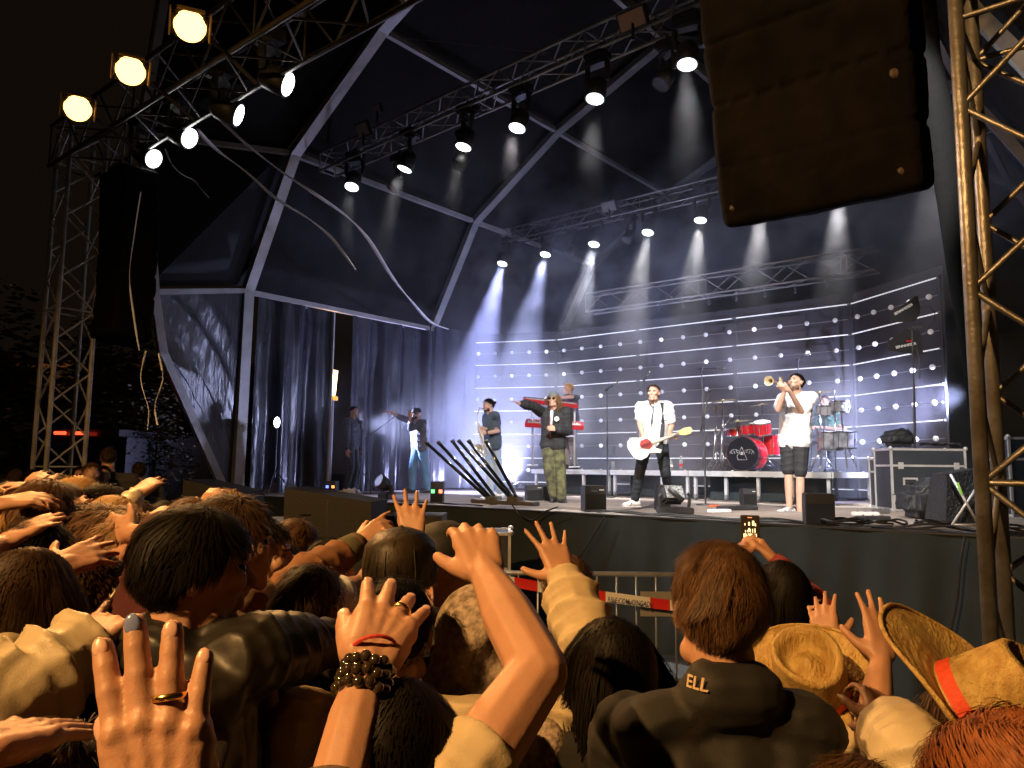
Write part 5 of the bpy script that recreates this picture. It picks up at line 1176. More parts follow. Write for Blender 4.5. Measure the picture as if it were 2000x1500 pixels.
gp = crowd('person in thin framed glasses facing right, wavy brown hair', 208, 1062, 2.4, (.9, .4), S_(H_BROWN, 'messy', 1500, w=.004), BROWNJ, headdir=(1, .25, 0), eyes=True)
MB().tube([gp.Hd(-.08, 0, .006), gp.Hd(-.06, .08, .008), gp.Hd(0, .1, .008), gp.Hd(.06, .08, .008), gp.Hd(.08, 0, .006)], .002, n=5).build('glasses_frame', CHROME, gp.root)
for s_ in (-1, 1): MB().lathe(gp.Hd(s_ * .033, .093, -.002), gp.hax[1], [(.02, 0), (.023, 0), (.023, .003), (.02, .003), (.02, 0)], 20).build('glasses_rim', CHROME, gp.root)
crowd('person with tight light brown curls behind the orange bracelet', 168, 1052, 2.55, (.3, 1), S_(H_LIGHT, 'curly', 900, w=.005, length=.1), TAUPE, dict(L=arm((120, 1045, 2.6), (100, 1120, 2.5), (140, 985, 2.65), curl=.4)))
crowd('person with dark curls left of the raised finger', 165, 1160, 2.0, (.3, 1), S_(H_DARK, 'curly', 1500, w=.004, length=.12), BROWNJ)
H3 = crowd('person outside the left edge whose hand with orange bracelet reaches in', -95, 1150, 1.6, (.4, 1), S_(H_DARK, 'short', 300), TAUPE, dict(R=arm((112, 1108, 1.72), (0, 1185, 1.6), (212, 1068, 1.85), n=(.15, -.9, .45), spread=1.3, curl=(.1, .1, .15, .2), thumb=.8, sleeve='short')), vox=.006)
w_ = H3.joint['R'][2]; dd_ = (H3.joint['R'][1] - w_).normalized(); tag(MB().lathe(w_ + dd_ * .012, dd_, [(.028, 0), (.033, .001), (.033, .009), (.028, .01)], 24).build('rubber_bracelet', mat('orange_rubber', (.8, .2, .04), .5), loc=w_), 'orange rubber bracelet on the wrist left of the dark curls', 'bracelet')
crowd('person outside the left edge, flat hand reaching in above the long dark hair', -150, 1080, 1.9, (.4, 1), S_(H_DARK, 'short', 200), TAUPE, dict(R=arm((5, 1062, 1.95), (-80, 1110, 1.8), (90, 1015, 2.05), n=(-.2, -.7, .8), curl=.12, spread=.8, sleeve='short')), vox=.0065)
crowd('person outside the left edge whose hand hangs highest over the crowd', -110, 990, 2.3, (.4, 1), S_(H_BROWN, 'short', 200), CHAR, dict(R=arm((-5, 985, 2.25), (-60, 1030, 2.2), (60, 975, 2.3), n=(0, -.5, .9), curl=.3, spread=1.2, sleeve='short')), vox=.007)
# close hands
H1 = person('person nearest the camera holding up a big hand with gold ring and one blue nail', V((-.62, -.12, 0)), (.1, 1, 0), 1.72, dict(
    R=dict(w=at(322, 1640, .63), e=V((-.33, .36, 1.36)), d=at(300, 1300, .665) - at(322, 1640, .63), n=V((.12, -1, .12)), spread=1.15, curl=(.1, .06, .07, .1), thumb=.05, sleeve='short', fat=1.35, hs=1.02)),
    skinm=SK, top=BLKF, bottom=JEANS, shoes=BSHOE, hair=S_(H_DARK, 'bob', 300), vox=.0028, group=GC, body_dec=.25, top_vox=.01)
nails(H1, 'R', special=mat('blue_nail_polish', (.16, .2, .4), .15, coat=.6)); ring(H1, 'R', 2)
H9 = crowd('person outside the lower left corner whose flat hand pokes in', -330, 1460, .8, (.3, 1), S_(H_DARK, 'short', 200), BROWNJ, dict(R=arm((-55, 1470, .8), (-200, 1600, .7), (90, 1425, .9), n=(-.1, -.8, .7), curl=.1, spread=.5, sleeve='short', fat=1.1)), vox=.004, body_dec=.4)
nails(H9, 'R')
crowd('person with dark cropped hair at the bottom left corner', 100, 1600, .98, (.3, 1), S_(H_DARK, 'short', 4000, w=.0022), RUST, vox=.007)
# denser rows at the left
HL = dict(sleeve='push')
crowd('person with dark hair behind the smooth brown hair, one hand up over the crowd', 22, 992, 3.3, (.4, 1), S_(H_DARK, 'short', 900, w=.005), CREAM, dict(R=arm((52, 962, 3.1), (30, 1010, 3.0), (78, 925, 3.2), n=(0, -.8, .5), curl=.2)))
crowd('short haired person in tan top, fourth row behind the blond ones', 262, 1022, 3.5, (.4, 1), S_(H_DARK, 'short', 900, w=.005), TAUPE, dict(R=arm((300, 1012, 3.3), (290, 1050, 3.2), (332, 992, 3.4), n=(0, -.6, .8), curl=.3, sleeve='push')))
crowd('person with light brown hair between the curls and the maroon hood', 258, 1082, 2.25, (.5, 1), S_(H_LIGHT, 'messy', 1400, w=.0035), CREAM, dict(R=arm((222, 1098, 2.1), (235, 1180, 2.0), (240, 1050, 2.2), n=(0, -1, .2), curl=.35, sleeve='push')))
crowd('person with black hair below the orange bracelet', 70, 1098, 2.05, (.3, 1), S_(H_BLACK, 'short', 1600, w=.003), TAUPE)
crowd('person with long blond hair far left in the second row', 8, 1040, 2.7, (.3, 1), S_(H_BLOND, 'bob', 1200, w=.004, R_=(.078, .095, .09)), CHAR)
crowd('person with brown bun of hair between the sandy man and the maroon hood', 372, 1030, 2.9, (.4, 1), S_(H_BROWN, 'short', 1200, w=.004), CHAR, dict(R=arm((395, 1000, 3.0), (400, 1060, 2.9), (412, 975, 3.05), n=(0, -.8, .5), curl=.4)))
crowd('person in dark top with hand raised beside the foot of the tower', 118, 965, 4.2, (.3, 1), S_(H_DARK, 'short', 500, w=.006), CHAR, dict(L=arm((95, 945, 4.0), (90, 985, 4.0), (70, 930, 4.1), n=(0, -.8, .5), curl=.3)), vox=.011)
crowd('person with dark hair right of the man in profile, cheek towards the stage', 540, 1120, 2.7, (.6, 1), S_(H_BLACK, 'short', 900, w=.004), TAUPE, dict(L=arm((535, 1110, 2.4), (510, 1160, 2.3), (560, 1085, 2.5), n=(0, -.8, .5), curl=.5, sleeve='push')), headdir=(.8, .7, 0))
crowd('dark haired person low between the leather jacket and the ringed hand', 605, 1185, 2.0, (.3, 1), S_(H_DARK, 'short', 1500, w=.003), RUST)
# people standing far off by the tower
for i, (u, v, d, m, h_, lab) in enumerate(((178, 925, 7.5, fab('blue_tshirt', (.02, .06, .25), .9, .3, 14), H_BROWN, 'person in blue t-shirt standing near the left tower'), (200, 930, 7.8, fab('navy_shirt', (.01, .03, .12), .9, .3, 14), H_BLACK, 'person in navy shirt right of the one in blue'), (158, 930, 8.2, CHAR, H_BLACK, 'person in dark clothes left of the one in blue'), (272, 920, 9.0, CHAR, H_DARK, 'person in dark clothes beside the bush'), (212, 893, 8.0, CHAR, H_DARK, 'tall person in the shade between tower and bush'), (30, 935, 8.5, CHAR, H_BROWN, 'person in dark clothes left of the tower foot'), (60, 940, 7.0, CHAR, H_BLACK, 'shadowed person right behind the tower foot'))):
    crowd(lab, u, v, d, (-.2 * i + .5, -.7 + .3 * i), S_(h_, 'short', 300, w=.006), m, vox=.014)
# ------------------------------------------------------------------ risers and backline
def sn(u, n): return s_at(u, n)
def riser(u0, u1, n0, dep, label, z=RZ, nl=4):
    s0, s1 = sn(u0, n0), sn(u1, n0); t = thing('riser', sp((s0 + s1) / 2, n0 + dep / 2, ST), label, 'riser', 'aluminium risers at the back of the stage'); L = abs(s1 - s0)
    MB().box(sp((s0 + s1) / 2, n0 + dep / 2, z - .012), (L - .04, dep - .04, .022), rz=SROT).build('deck', mat('riser_ply', (.05, .045, .045), .7, bump=(30, .2)), t)
    mb = MB()
    for n in (n0 + .02, n0 + dep - .02): mb.box(sp((s0 + s1) / 2, n, z - .05), (L, .04, .09), rz=SROT); mb.box(sp((s0 + s1) / 2, n - .022, z - .045), (L, .006, .02), rz=SROT)
    for s in (s0, s1): mb.box(sp(s, n0 + dep / 2, z - .05), (.04, dep - .08, .09), rz=SROT)
    mb.build('frame', ALU, t)
    for i in range(nl):
        for n in (n0 + .1, n0 + dep - .12):
            s = s0 + (s1 - s0) * (.03 + .94 * i / (nl - 1)); q = MB().box(sp(s, n, (ST + z) / 2 - .02), (.05, .05, z - ST - .16), rz=SROT).build('leg', ALU, t)
            MB().cyl(sp(s, n, ST + .05) - D * .02, sp(s, n, ST + .05) + D * .02, .045, n=12).box(sp(s, n, ST + .09), (.06, .06, .03), rz=SROT).build('caster', GREYM, q)
    MB().box(sp((s0 + s1) / 2, n0 + .5, (ST + z) / 2 - .05), (L - .3, .02, z - ST - .12), rz=SROT).build('rear_cloth', CLOTH, t)
    return s0, s1
riser(1040, 1188, 5.0, 2.0, 'left riser carrying the keyboards'); riser(1190, 1338, 5.0, 2.0, 'middle riser behind the bass player'); ds0, ds1 = riser(1341, 1612, 4.8, 2.4, 'wide drum riser on the right', nl=5)
REDD = mat('red_drum_lacquer', (.55, .008, .015), .22, coat=.8, var=(3, (.35, .004, .01), .7)); HEADW = mat('drum_head', (.7, .7, .68), .5); CYM = mat('bronze_cymbal', (.75, .6, .35), .25, 1, bump=(200, .1, (1, 1, 1), .002))
kit = thing('drum_kit', sp(sn(1450, 5.6), 5.6, RZ), 'red drum kit with winged triangle on the black bass drum skin', 'drum kit')
ks_ = sn(1443, 5.35); kc = sp(ks_, 5.35, RZ + .29)
def drum(c, ax_, r, L, name='drum', m=REDD, top=HEADW, par=kit):
    c = V(c); ax_ = V(ax_).normalized(); o = MB().lathe(c, ax_, [(r, 0), (r, L)], 32).build(name, m, par, smooth=True)
    MB().lathe(c, ax_, [(0, L + .004), (r * .97, L + .004)], 32).build('skin', top, o); MB().lathe(c, ax_, [(r * .97, -.004), (0, -.004)], 32).build('bottom_skin', top, o)
    mb = MB()
    for h in (0, L): mb.lathe(c, ax_, [(r * .98, h - .012), (r * 1.04, h - .012), (r * 1.04, h + .012), (r * .98, h + .012)], 32)
    x, y, _ = frame(ax_)
    for i in range(8):
        a = math.pi / 4 * i + .2; q = c + (x * math.cos(a) + y * math.sin(a)) * r * 1.04; mb.cyl(q, q + ax_ * L, .005, n=5); mb.cyl(q + ax_ * L * .4, q + ax_ * L * .6, .011, n=6)
    mb.build('hoops_and_lugs', CHROME, o, smooth=False); return o
kd = drum(kc + N * .4, -N, .285, .4, 'bass_drum', top=mat('black_skin', (.012, .012, .018), .3))
mb = MB(); lx = -D; q0 = kc - N * .012
def LP(x, z): return q0 + lx * x + V((0, 0, z))
def line(pts, r=.006): mb.tube([LP(*p) for p in pts], r, n=5, flat=.4)
line([(-.0, .12), (-.09, -.04), (-.07, -.1), (.09, -.1), (0, .12)]); line([(-.05, .02), (-.03, .03), (0, .036), (.03, .03), (.05, .02), (.03, -.01), (0, -.015), (-.03, -.01), (-.05, .02)], .004); mb.lathe(LP(0, .01), -N, [(.008, .0), (.02, .0), (.02, .004), (.008, .004)], 12)
for sg in (-1, 1):
    line([(sg * .05, .05), (sg * .1, .075), (sg * .16, .075), (sg * .21, .04), (sg * .215, .0)]); 
    for k in range(3): line([(sg * (.19 - .045 * k), .045 + .01 * k), (sg * (.175 - .045 * k), .0 + .01 * k), (sg * (.16 - .045 * k), .01 + .01 * k)], .005)
mb.build('winged_triangle_emblem', mat('white_decal', (.75, .75, .78), .5), kd)
drum(sp(sn(1432, 5.9), 5.9, RZ + .62), (0, 0, 1), .17, .13, 'snare_drum'); drum(sp(sn(1484, 5.75), 5.75, RZ + .66), V((0, -.1, 1)) - N * .25, .15, .2, 'rack_tom'); drum(sp(sn(1455, 5.75), 5.75, RZ + .66), V((0, 0, 1)) - N * .2, .13, .17, 'rack_tom'); drum(sp(sn(1500, 6.1), 6.1, RZ + .28), (0, 0, 1), .21, .36, 'floor_tom')
def cymbal(c, r=.23, tilt=(0, -.2, 1), base=None, name='cymbal', par=kit):
    o = MB().lathe(c, tilt, [(.0, .03), (.03, .028), (.045, .012), (r * .6, .004), (r, -.012)], 32).build(name, CYM, par, smooth=True)
    b_ = base or V((c[0], c[1], RZ)); mb = MB().cyl(c, V((b_.x, b_.y, RZ + .3)), .011).cyl(V((b_.x, b_.y, RZ + .35)), V((b_.x, b_.y, RZ + .08)), .016)
    for k in range(3):
        a = 2.1 * k; mb.cyl(V((b_.x, b_.y, RZ + .33)), V((b_.x + .26 * math.cos(a), b_.y + .26 * math.sin(a), RZ + .015)), .009); mb.cyl(V((b_.x, b_.y, RZ + .12)), V((b_.x + .2 * math.cos(a), b_.y + .2 * math.sin(a), RZ + .08)), .006)
    mb.build('stand', CHROME, o, smooth=True)
for u, v, n, r in ((1411, 783, 5.4, .26), (1398, 797, 5.5, .17), (1440, 823, 5.6, .25), (1600, 767, 5.8, .24), (1488, 790, 6.3, .22)): cymbal(on_n(u, v, n), r, V((0, 0, 1)) - N * .12 + D * .1)
hh = on_n(1392, 880, 5.2)
mb = MB()
for (a_, b_) in (((1393, 912, 5.1), (1400, 790, 5.4)), ((1400, 850, 5.3), (1428, 815, 5.5)), ((1380, 838, 5.1), (1430, 838, 5.4)), ((1408, 912, 5.0), (1411, 800, 5.2))): mb.cyl(on_n(*a_), on_n(*b_), .012, n=8)
mb.build('rack', CHROME, kit, smooth=True)
per = thing('percussion_rack', sp(sn(1630, 6), 6, ST), 'pale clear percussion drums on chrome stands at the right of the trumpeter', 'drum kit')
CLR = mat('clear_acrylic', (.3, .3, .33), .15, spec=.6, var=(9, (.12, .12, .14), 1))
for u, v, r, L in ((1612, 800, .14, .16), (1640, 792, .15, .17), (1622, 865, .19, .28), (1650, 862, .17, .26)): drum(on_n(u, v, 5.6) - V((0, 0, .1)), (0, -.1, 1), r, L, 'tom', CLR, par=per)
mb = MB()
for u0, v0, u1, v1 in ((1603, 915, 1612, 810), (1655, 915, 1642, 800), (1632, 920, 1630, 760), (1600, 868, 1665, 862), (1585, 915, 1605, 870), (1672, 912, 1655, 870)): mb.cyl(on_n(u0, v0, 5.5), on_n(u1, v1, 5.6), .013)
mb.build('stand', CHROME, per, smooth=True)
# microphone stands
def micstand(base, top, boom, label, mic=True, group='microphone stands on stage', z0=None):
    t = thing('microphone_stand', base, label, 'microphone stand', group); base = V(base); top = V(top)
    mb = MB().lathe(base, (0, 0, 1), [(.0, .02), (.13, .018), (.135, 0)], 20).cyl(base, base + V((0, 0, (top.z - base.z) * .55)), .014).cyl(base + V((0, 0, (top.z - base.z) * .5)), V((base.x, base.y, top.z)), .009)
    mb.build('stand', BLKPL, t, smooth=False); e = V((base.x, base.y, top.z))
    if boom is not None:
        b_ = V(boom); d_ = (b_ - e); MB().cyl(e - d_ * .35, b_, .009).cyl(e - d_.normalized() * .03, e + d_.normalized() * .03, .022).build('boom', BLKPL, t)
        e = b_; dd_ = d_.normalized()
    else: dd_ = V((-.5, -.8, .35)).normalized()
    if mic:
        m_ = MB().cyl(e, e + dd_ * .13, .013, .016, n=10).build('microphone', GREYM, t, smooth=True); MB().ell(e + dd_ * .15, .024).build('grille', CHROME, m_, smooth=True)
    return t
def fl(u, v): return on_z(u, v, ST)
b_ = fl(838, 956) if False else at(724, 958, 14.6); b_.z = ST
micstand(b_, on_n(727, 846, to_s(b_)[1]), on_n(772, 813, to_s(b_)[1] - .3), 'boom stand beside the capped singer, tilted arm', mic=False)
bb = on_z(1378, 987, ST); micstand(bb, at(1376, 760, (bb - CAM).dot(ray(1000, 750))), None, 'tall front microphone stand between bass player and trumpeter', mic=False)
dq = (bb - CAM).dot(ray(1000, 750)); MB().cyl(at(1368, 845, dq), at(1384, 770, dq), .012).ell(at(1386, 762, dq), .03).build('clip_and_boom', BLKPL, bpy.data.objects['microphone_stand.001'], smooth=True)
b_ = sp(sn(1185, 4.6), 4.6, ST); micstand(b_, on_n(1192, 760, 4.6), on_n(1199, 752, 4.5), 'upright microphone stand left behind the bass player')
b_ = sp(sn(1257, 5.6), 5.6, RZ); micstand(b_, on_n(1257, 742, 5.6), on_n(1264, 734, 5.5), 'upright microphone stand just behind the head of the bass player')
b_ = sp(sn(1368, 5.0), 5.0, RZ); micstand(b_, on_n(1368, 720, 5.0), on_n(1400, 719, 4.9), 'overhead boom stand left of the drum kit')
b_ = sp(sn(1555, 6.2), 6.2, RZ); micstand(b_, on_n(1556, 702, 6.2), on_n(1570, 696, 6.1), 'overhead microphone stand above the head of the trumpeter')
# bottles and cups on the riser edge
PLA = mat('clear_plastic', (.75, .78, .8), .1, trans=.7, spec=.6)
for i, (u, h, lab) in enumerate(((1307, .2, 'small clear bottle on the middle riser'), (1326, .24, 'taller clear bottle with red label on the middle riser'))):
    p = sp(sn(u, 5.2), 5.2, RZ); t = thing('bottle', p, lab, 'bottle'); MB().lathe(p, (0, 0, 1), [(0, 0), (.035, 0), (.036, h * .65), (.03, h * .75), (.013, h * .9), (.013, h), (0, h)], 16).build('bottle_body', PLA, t, smooth=True)
    MB().lathe(p, (0, 0, 1), [(.0365, h * .3), (.0368, h * .5)], 16).build('label_wrap', REDD if i else WHITEP, t, smooth=True); MB().cyl(p + V((0, 0, h)), p + V((0, 0, h + .015)), .014).build('screw_cap', WHITEP, t)
p = sp(sn(1196, 5.2), 5.2, RZ); tag(MB().lathe(p, (0, 0, 1), [(0, 0), (.035, 0), (.048, .15), (.05, .15), (.046, .152), (.034, .005)], 16).build('plastic_cup', PLA, loc=p), 'clear plastic cup at the edge of the middle riser', 'cup')
# ------------------------------------------------------------------ boxes on the deck
def spk(u0, u1, v0, v1, label, dep=.3, rz=.35, name='small_speaker', handle=True, letter=True, grp='small black boxes along the stage edge'):
    p = on_z((u0 + u1) / 2, v1 - 2, ST); d = (p - CAM).dot(ROT @ V((0, 0, -1))); wd = (u1 - u0) / F * d * .86; h = (v1 - v0) / F * d
    t = thing(name, p, label, 'speaker' if name == 'small_speaker' else 'amplifier', grp); q = p + V((0, dep / 2, h / 2)); Rz = Matrix.Rotation(rz, 3, 'Z')
    MB().box(q, (wd, dep, h), rot=Rz, ch=.008).build('cabinet', mat('cabinet_paint', (.01, .011, .013), .55, bump=(160, .4), var=(6, (.016, .017, .02), 1)), t)
    f = Rz @ V((0, -1, 0)); x = Rz @ V((1, 0, 0))
    MB().box(q + f * (dep / 2 + .002) - V((0, 0, h * .12)), (wd * .9, .004, h * .6), rot=Rz).build('grille', mat('black_grille', (.012, .012, .013), .7, bump=(400, 1)), t)
    if handle: MB().tube([q + f * (dep / 2) + x * (-wd * .25) + V((0, 0, h * .3)), q + f * (dep / 2 + .025) + x * (-wd * .22) + V((0, 0, h * .3)), q + f * (dep / 2 + .025) + x * (wd * .05) + V((0, 0, h * .3)), q + f * (dep / 2) + x * (wd * .08) + V((0, 0, h * .3))], .006, n=6).build('handle', CHROME, t)
    if letter: MB().box(q + f * (dep / 2 + .003) + x * (wd * .27) + V((0, 0, h * .34)), (wd * .22, .004, h * .035), rot=Rz).build('name_plate', WHITEP, t)
    return t
spk(1137, 1186, 951, 1002, 'squat black box with chrome handle on the stage edge between singer and bass player', rz=.1)
spk(1580, 1643, 967, 1030, 'plain dark grey box on the stage edge right of the trumpeter', handle=False, letter=False, rz=-.25)
spk(1452, 1483, 957, 990, 'small black box with round white mark under the drum riser', handle=False, rz=-.1)
spk(1284, 1312, 950, 1000, 'black box behind the perforated fan light', handle=False, letter=False, rz=0)
spk(1060, 1088, 953, 980, 'low black box left of the feet of the long haired singer', rz=.1, letter=False); spk(1024, 1062, 950, 980, 'wide low black box beside the fan of dark tubes', rz=.1, handle=False)
spk(550, 575, 950, 972, 'small grey box in front of the side curtain', handle=False, letter=False); 
# colour lit control box left and boxed panel by the singer
for (u0, u1, v0, v1, lab) in ((838, 866, 943, 985, 'black control box with red and green lamps below the capped singer'), (632, 656, 942, 966, 'black control box with blue and orange lamps near the dark cabinets')):
    t = spk(u0, u1, v0, v1, lab, name='control_box', handle=False, letter=False, rz=0); p = on_z((u0 + u1) / 2, v1 - 2, ST); d = (p - CAM).dot(ROT @ V((0, 0, -1))); h = (v1 - v0) / F * d
    for k, cl in enumerate((((.02, .8, .2), (1, .1, .02)) if u0 > 800 else ((.1, .2, 1), (1, .3, .02)))):
        MB().box(p + V((-.05 + .11 * k, -.012, h * .55)), (.05, .02, .05)).build('indicator_lamp', emis('indicator%d%d' % (k, u0), cl, 2.5), t)
# perforated fan light on the edge
p = on_z(1320, 1004, ST); t = thing('strobe_fixture', p, 'moving strobe with pale perforated face and black snout on the stage edge', 'stage light')
MB().box(p + V((0, .05, .04)), (.36, .3, .07), rz=.2, ch=.01).build('base', BLKPL, t); M_ = Matrix.Rotation(.2, 3, 'Z') @ Matrix.Rotation(-.5, 3, 'X')
hd_ = MB().box(p + V((-.03, .05, .22)), (.26, .16, .2), rot=M_, ch=.03).build('head', BLKPL, t)
MB().box(p + V((-.03, .05, .22)) + M_ @ V((0, -.083, 0)), (.22, .006, .16), rot=M_, ch=.002).build('perforated_face', mat('grey_perforated', (.45, .48, .48), .5, bump=(60, 1), var=(45, (.08, .08, .08), 1)), hd_)
MB().cyl(p + V((-.1, -.12, .3)), p + V((.06, -.1, .16)), .032, n=14).build('snout', BLKPL, t, smooth=True); mb = MB()
for s_ in (-1, 1): mb.tube([p + V((.16 * s_, .05, .06)), p + V((.18 * s_, .05, .2)), p + V((.15 * s_, .05, .24))], .02)
mb.build('yoke', BLKPL, t)
# small moving light left of the capped singer's feet
p = on_z(752, 975, ST); wash(p + V((-.1, -.1, .3)), p + V((-1, -1, .9)), 'dark moving light standing on the deck near the boom stand', lit=False, rad=.1, hang=-.2)
# fan of six dark tubes
tops = ((834, 866), (857, 865), (884, 862), (897, 862), (916, 862), (950, 863)); bots = ((957, 977), (964, 978), (971, 977), (1000, 977), (1006, 978), (1013, 979))
for i in range(6):
    a_ = on_n(*bots[i], -.12); b_ = on_n(*tops[i], -.5); t = thing('dark_tube', a_, f'long dark tube slanting up from the stage edge, {["leftmost", "second", "third", "fourth", "fifth", "rightmost"][i]} of the fan of six', 'light tube', 'fan of six dark tubes')
    MB().cyl(a_, b_, .022, n=12).build('tube', mat('smoked_tube', (.012, .013, .016), .15, coat=.5), t, smooth=True); d_ = (b_ - a_).normalized(); MB().cyl(b_ - d_ * .02, b_ + d_ * .02, .027, n=12).build('end_cap', BLKPL, t, smooth=True)
    MB().box(a_, (.07, .12, .1), rz=SROT, ch=.01).build('socket', GREYM, t)
mb = MB().box(on_n(985, 978, -.1) - V((0, 0, .02)), (1.0, .16, .05), rz=SROT, ch=.01); tag(mb.build('tube_mounting_bar', GREYM), 'grey mounting bar at the foot of the dark tubes', 'bar')
# ------------------------------------------------------------------ right side: cases, bag, antenna stand
CASE = mat('flight_case_panel', (.02, .026, .035), .5, bump=(60, .2), var=(4, (.03, .037, .048), 1))
def flightcase(c, size, label, rz=0, cols=2, grp='flight cases', lid=True):
    c = V(c); w_, d_, h = size; t = thing('flight_case', c, label, 'flight case', grp, rz=0); Rz = Matrix.Rotation(rz, 3, 'Z'); L = lambda x, y, z: c + Rz @ V((x, y, z))
    MB().box(L(0, 0, h / 2), (w_ - .02, d_ - .02, h - .02), rot=Rz).build('panels', CASE, t); mb = MB(); e = .028
    for x in (-1, 1):
        for y in (-1, 1): mb.box(L(x * (w_ / 2 - e / 2 + .004), y * (d_ / 2 - e / 2 + .004), h / 2), (e, e, h), rot=Rz)
    for z in (e / 2, h - e / 2, h * .72):
        for y in (-1, 1): mb.box(L(0, y * (d_ / 2 - e / 2 + .002), z), (w_ - 2 * e, e, e), rot=Rz)
        for x in (-1, 1): mb.box(L(x * (w_ / 2 - e / 2 + .002), 0, z), (e, d_ - 2 * e, e), rot=Rz)
    mb.build('edge_profiles', ALU, t); mb = MB()
    for x in (-1, 1):
        for y in (-1, 1):
            for z in (0, 1): mb.ell(L(x * w_ / 2, y * d_ / 2, z * h), .03, n=8, m=6)
    mb.build('ball_corners', ALU, t, smooth=True)
    for i in range(cols):
        x = (i + .5) / cols * w_ - w_ / 2; q = MB().box(L(x, -d_ / 2 - .002, h * .45), (.2, .008, .13), rot=Rz, ch=.002).build('handle_dish', ALU, t)
        MB().box(L(x, -d_ / 2 - .008, h * .45), (.15, .006, .08), rot=Rz).build('dish_inside', BLKPL, q); MB().tube([L(x - .06, -d_ / 2 - .012, h * .45), L(x - .05, -d_ / 2 - .03, h * .45), L(x + .05, -d_ / 2 - .03, h * .45), L(x + .06, -d_ / 2 - .012, h * .45)], .008).build('grip', BLKPL, q)
        MB().box(L(x + .12 * (1 if i else -1), -d_ / 2 - .004, h * .72), (.07, .01, .09), rot=Rz, ch=.002).build('latch', ALU, t)
    return t
p = on_z(1822, 998, ST); flightcase(p + V((0, .3, 0)), (1.0, .55, .84), 'big flight case with aluminium edges behind the antenna stand', rz=-.05)
q = on_z(1742, 993, ST); flightcase(q + V((0, .3, 0)), (.15, .45, .72), 'narrow dark case standing left of the big flight case', rz=-.05, cols=1)
bagm = fab('black_nylon', (.012, .013, .017), .6, .7, 8)
def bag(c, size, label, seed=1, cat='bag'):
    c = V(c); w_, d_, h = size; t = thing('equipment_bag', c, label, cat)
    mb = MB().box(c + V((0, 0, h * .42)), (w_, d_, h * .8), ch=min(w_, d_) * .2).ell(c + V((w_ * .1, 0, h * .6)), (w_ * .42, d_ * .45, h * .42)); blob(mb, 'bag_body', bagm, t, .015, 4, disp=((.2, .06), (.06, .02)))
    MB().tube([c + V((-w_ * .3, -d_ * .45, h * .7)), c + V((-w_ * .1, -d_ * .5, h * 1.02)), c + V((w_ * .15, -d_ * .5, h * 1.0)), c + V((w_ * .3, -d_ * .45, h * .7))], .012, flat=.4).build('strap', BLKF, t, smooth=True)
top = p + V((-.28, .3, .86)); bag(top, (.4, .3, .26), 'black bag lying on top of the big flight case')
bag(on_z(1812, 1013, ST), (.58, .45, .45), 'slumped black bag on the deck in front of the flight case')
c = p + V((.1, .25, .87)); mb = MB(); rg = random.Random(5)
for k in range(5): mb.tube([c + V((-.1 + .11 * i, .05 * rg.uniform(-1, 1), .02 + .035 * abs(math.sin(i * 1.7 + k)))) for i in range(6)], .014)
tag(mb.build('coiled_cable', RUBBER, loc=c), 'loose coil of black cable on top of the big flight case', 'cable')
# monitor speaker with folded X frame
p = on_z(1888, 1026, ST); t = thing('monitor_speaker', p, 'black speaker with a pale folding X frame leaning by the right tower', 'speaker'); mb = MB(); x = V((1, .1, 0)); 
mb.quad(*[p + V(q) for q in ((-.2, 0, .02), (.22, 0, .02), (.22, .1, .56), (-.14, .05, .5))]); mb.quad(*[p + V(q) for q in ((-.2, .4, .02), (-.14, .35, .5), (.22, .4, .56), (.22, .4, .02))])
mb.quad(*[p + V(q) for q in ((-.2, 0, .02), (-.14, .05, .5), (-.14, .35, .5), (-.2, .4, .02))]); mb.quad(*[p + V(q) for q in ((-.14, .05, .5), (.22, .1, .56), (.22, .4, .56), (-.14, .35, .5))]); mb.quad(*[p + V(q) for q in ((.22, 0, .02), (.22, .4, .02), (.22, .4, .56), (.22, .1, .56))])
mb.build('cabinet', mat('ribbed_black', (.009, .009, .01), .5, bump=(40, 1)), t); mb = MB()
for a_, b_ in (((-.17, -.06, .5), (.06, -.1, .01)), ((.2, -.04, .52), (-.2, -.1, 0.01)), ((-.2, -.1, .01), (.1, -.1, .012))): mb.cyl(p + V(a_), p + V(b_), .012)
mb.build('folding_frame', ALU, t, smooth=True); MB().box(p + V((-.1, -.085, .36)), (.02, .01, .12), rot=Matrix.Rotation(-.3, 3, 'Y')).build('green_tape', mat('green_tape', (.35, .7, .1), .6), t)
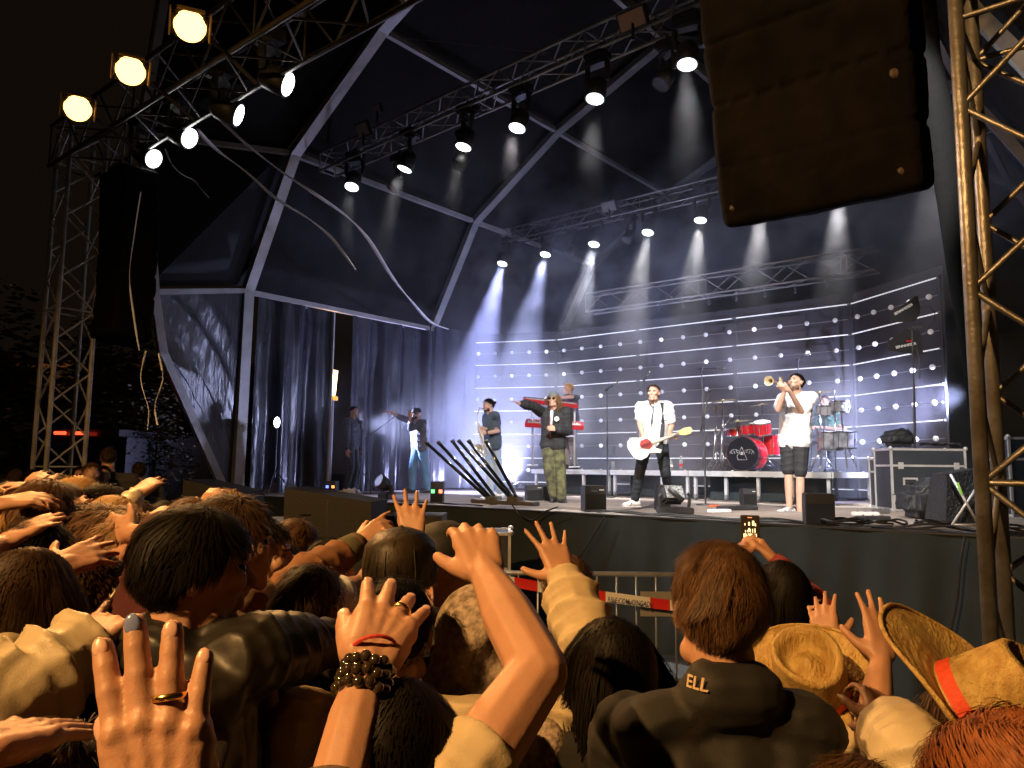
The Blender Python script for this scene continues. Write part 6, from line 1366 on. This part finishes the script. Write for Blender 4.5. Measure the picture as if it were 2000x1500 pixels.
# antenna stand with two paddle antennas
pb = on_z(1789, 996, ST); dA = (pb - CAM).dot(ROT @ V((0, 0, -1))); AT = lambda u, v, k=0: at(u, v, dA + k)
t = thing('antenna_stand', pb, 'slim black stand carrying two dark paddle antennas beside the right tower', 'stand'); mb = MB().cyl(pb, AT(1785, 750), .016).cyl(AT(1785, 770), AT(1781, 640), .011)
for k in range(3): a = 2.1 * k; mb.cyl(pb + V((0, 0, .4)), pb + V((.3 * math.cos(a), .3 * math.sin(a), .01)), .01)
mb.box(AT(1790, 640), (.16, .05, .03)).tube([AT(1790, 680), AT(1795, 700), AT(1796, 740)], .01)
mb.build('pole', BLKPL, t, smooth=False)
PAD = mat('antenna_plastic', (.008, .008, .009), .6)
def paddle(out, label, txt, tp, red=None):
    C_ = [AT(u, v) for u, v in out]; nn_ = (CAM - C_[0]).normalized(); n_ = len(C_); t2 = thing('paddle_antenna', C_[0], label, 'antenna', 'paddle antennas'); mb = MB(); mb._add(C_ + [q - nn_ * .03 for q in C_], [tuple(range(n_))[::-1], tuple(range(n_, 2 * n_))] + [(i, (i + 1) % n_, n_ + (i + 1) % n_, n_ + i) for i in range(n_)])
    mb.build('blade', PAD, t2)
    cu = bpy.data.curves.new('l', 'FONT'); cu.body = txt; cu.size = .052; cu.extrude = .0008; ob = bpy.data.objects.new('l', cu); SC.collection.objects.link(ob); bpy.context.view_layer.update()
    me = bpy.data.meshes.new_from_object(ob.evaluated_get(bpy.context.evaluated_depsgraph_get())); bpy.data.objects.remove(ob); me.materials.clear(); me.materials.append(WHITEP); o = bpy.data.objects.new('lettering', me); SC.collection.objects.link(o)
    a_, b_ = AT(*tp[0]), AT(*tp[1]); put_flat(o, a_ + nn_ * .004, b_ - a_, V((0, 0, 1)), t2)
    if red: MB().box(AT(*red) + nn_ * .004, (.07, .006, .02)).build('red_label', REDD, t2)
paddle([(1737, 628), (1740, 612), (1785, 580), (1792, 577), (1797, 598), (1797, 612), (1788, 628), (1742, 630)], 'upper paddle antenna, rounded blade tilted up to the right', 'SENNHEISER', ((1748, 616), (1771, 603)))
paddle([(1734, 667), (1770, 640), (1795, 648), (1800, 655), (1803, 690), (1790, 693), (1734, 684)], 'lower paddle antenna with a small red label', 'SENNHEISER', ((1750, 681), (1775, 676)), (1775, 666))
tag(MB().tube([AT(1797, 600), AT(1815, 597), AT(1826, 610), AT(1825, 628), AT(1812, 640), AT(1803, 655)], .006).build('antenna_cable', RUBBER), 'black cable looping from the upper antenna', 'cable')
# case far right behind the tower
flightcase(at(2010, 930, 9.5) * 1 - V((0, 0, at(2010, 930, 9.5).z - ST)), (.8, .7, .95), 'dark blue flight case half hidden behind the right tower', rz=-.1, cols=1)
# ------------------------------------------------------------------ cables on the edge
rg = random.Random(11)
def cable(pts, r, label, grp='cables along the stage edge'):
    Q = []
    for i in range(len(pts) - 1):
        p0, p1, p2, p3 = pts[max(i - 1, 0)], pts[i], pts[i + 1], pts[min(i + 2, len(pts) - 1)]
        for k in range(5): t_ = k / 5; Q.append(.5 * ((2 * p1) + (p2 - p0) * t_ + (2 * p0 - 5 * p1 + 4 * p2 - p3) * t_ ** 2 + (3 * p1 - p0 - 3 * p2 + p3) * t_ ** 3))
    Q.append(pts[-1]); return tag(MB().tube(Q, r, n=6).build('cable', RUBBER, loc=Q[0]), label, 'cable', grp)
for k in range(9):
    s0 = rg.uniform(-1.8, 6); n0 = rg.uniform(.05, .35); pts = [sp(s0 + .28 * i, n0 + .09 * rg.uniform(-1, 1), ST + .014 + .02 * abs(rg.gauss(0, 1)) * (i % 3 == 1)) for i in range(9)]
    cable(pts, .011, 'black cable trailing along the front edge of the stage', 'cables lying along the stage edge')
for k in range(8):
    c = sp(rg.uniform(-1.2, 1.6), rg.uniform(.1, .7), ST); r0 = rg.uniform(.12, .25); cable([c + V((r0 * math.cos(i * .8 + k), r0 * .7 * math.sin(i * .8 + k), .02 + .05 * abs(math.sin(i + k)))) for i in range(11)], .011, 'black cable heaped in loops at the right end of the stage edge')
for (uv, lab) in (([(1180, 1010), (1160, 1045), (1140, 1075), (1128, 1092)], 'cable hanging down the skirt below the squat black box'), ([(1000, 985), (1015, 1005), (1040, 1015), (1062, 1000), (1090, 990)], 'cable drooping in a loop below the dark tubes'), ([(1885, 1048), (1876, 1100), (1868, 1180), (1850, 1260)], 'thin cable hanging down the skirt by the right tower')):
    cable([on_n(u, v, -.2) for u, v in uv], .009, lab, 'cables hanging over the skirt')
# odd bits on the deck right of the grey box
for i, (u, v, sz, m) in enumerate(((1690, 1008, (.3, .1, .05), WHITEP), (1720, 1003, (.2, .12, .06), GREYM), (1748, 1000, (.05, .05, .22), ALU), (1705, 1015, (.35, .16, .04), BLKPL), (1440, 996, (.5, .25, .05), BLKPL), (1405, 1001, (.3, .12, .04), WHITEP), (1395, 990, (.14, .1, .03), mat('orange_box', (.7, .18, .08), .5)))):
    p = on_z(u, v, ST); t = thing('effects_pedal', p, ['white pedal strip among the cables', 'grey junction box among the cables', 'upright metal bracket among the cables', 'flat black pedal board among the cables', 'black pedal board by the front microphone stand', 'white power strip by the front microphone stand', 'small orange pedal by the front microphone stand'][i], 'pedal'); MB().box(p + V((0, 0, sz[2] / 2)), sz, rz=.1 * i, ch=min(sz) * .2).build('housing', m, t); mb = MB()
    for j in range(3): mb.cyl(p + V((-sz[0] * .3 + sz[0] * .3 * j, 0, sz[2])), p + V((-sz[0] * .3 + sz[0] * .3 * j, 0, sz[2] + .012)), .01, n=8)
    mb.build('foot_switches', CHROME, t)
# ------------------------------------------------------------------ in front of the stage
SUBM = mat('sub_paint', (.006, .004, .0035), .6, bump=(90, .4), var=(2, (.011, .007, .005), 1)); WTOP = mat('white_sheet', (.6, .62, .65), .6, bump=(4, .3))
def stack(u0, u1, d, ztop, zmid, label, rz=0, dep=.7, wedge=.12, mid=None):
    a_ = at(u0, 1000, d); b_ = at(u1, 1000, d); c = V(((a_.x + b_.x) / 2, (a_.y + b_.y) / 2, 0)); wd = (b_ - a_).length; t = thing('speaker_cabinet', c, label, 'loudspeaker', 'dark cabinets in front of the stage'); Rz = Matrix.Rotation(rz, 3, 'Z'); L = lambda x, y, z: c + Rz @ V((x, y, z))
    w2, d2 = wd / 2, dep / 2; vs = [L(-w2, -d2, zmid + .004), L(w2, -d2, zmid + .004), L(w2, d2, zmid + .004), L(-w2, d2, zmid + .004), L(-w2, -d2, ztop), L(w2, -d2, ztop - wedge), L(w2, d2, ztop - wedge), L(-w2, d2, ztop)]
    MB()._add(vs, [(3, 2, 1, 0), (4, 5, 6, 7), (0, 1, 5, 4), (1, 2, 6, 5), (2, 3, 7, 6), (3, 0, 4, 7)]).build('cabinet', SUBM, t); MB().box(L(0, -d2 - .003, (zmid + ztop) / 2 - .04), (.012, .008, (ztop - zmid) * .7), rot=Rz).build('seam', BLACK, t)
    mb = MB(); mb.tube([L(-w2 * .6, -d2, zmid + .2), L(-w2 * .6, -d2 - .03, zmid + .22), L(-w2 * .4, -d2 - .03, zmid + .22), L(-w2 * .4, -d2, zmid + .2)], .008); mb.build('handle', CHROME, t)
    s_ = MB().box(L(0, 0, zmid / 2), (wd * 1.05, dep, zmid - .01), rot=Rz, ch=.01).build('bass_cabinet', SUBM, t)
    return t
stack(577, 742, 7.4, 1.70, 1.25, 'dark wedge topped cabinet right of the sandy haired man', rz=-.05); stack(384, 492, 8.6, 1.74, 1.28, 'dark cabinet at the foot of the tent posts', rz=-.1)
stack(745, 868, 8.0, 1.42, 1.05, 'low dark cabinet behind the stretched up hand', wedge=.0); 
for (u0, u1, v, d, lab) in ((478, 572, 1015, 8.2, 'white sheet topped platform between the dark cabinets'), (838, 905, 1052, 7.6, 'white sheet topped platform left of the big waving arm')):
    a_, b_ = at(u0, v, d), at(u1, v, d); c = (a_ + b_) / 2; t = thing('white_topped_platform', V((c.x, c.y, 0)), lab, 'platform'); MB().box((c.x, c.y + .3, c.z - .03), ((b_ - a_).length, .9, .03)).build('white_top', WTOP, t); MB().box((c.x, c.y + .3, (c.z - .05) / 2), ((b_ - a_).length * .96, .85, c.z - .06)).build('base', BLACK, t)
for (u0, u1, v, d) in ((880, 990, 1008, 8.3), (745, 868, 1002, 8.1)):
    pass
a_ = at(950, 1040, 7.6); flightcase(V((a_.x, a_.y + .3, 0)), (.48, .6, a_.z), 'flight case with pale metal edges in front of the stage behind the big waving arm', cols=1)
# barrier with tape
BZ = 6.2; t = thing('crowd_barrier', at(1120, 1300, BZ) * 1, 'galvanised crowd barrier with upright bars below the stage', 'barrier'); GAL = mat('galvanised', (.55, .56, .56), .4, .7, bump=(40, .2), var=(8, (.4, .4, .4), 1))
def barrier(t, x0, x1, y, zt=1.08, zb=.27):
    MB().tube([V((x0, y, .02)), V((x0, y, zt - .08)), V((x0 + .08, y, zt)), V((x1 - .08, y, zt)), V((x1, y, zt - .08)), V((x1, y, .02))], .019, n=10).cyl((x0, y, zb), (x1, y, zb), .017, n=8).build('frame', GAL, t, smooth=True); n = 13
    for i in range(1, n): MB().cyl((x0 + (x1 - x0) * i / n, y, zb), (x0 + (x1 - x0) * i / n, y, zt), .008, n=6).build('bar', GAL, t, smooth=True)
    for x in (x0 + .15, x1 - .15): MB().tube([V((x, y - .3, .01)), V((x, y - .25, .04)), V((x, y, .1)), V((x, y + .25, .04)), V((x, y + .3, .01))], .016).build('foot', GAL, t, smooth=True)
xb0 = at(862, 1117, BZ).x; xb1 = at(1350, 1117, BZ).x; barrier(t, xb0, xb1, BZ)
MB().box((at(1283, 1172, BZ).x, BZ - .03, at(1283, 1172, BZ).z), (.33, .008, .19), ch=.002).build('sign_plate', mat('dull_plate', (.3, .3, .28), .5, .3, bump=(20, .3)), t)
tp = [at(915, 1122, 6.0), at(1010, 1138, 6.0), at(1100, 1155, 6.0), at(1200, 1168, 5.98), at(1340, 1186, 5.95), at(1420, 1192, 5.9)]
t = thing('barrier_tape', tp[0], 'red and white barrier tape with blue lettering strung along the barrier', 'tape')
def tpt_(f): f *= len(tp) - 1; i = min(int(f), len(tp) - 2); return tp[i].lerp(tp[i + 1], f - i)
def tapef(u, v): p = tpt_(u); return p + V((0, .006 * math.sin(u * 25) + .004 * math.sin(v * 3), -.04 + .08 * v))
Ltot = sum((tp[i + 1] - tp[i]).length for i in range(5))
mb = MB().grid(tapef, 90, 4)
segs = [((1010 - 915) / 505 - .0, .265), ((1225 - 915 - 15) / 505 * 1.0, 0)]
redu = lambda x: any(a <= x <= b for a, b in ((1006, 1052), (1160, 1182), (1272, 1312), (1395, 1420), (915, 940)))
mb.mi = []
for j in range(4):
    for i in range(90):
        x = 915 + (1420 - 915) * (i + .5) / 90; p = tpt_((i + .5) / 90); pr = ROT.transposed() @ (p - CAM); px = 1000 + F * pr.x / -pr.z; mb.mi.append(1 if redu(px) and j in (0, 1, 2, 3) else 0)
mb.build('tape', [mat('white_tape', (.72, .72, .7), .5), mat('red_tape', (.6, .02, .02), .5)], t, smooth=True)
cu = bpy.data.curves.new('l', 'FONT'); cu.body = 'RBLE COMUDINGADI'; cu.size = .058; cu.extrude = .0006; cu.offset = .0008; ob = bpy.data.objects.new('l', cu); SC.collection.objects.link(ob); bpy.context.view_layer.update()
me = bpy.data.meshes.new_from_object(ob.evaluated_get(bpy.context.evaluated_depsgraph_get())); bpy.data.objects.remove(ob); me.materials.clear(); me.materials.append(mat('blue_print', (.02, .03, .12), .6)); o = bpy.data.objects.new('lettering', me); SC.collection.objects.link(o)
wx = max(v.co.x for v in me.vertices); a_ = at(1186, 1172, 5.96); b_ = at(1270, 1182, 5.94); k_ = (b_ - a_).length / wx
for v in me.vertices: v.co.x *= k_
put_flat(o, a_ + V((0, -.015, -.012)), b_ - a_, V((0, 0, 1)), t)
# ------------------------------------------------------------------ far left: bush, tree tops, van, house
LEAF = mat('leaf_olive', (.07, .075, .025), .6, var=(9, (.13, .12, .05), 1))
def bush(c, r, h, label, n=2600, name='bush', leaf=.05, z0=.3, seed=1):
    c = V(c); t = thing(name, c, label, 'bush' if name == 'bush' else 'tree'); rg = random.Random(seed); mb = MB(); st = MB()
    for k in range(7):
        a = rg.uniform(0, 6.28); q = c + V((r * .6 * math.cos(a), r * .6 * math.sin(a), h * rg.uniform(.6, .95))); st.tube([c, c.lerp(q, .5) + V((rg.uniform(-.1, .1), rg.uniform(-.1, .1), .1)), q], [.04, .025, .008], n=6)
    st.build('stems', mat('bark', (.08, .055, .035), .9, bump=(30, 1)), t)
    cl = [(V((rg.gauss(0, .45), rg.gauss(0, .45), rg.uniform(-.4, .5))), rg.uniform(.2, .4)) for _ in range(34)]
    for k in range(n):
        b_, rr = rg.choice(cl); d_ = V((rg.gauss(0, 1), rg.gauss(0, 1), rg.gauss(0, 1))).normalized() * rr * rg.uniform(.4, 1.1); p = c + V(((b_.x + d_.x) * r, (b_.y + d_.y) * r, z0 + (h - z0) * (.5 + (b_.z + d_.z) * .8)))
        x, y, _ = frame(V((rg.gauss(0, 1), rg.gauss(0, 1), rg.gauss(0, 1)))); l_ = leaf * rg.uniform(.6, 1.4); mb._add([p - x * l_, p + y * l_ * .35, p + x * l_, p - y * l_ * .35], [(0, 1, 2, 3)])
    mb.build('foliage', LEAF, t); return t
q = at(300, 900, 15.5); bush((q.x, q.y, 0), .8, 3.5, 'olive green bush under the ribbons left of the tent posts', seed=3)
for i, (u, d, h, lab) in enumerate(((-150, 30, 9, 'dark tree behind the left tower'), (190, 34, 8, 'dark tree far behind the bush'), (20, 26, 5.5, 'low dark tree at the left edge'))):
    q = at(u, 900, d); bush((q.x, q.y, 0), 3.2, h, lab, 3000, 'tree', .22, 1.5, seed=5 + i)
q = at(150, 900, 44); t = thing('house', (q.x, q.y + 4, 0), 'dark house far behind with a faintly lit cornice at the left edge', 'building'); WALLM = mat('dark_render', (.07, .06, .05), .9, bump=(6, .3), var=(1, (.1, .09, .07), 1))
MB().box((q.x - 4, q.y + 4, 3.7), (30, 8, 7.4), rz=-.12).build('wall', WALLM, t); MB().box((q.x - 4, q.y + 3.9, 7.5), (30.6, 8.4, .25), rz=-.12).build('cornice', mat('ochre_cornice', (.35, .18, .07), .8), t)
for i in range(6):
    f_ = MB().box((q.x - 16 + 4.6 * i, q.y - .1 - .12 * (-12 + 4.6 * i) , 4.4), (1.1, .12, 1.7), rz=-.12).build('window', mat('dark_glass', (.02, .02, .025), .1), t)
wl = bpy.data.lights.new('added_cornice_light', 'POINT'); wl.energy = 120; wl.color = (1, .5, .2); wl.shadow_soft_size = .2; o = bpy.data.objects.new('added_cornice_light', wl); SC.collection.objects.link(o); o.location = (q.x - 3, q.y - 3.5, 7.0)  # bare point light added to brighten the cornice, no fixture modelled
p = at(135, 900, 14); t = thing('van', (p.x, p.y, 0), 'dark parked van with red rear lamps seen through the left tower', 'van'); VB = mat('dark_van_paint', (.02, .022, .03), .3, coat=.5)
MB().box((p.x, p.y + 2.2, 1.45), (1.9, 4.4, 2.2), ch=.15).build('van_body', VB, t)
for x in (-.8, .8):
    MB().box((p.x + x * .24, p.y - .02, 2.46), (.22, .04, .06), ch=.01).build('rear_lamp', emis('rear_lamp_red', (1, .06, .02), 3), t)
    for y in (.9, 3.5): w_ = MB().cyl((p.x + x * 1.16 - .1, p.y + y, .33), (p.x + x * 1.16 + .1, p.y + y, .33), .33, n=20).build('wheel', RUBBER, t, smooth=False)
MB().box((p.x, p.y - .01, 1.9), (1.3, .03, .6), ch=.01).build('rear_window', mat('dark_glass', (.02, .02, .025), .1), t)
# ------------------------------------------------------------------ stage smoke
def smoke():
    mb = MB().box(sp(5.4, 5.4, ST + 3.2), (12.6, 9.4, 6.3), rz=SROT)
    m = bpy.data.materials.new('stage_smoke'); m.use_nodes = True; nt = m.node_tree; L = nt.links.new
    nt.nodes.clear(); out = nt.nodes.new('ShaderNodeOutputMaterial'); pv = nt.nodes.new('ShaderNodeVolumePrincipled')
    pv.inputs['Color'].default_value = (.9, .92, 1, 1); pv.inputs['Anisotropy'].default_value = .25
    tc = nt.nodes.new('ShaderNodeTexCoord'); nz = nt.nodes.new('ShaderNodeTexNoise'); nz.inputs['Scale'].default_value = .55; nz.inputs['Detail'].default_value = 3
    L(tc.outputs['Object'], nz.inputs['Vector'])
    mr = nt.nodes.new('ShaderNodeMapRange'); mr.inputs['From Min'].default_value = .51; mr.inputs['From Max'].default_value = .72
    mr.inputs['To Min'].default_value = .003; mr.inputs['To Max'].default_value = .2
    L(nz.outputs[0], mr.inputs[0])
    last = mr.outputs[0]
    for (c, r_, amt) in ((on_n(905, 830, 6.6), 3.8, 5.0), (on_n(900, 640, 6.6), 2.6, .6), (on_n(1650, 880, 7.7), 2.0, 5.0), (on_n(1250, 860, 7.0), 2.8, 1.0), (on_n(1250, 640, 6.8), 2.2, .25)):
        dn_ = nt.nodes.new('ShaderNodeVectorMath'); dn_.operation = 'DISTANCE'; dn_.inputs[1].default_value = c; L(tc.outputs['Object'], dn_.inputs[0])
        m2 = nt.nodes.new('ShaderNodeMapRange'); m2.inputs['From Min'].default_value = 0; m2.inputs['From Max'].default_value = r_; m2.inputs['To Min'].default_value = amt; m2.inputs['To Max'].default_value = 0; m2.interpolation_type = 'SMOOTHSTEP'
        L(dn_.outputs['Value'], m2.inputs[0]); mu = nt.nodes.new('ShaderNodeMath'); mu.operation = 'MULTIPLY_ADD'; L(m2.outputs[0], mu.inputs[0]); 
        n3 = nt.nodes.new('ShaderNodeMath'); n3.operation = 'MULTIPLY'; L(nz.outputs[0], n3.inputs[0]); n3.inputs[1].default_value = .22; L(n3.outputs[0], mu.inputs[1]); L(last, mu.inputs[2]); last = mu.outputs[0]
    sx_ = nt.nodes.new('ShaderNodeSeparateXYZ'); L(tc.outputs['Object'], sx_.inputs[0])
    n4_ = nt.nodes.new('ShaderNodeTexNoise'); n4_.inputs['Scale'].default_value = 1.6; n4_.inputs['Detail'].default_value = 2; L(tc.outputs['Object'], n4_.inputs['Vector'])
    h1 = nt.nodes.new('ShaderNodeMapRange'); h1.inputs['From Min'].default_value = 5.4; h1.inputs['From Max'].default_value = 6.7; h1.inputs['To Max'].default_value = 1; L(sx_.outputs[2], h1.inputs[0])
    h2 = nt.nodes.new('ShaderNodeMapRange'); h2.inputs['From Min'].default_value = .45; h2.inputs['From Max'].default_value = .68; h2.inputs['To Max'].default_value = .3; L(n4_.outputs[0], h2.inputs[0])
    h3 = nt.nodes.new('ShaderNodeMath'); h3.operation = 'MULTIPLY_ADD'; L(h1.outputs[0], h3.inputs[0]); L(h2.outputs[0], h3.inputs[1]); L(last, h3.inputs[2]); last = h3.outputs[0]
    dt = nt.nodes.new('ShaderNodeVectorMath'); dt.operation = 'DOT_PRODUCT'; dt.inputs[1].default_value = N; L(tc.outputs['Object'], dt.inputs[0])
    m3 = nt.nodes.new('ShaderNodeMapRange'); m3.inputs['From Min'].default_value = O.dot(N) + 3.6; m3.inputs['From Max'].default_value = O.dot(N) + 6.6; m3.inputs['To Min'].default_value = .12; m3.inputs['To Max'].default_value = 1; L(dt.outputs['Value'], m3.inputs[0])
    mm = nt.nodes.new('ShaderNodeMath'); mm.operation = 'MULTIPLY'; L(last, mm.inputs[0]); L(m3.outputs[0], mm.inputs[1]); L(mm.outputs[0], pv.inputs['Density']); L(pv.outputs[0], out.inputs['Volume'])
    o = mb.build('stage_smoke', m); tag(o, 'thin white smoke drifting through the light beams on stage', 'smoke', kind='stuff'); return o
SMOKE = smoke()
bake_all()
# lettering laid on the collar of the jacket, on its real surface
from mathutils.bvhtree import BVHTree
def surf(o, p, d):
    M = parent_world(o); Mi = M.inverted(); r = BVHTree.FromPolygons([v.co.copy() for v in o.data.vertices], [tuple(q.vertices) for q in o.data.polygons]).ray_cast(Mi @ V(p), (Mi.to_3x3() @ V(d)).normalized())
    return (M @ r[0], (M.to_3x3() @ r[1]).normalized()) if r[0] is not None else (None, None)
h, n_ = surf(P1.top, CAM, ray(1366, 1330))
if h is not None:
    o = LET[0]; xs = [v.co.x for v in o.data.vertices]; cx = (min(xs) + max(xs)) / 2; hw = (max(xs) - min(xs)) / 2
    n_ = V((n_.x, n_.y, n_.z * .5)).normalized(); xr_ = V((0, 0, 1)).cross(n_).normalized(); zz = []
    for t_ in (-1, -.5, 0, .5, 1):
        q, _ = surf(P1.top, h + n_ * .08 + xr_ * (hw * t_), -n_); zz.append(((q - h).dot(n_) if q is not None else -.01))
    for v in o.data.vertices:
        x = v.co.x - cx; f_ = (x / hw + 1) * 2; k_ = min(int(f_), 3); dz_ = zz[k_] + (zz[k_ + 1] - zz[k_]) * (f_ - k_); v.co.z += dz_ + .009; v.co.x = x; v.co.y -= .012
    put_flat(o, h, xr_, V((0, 0, 1)), P1.root)
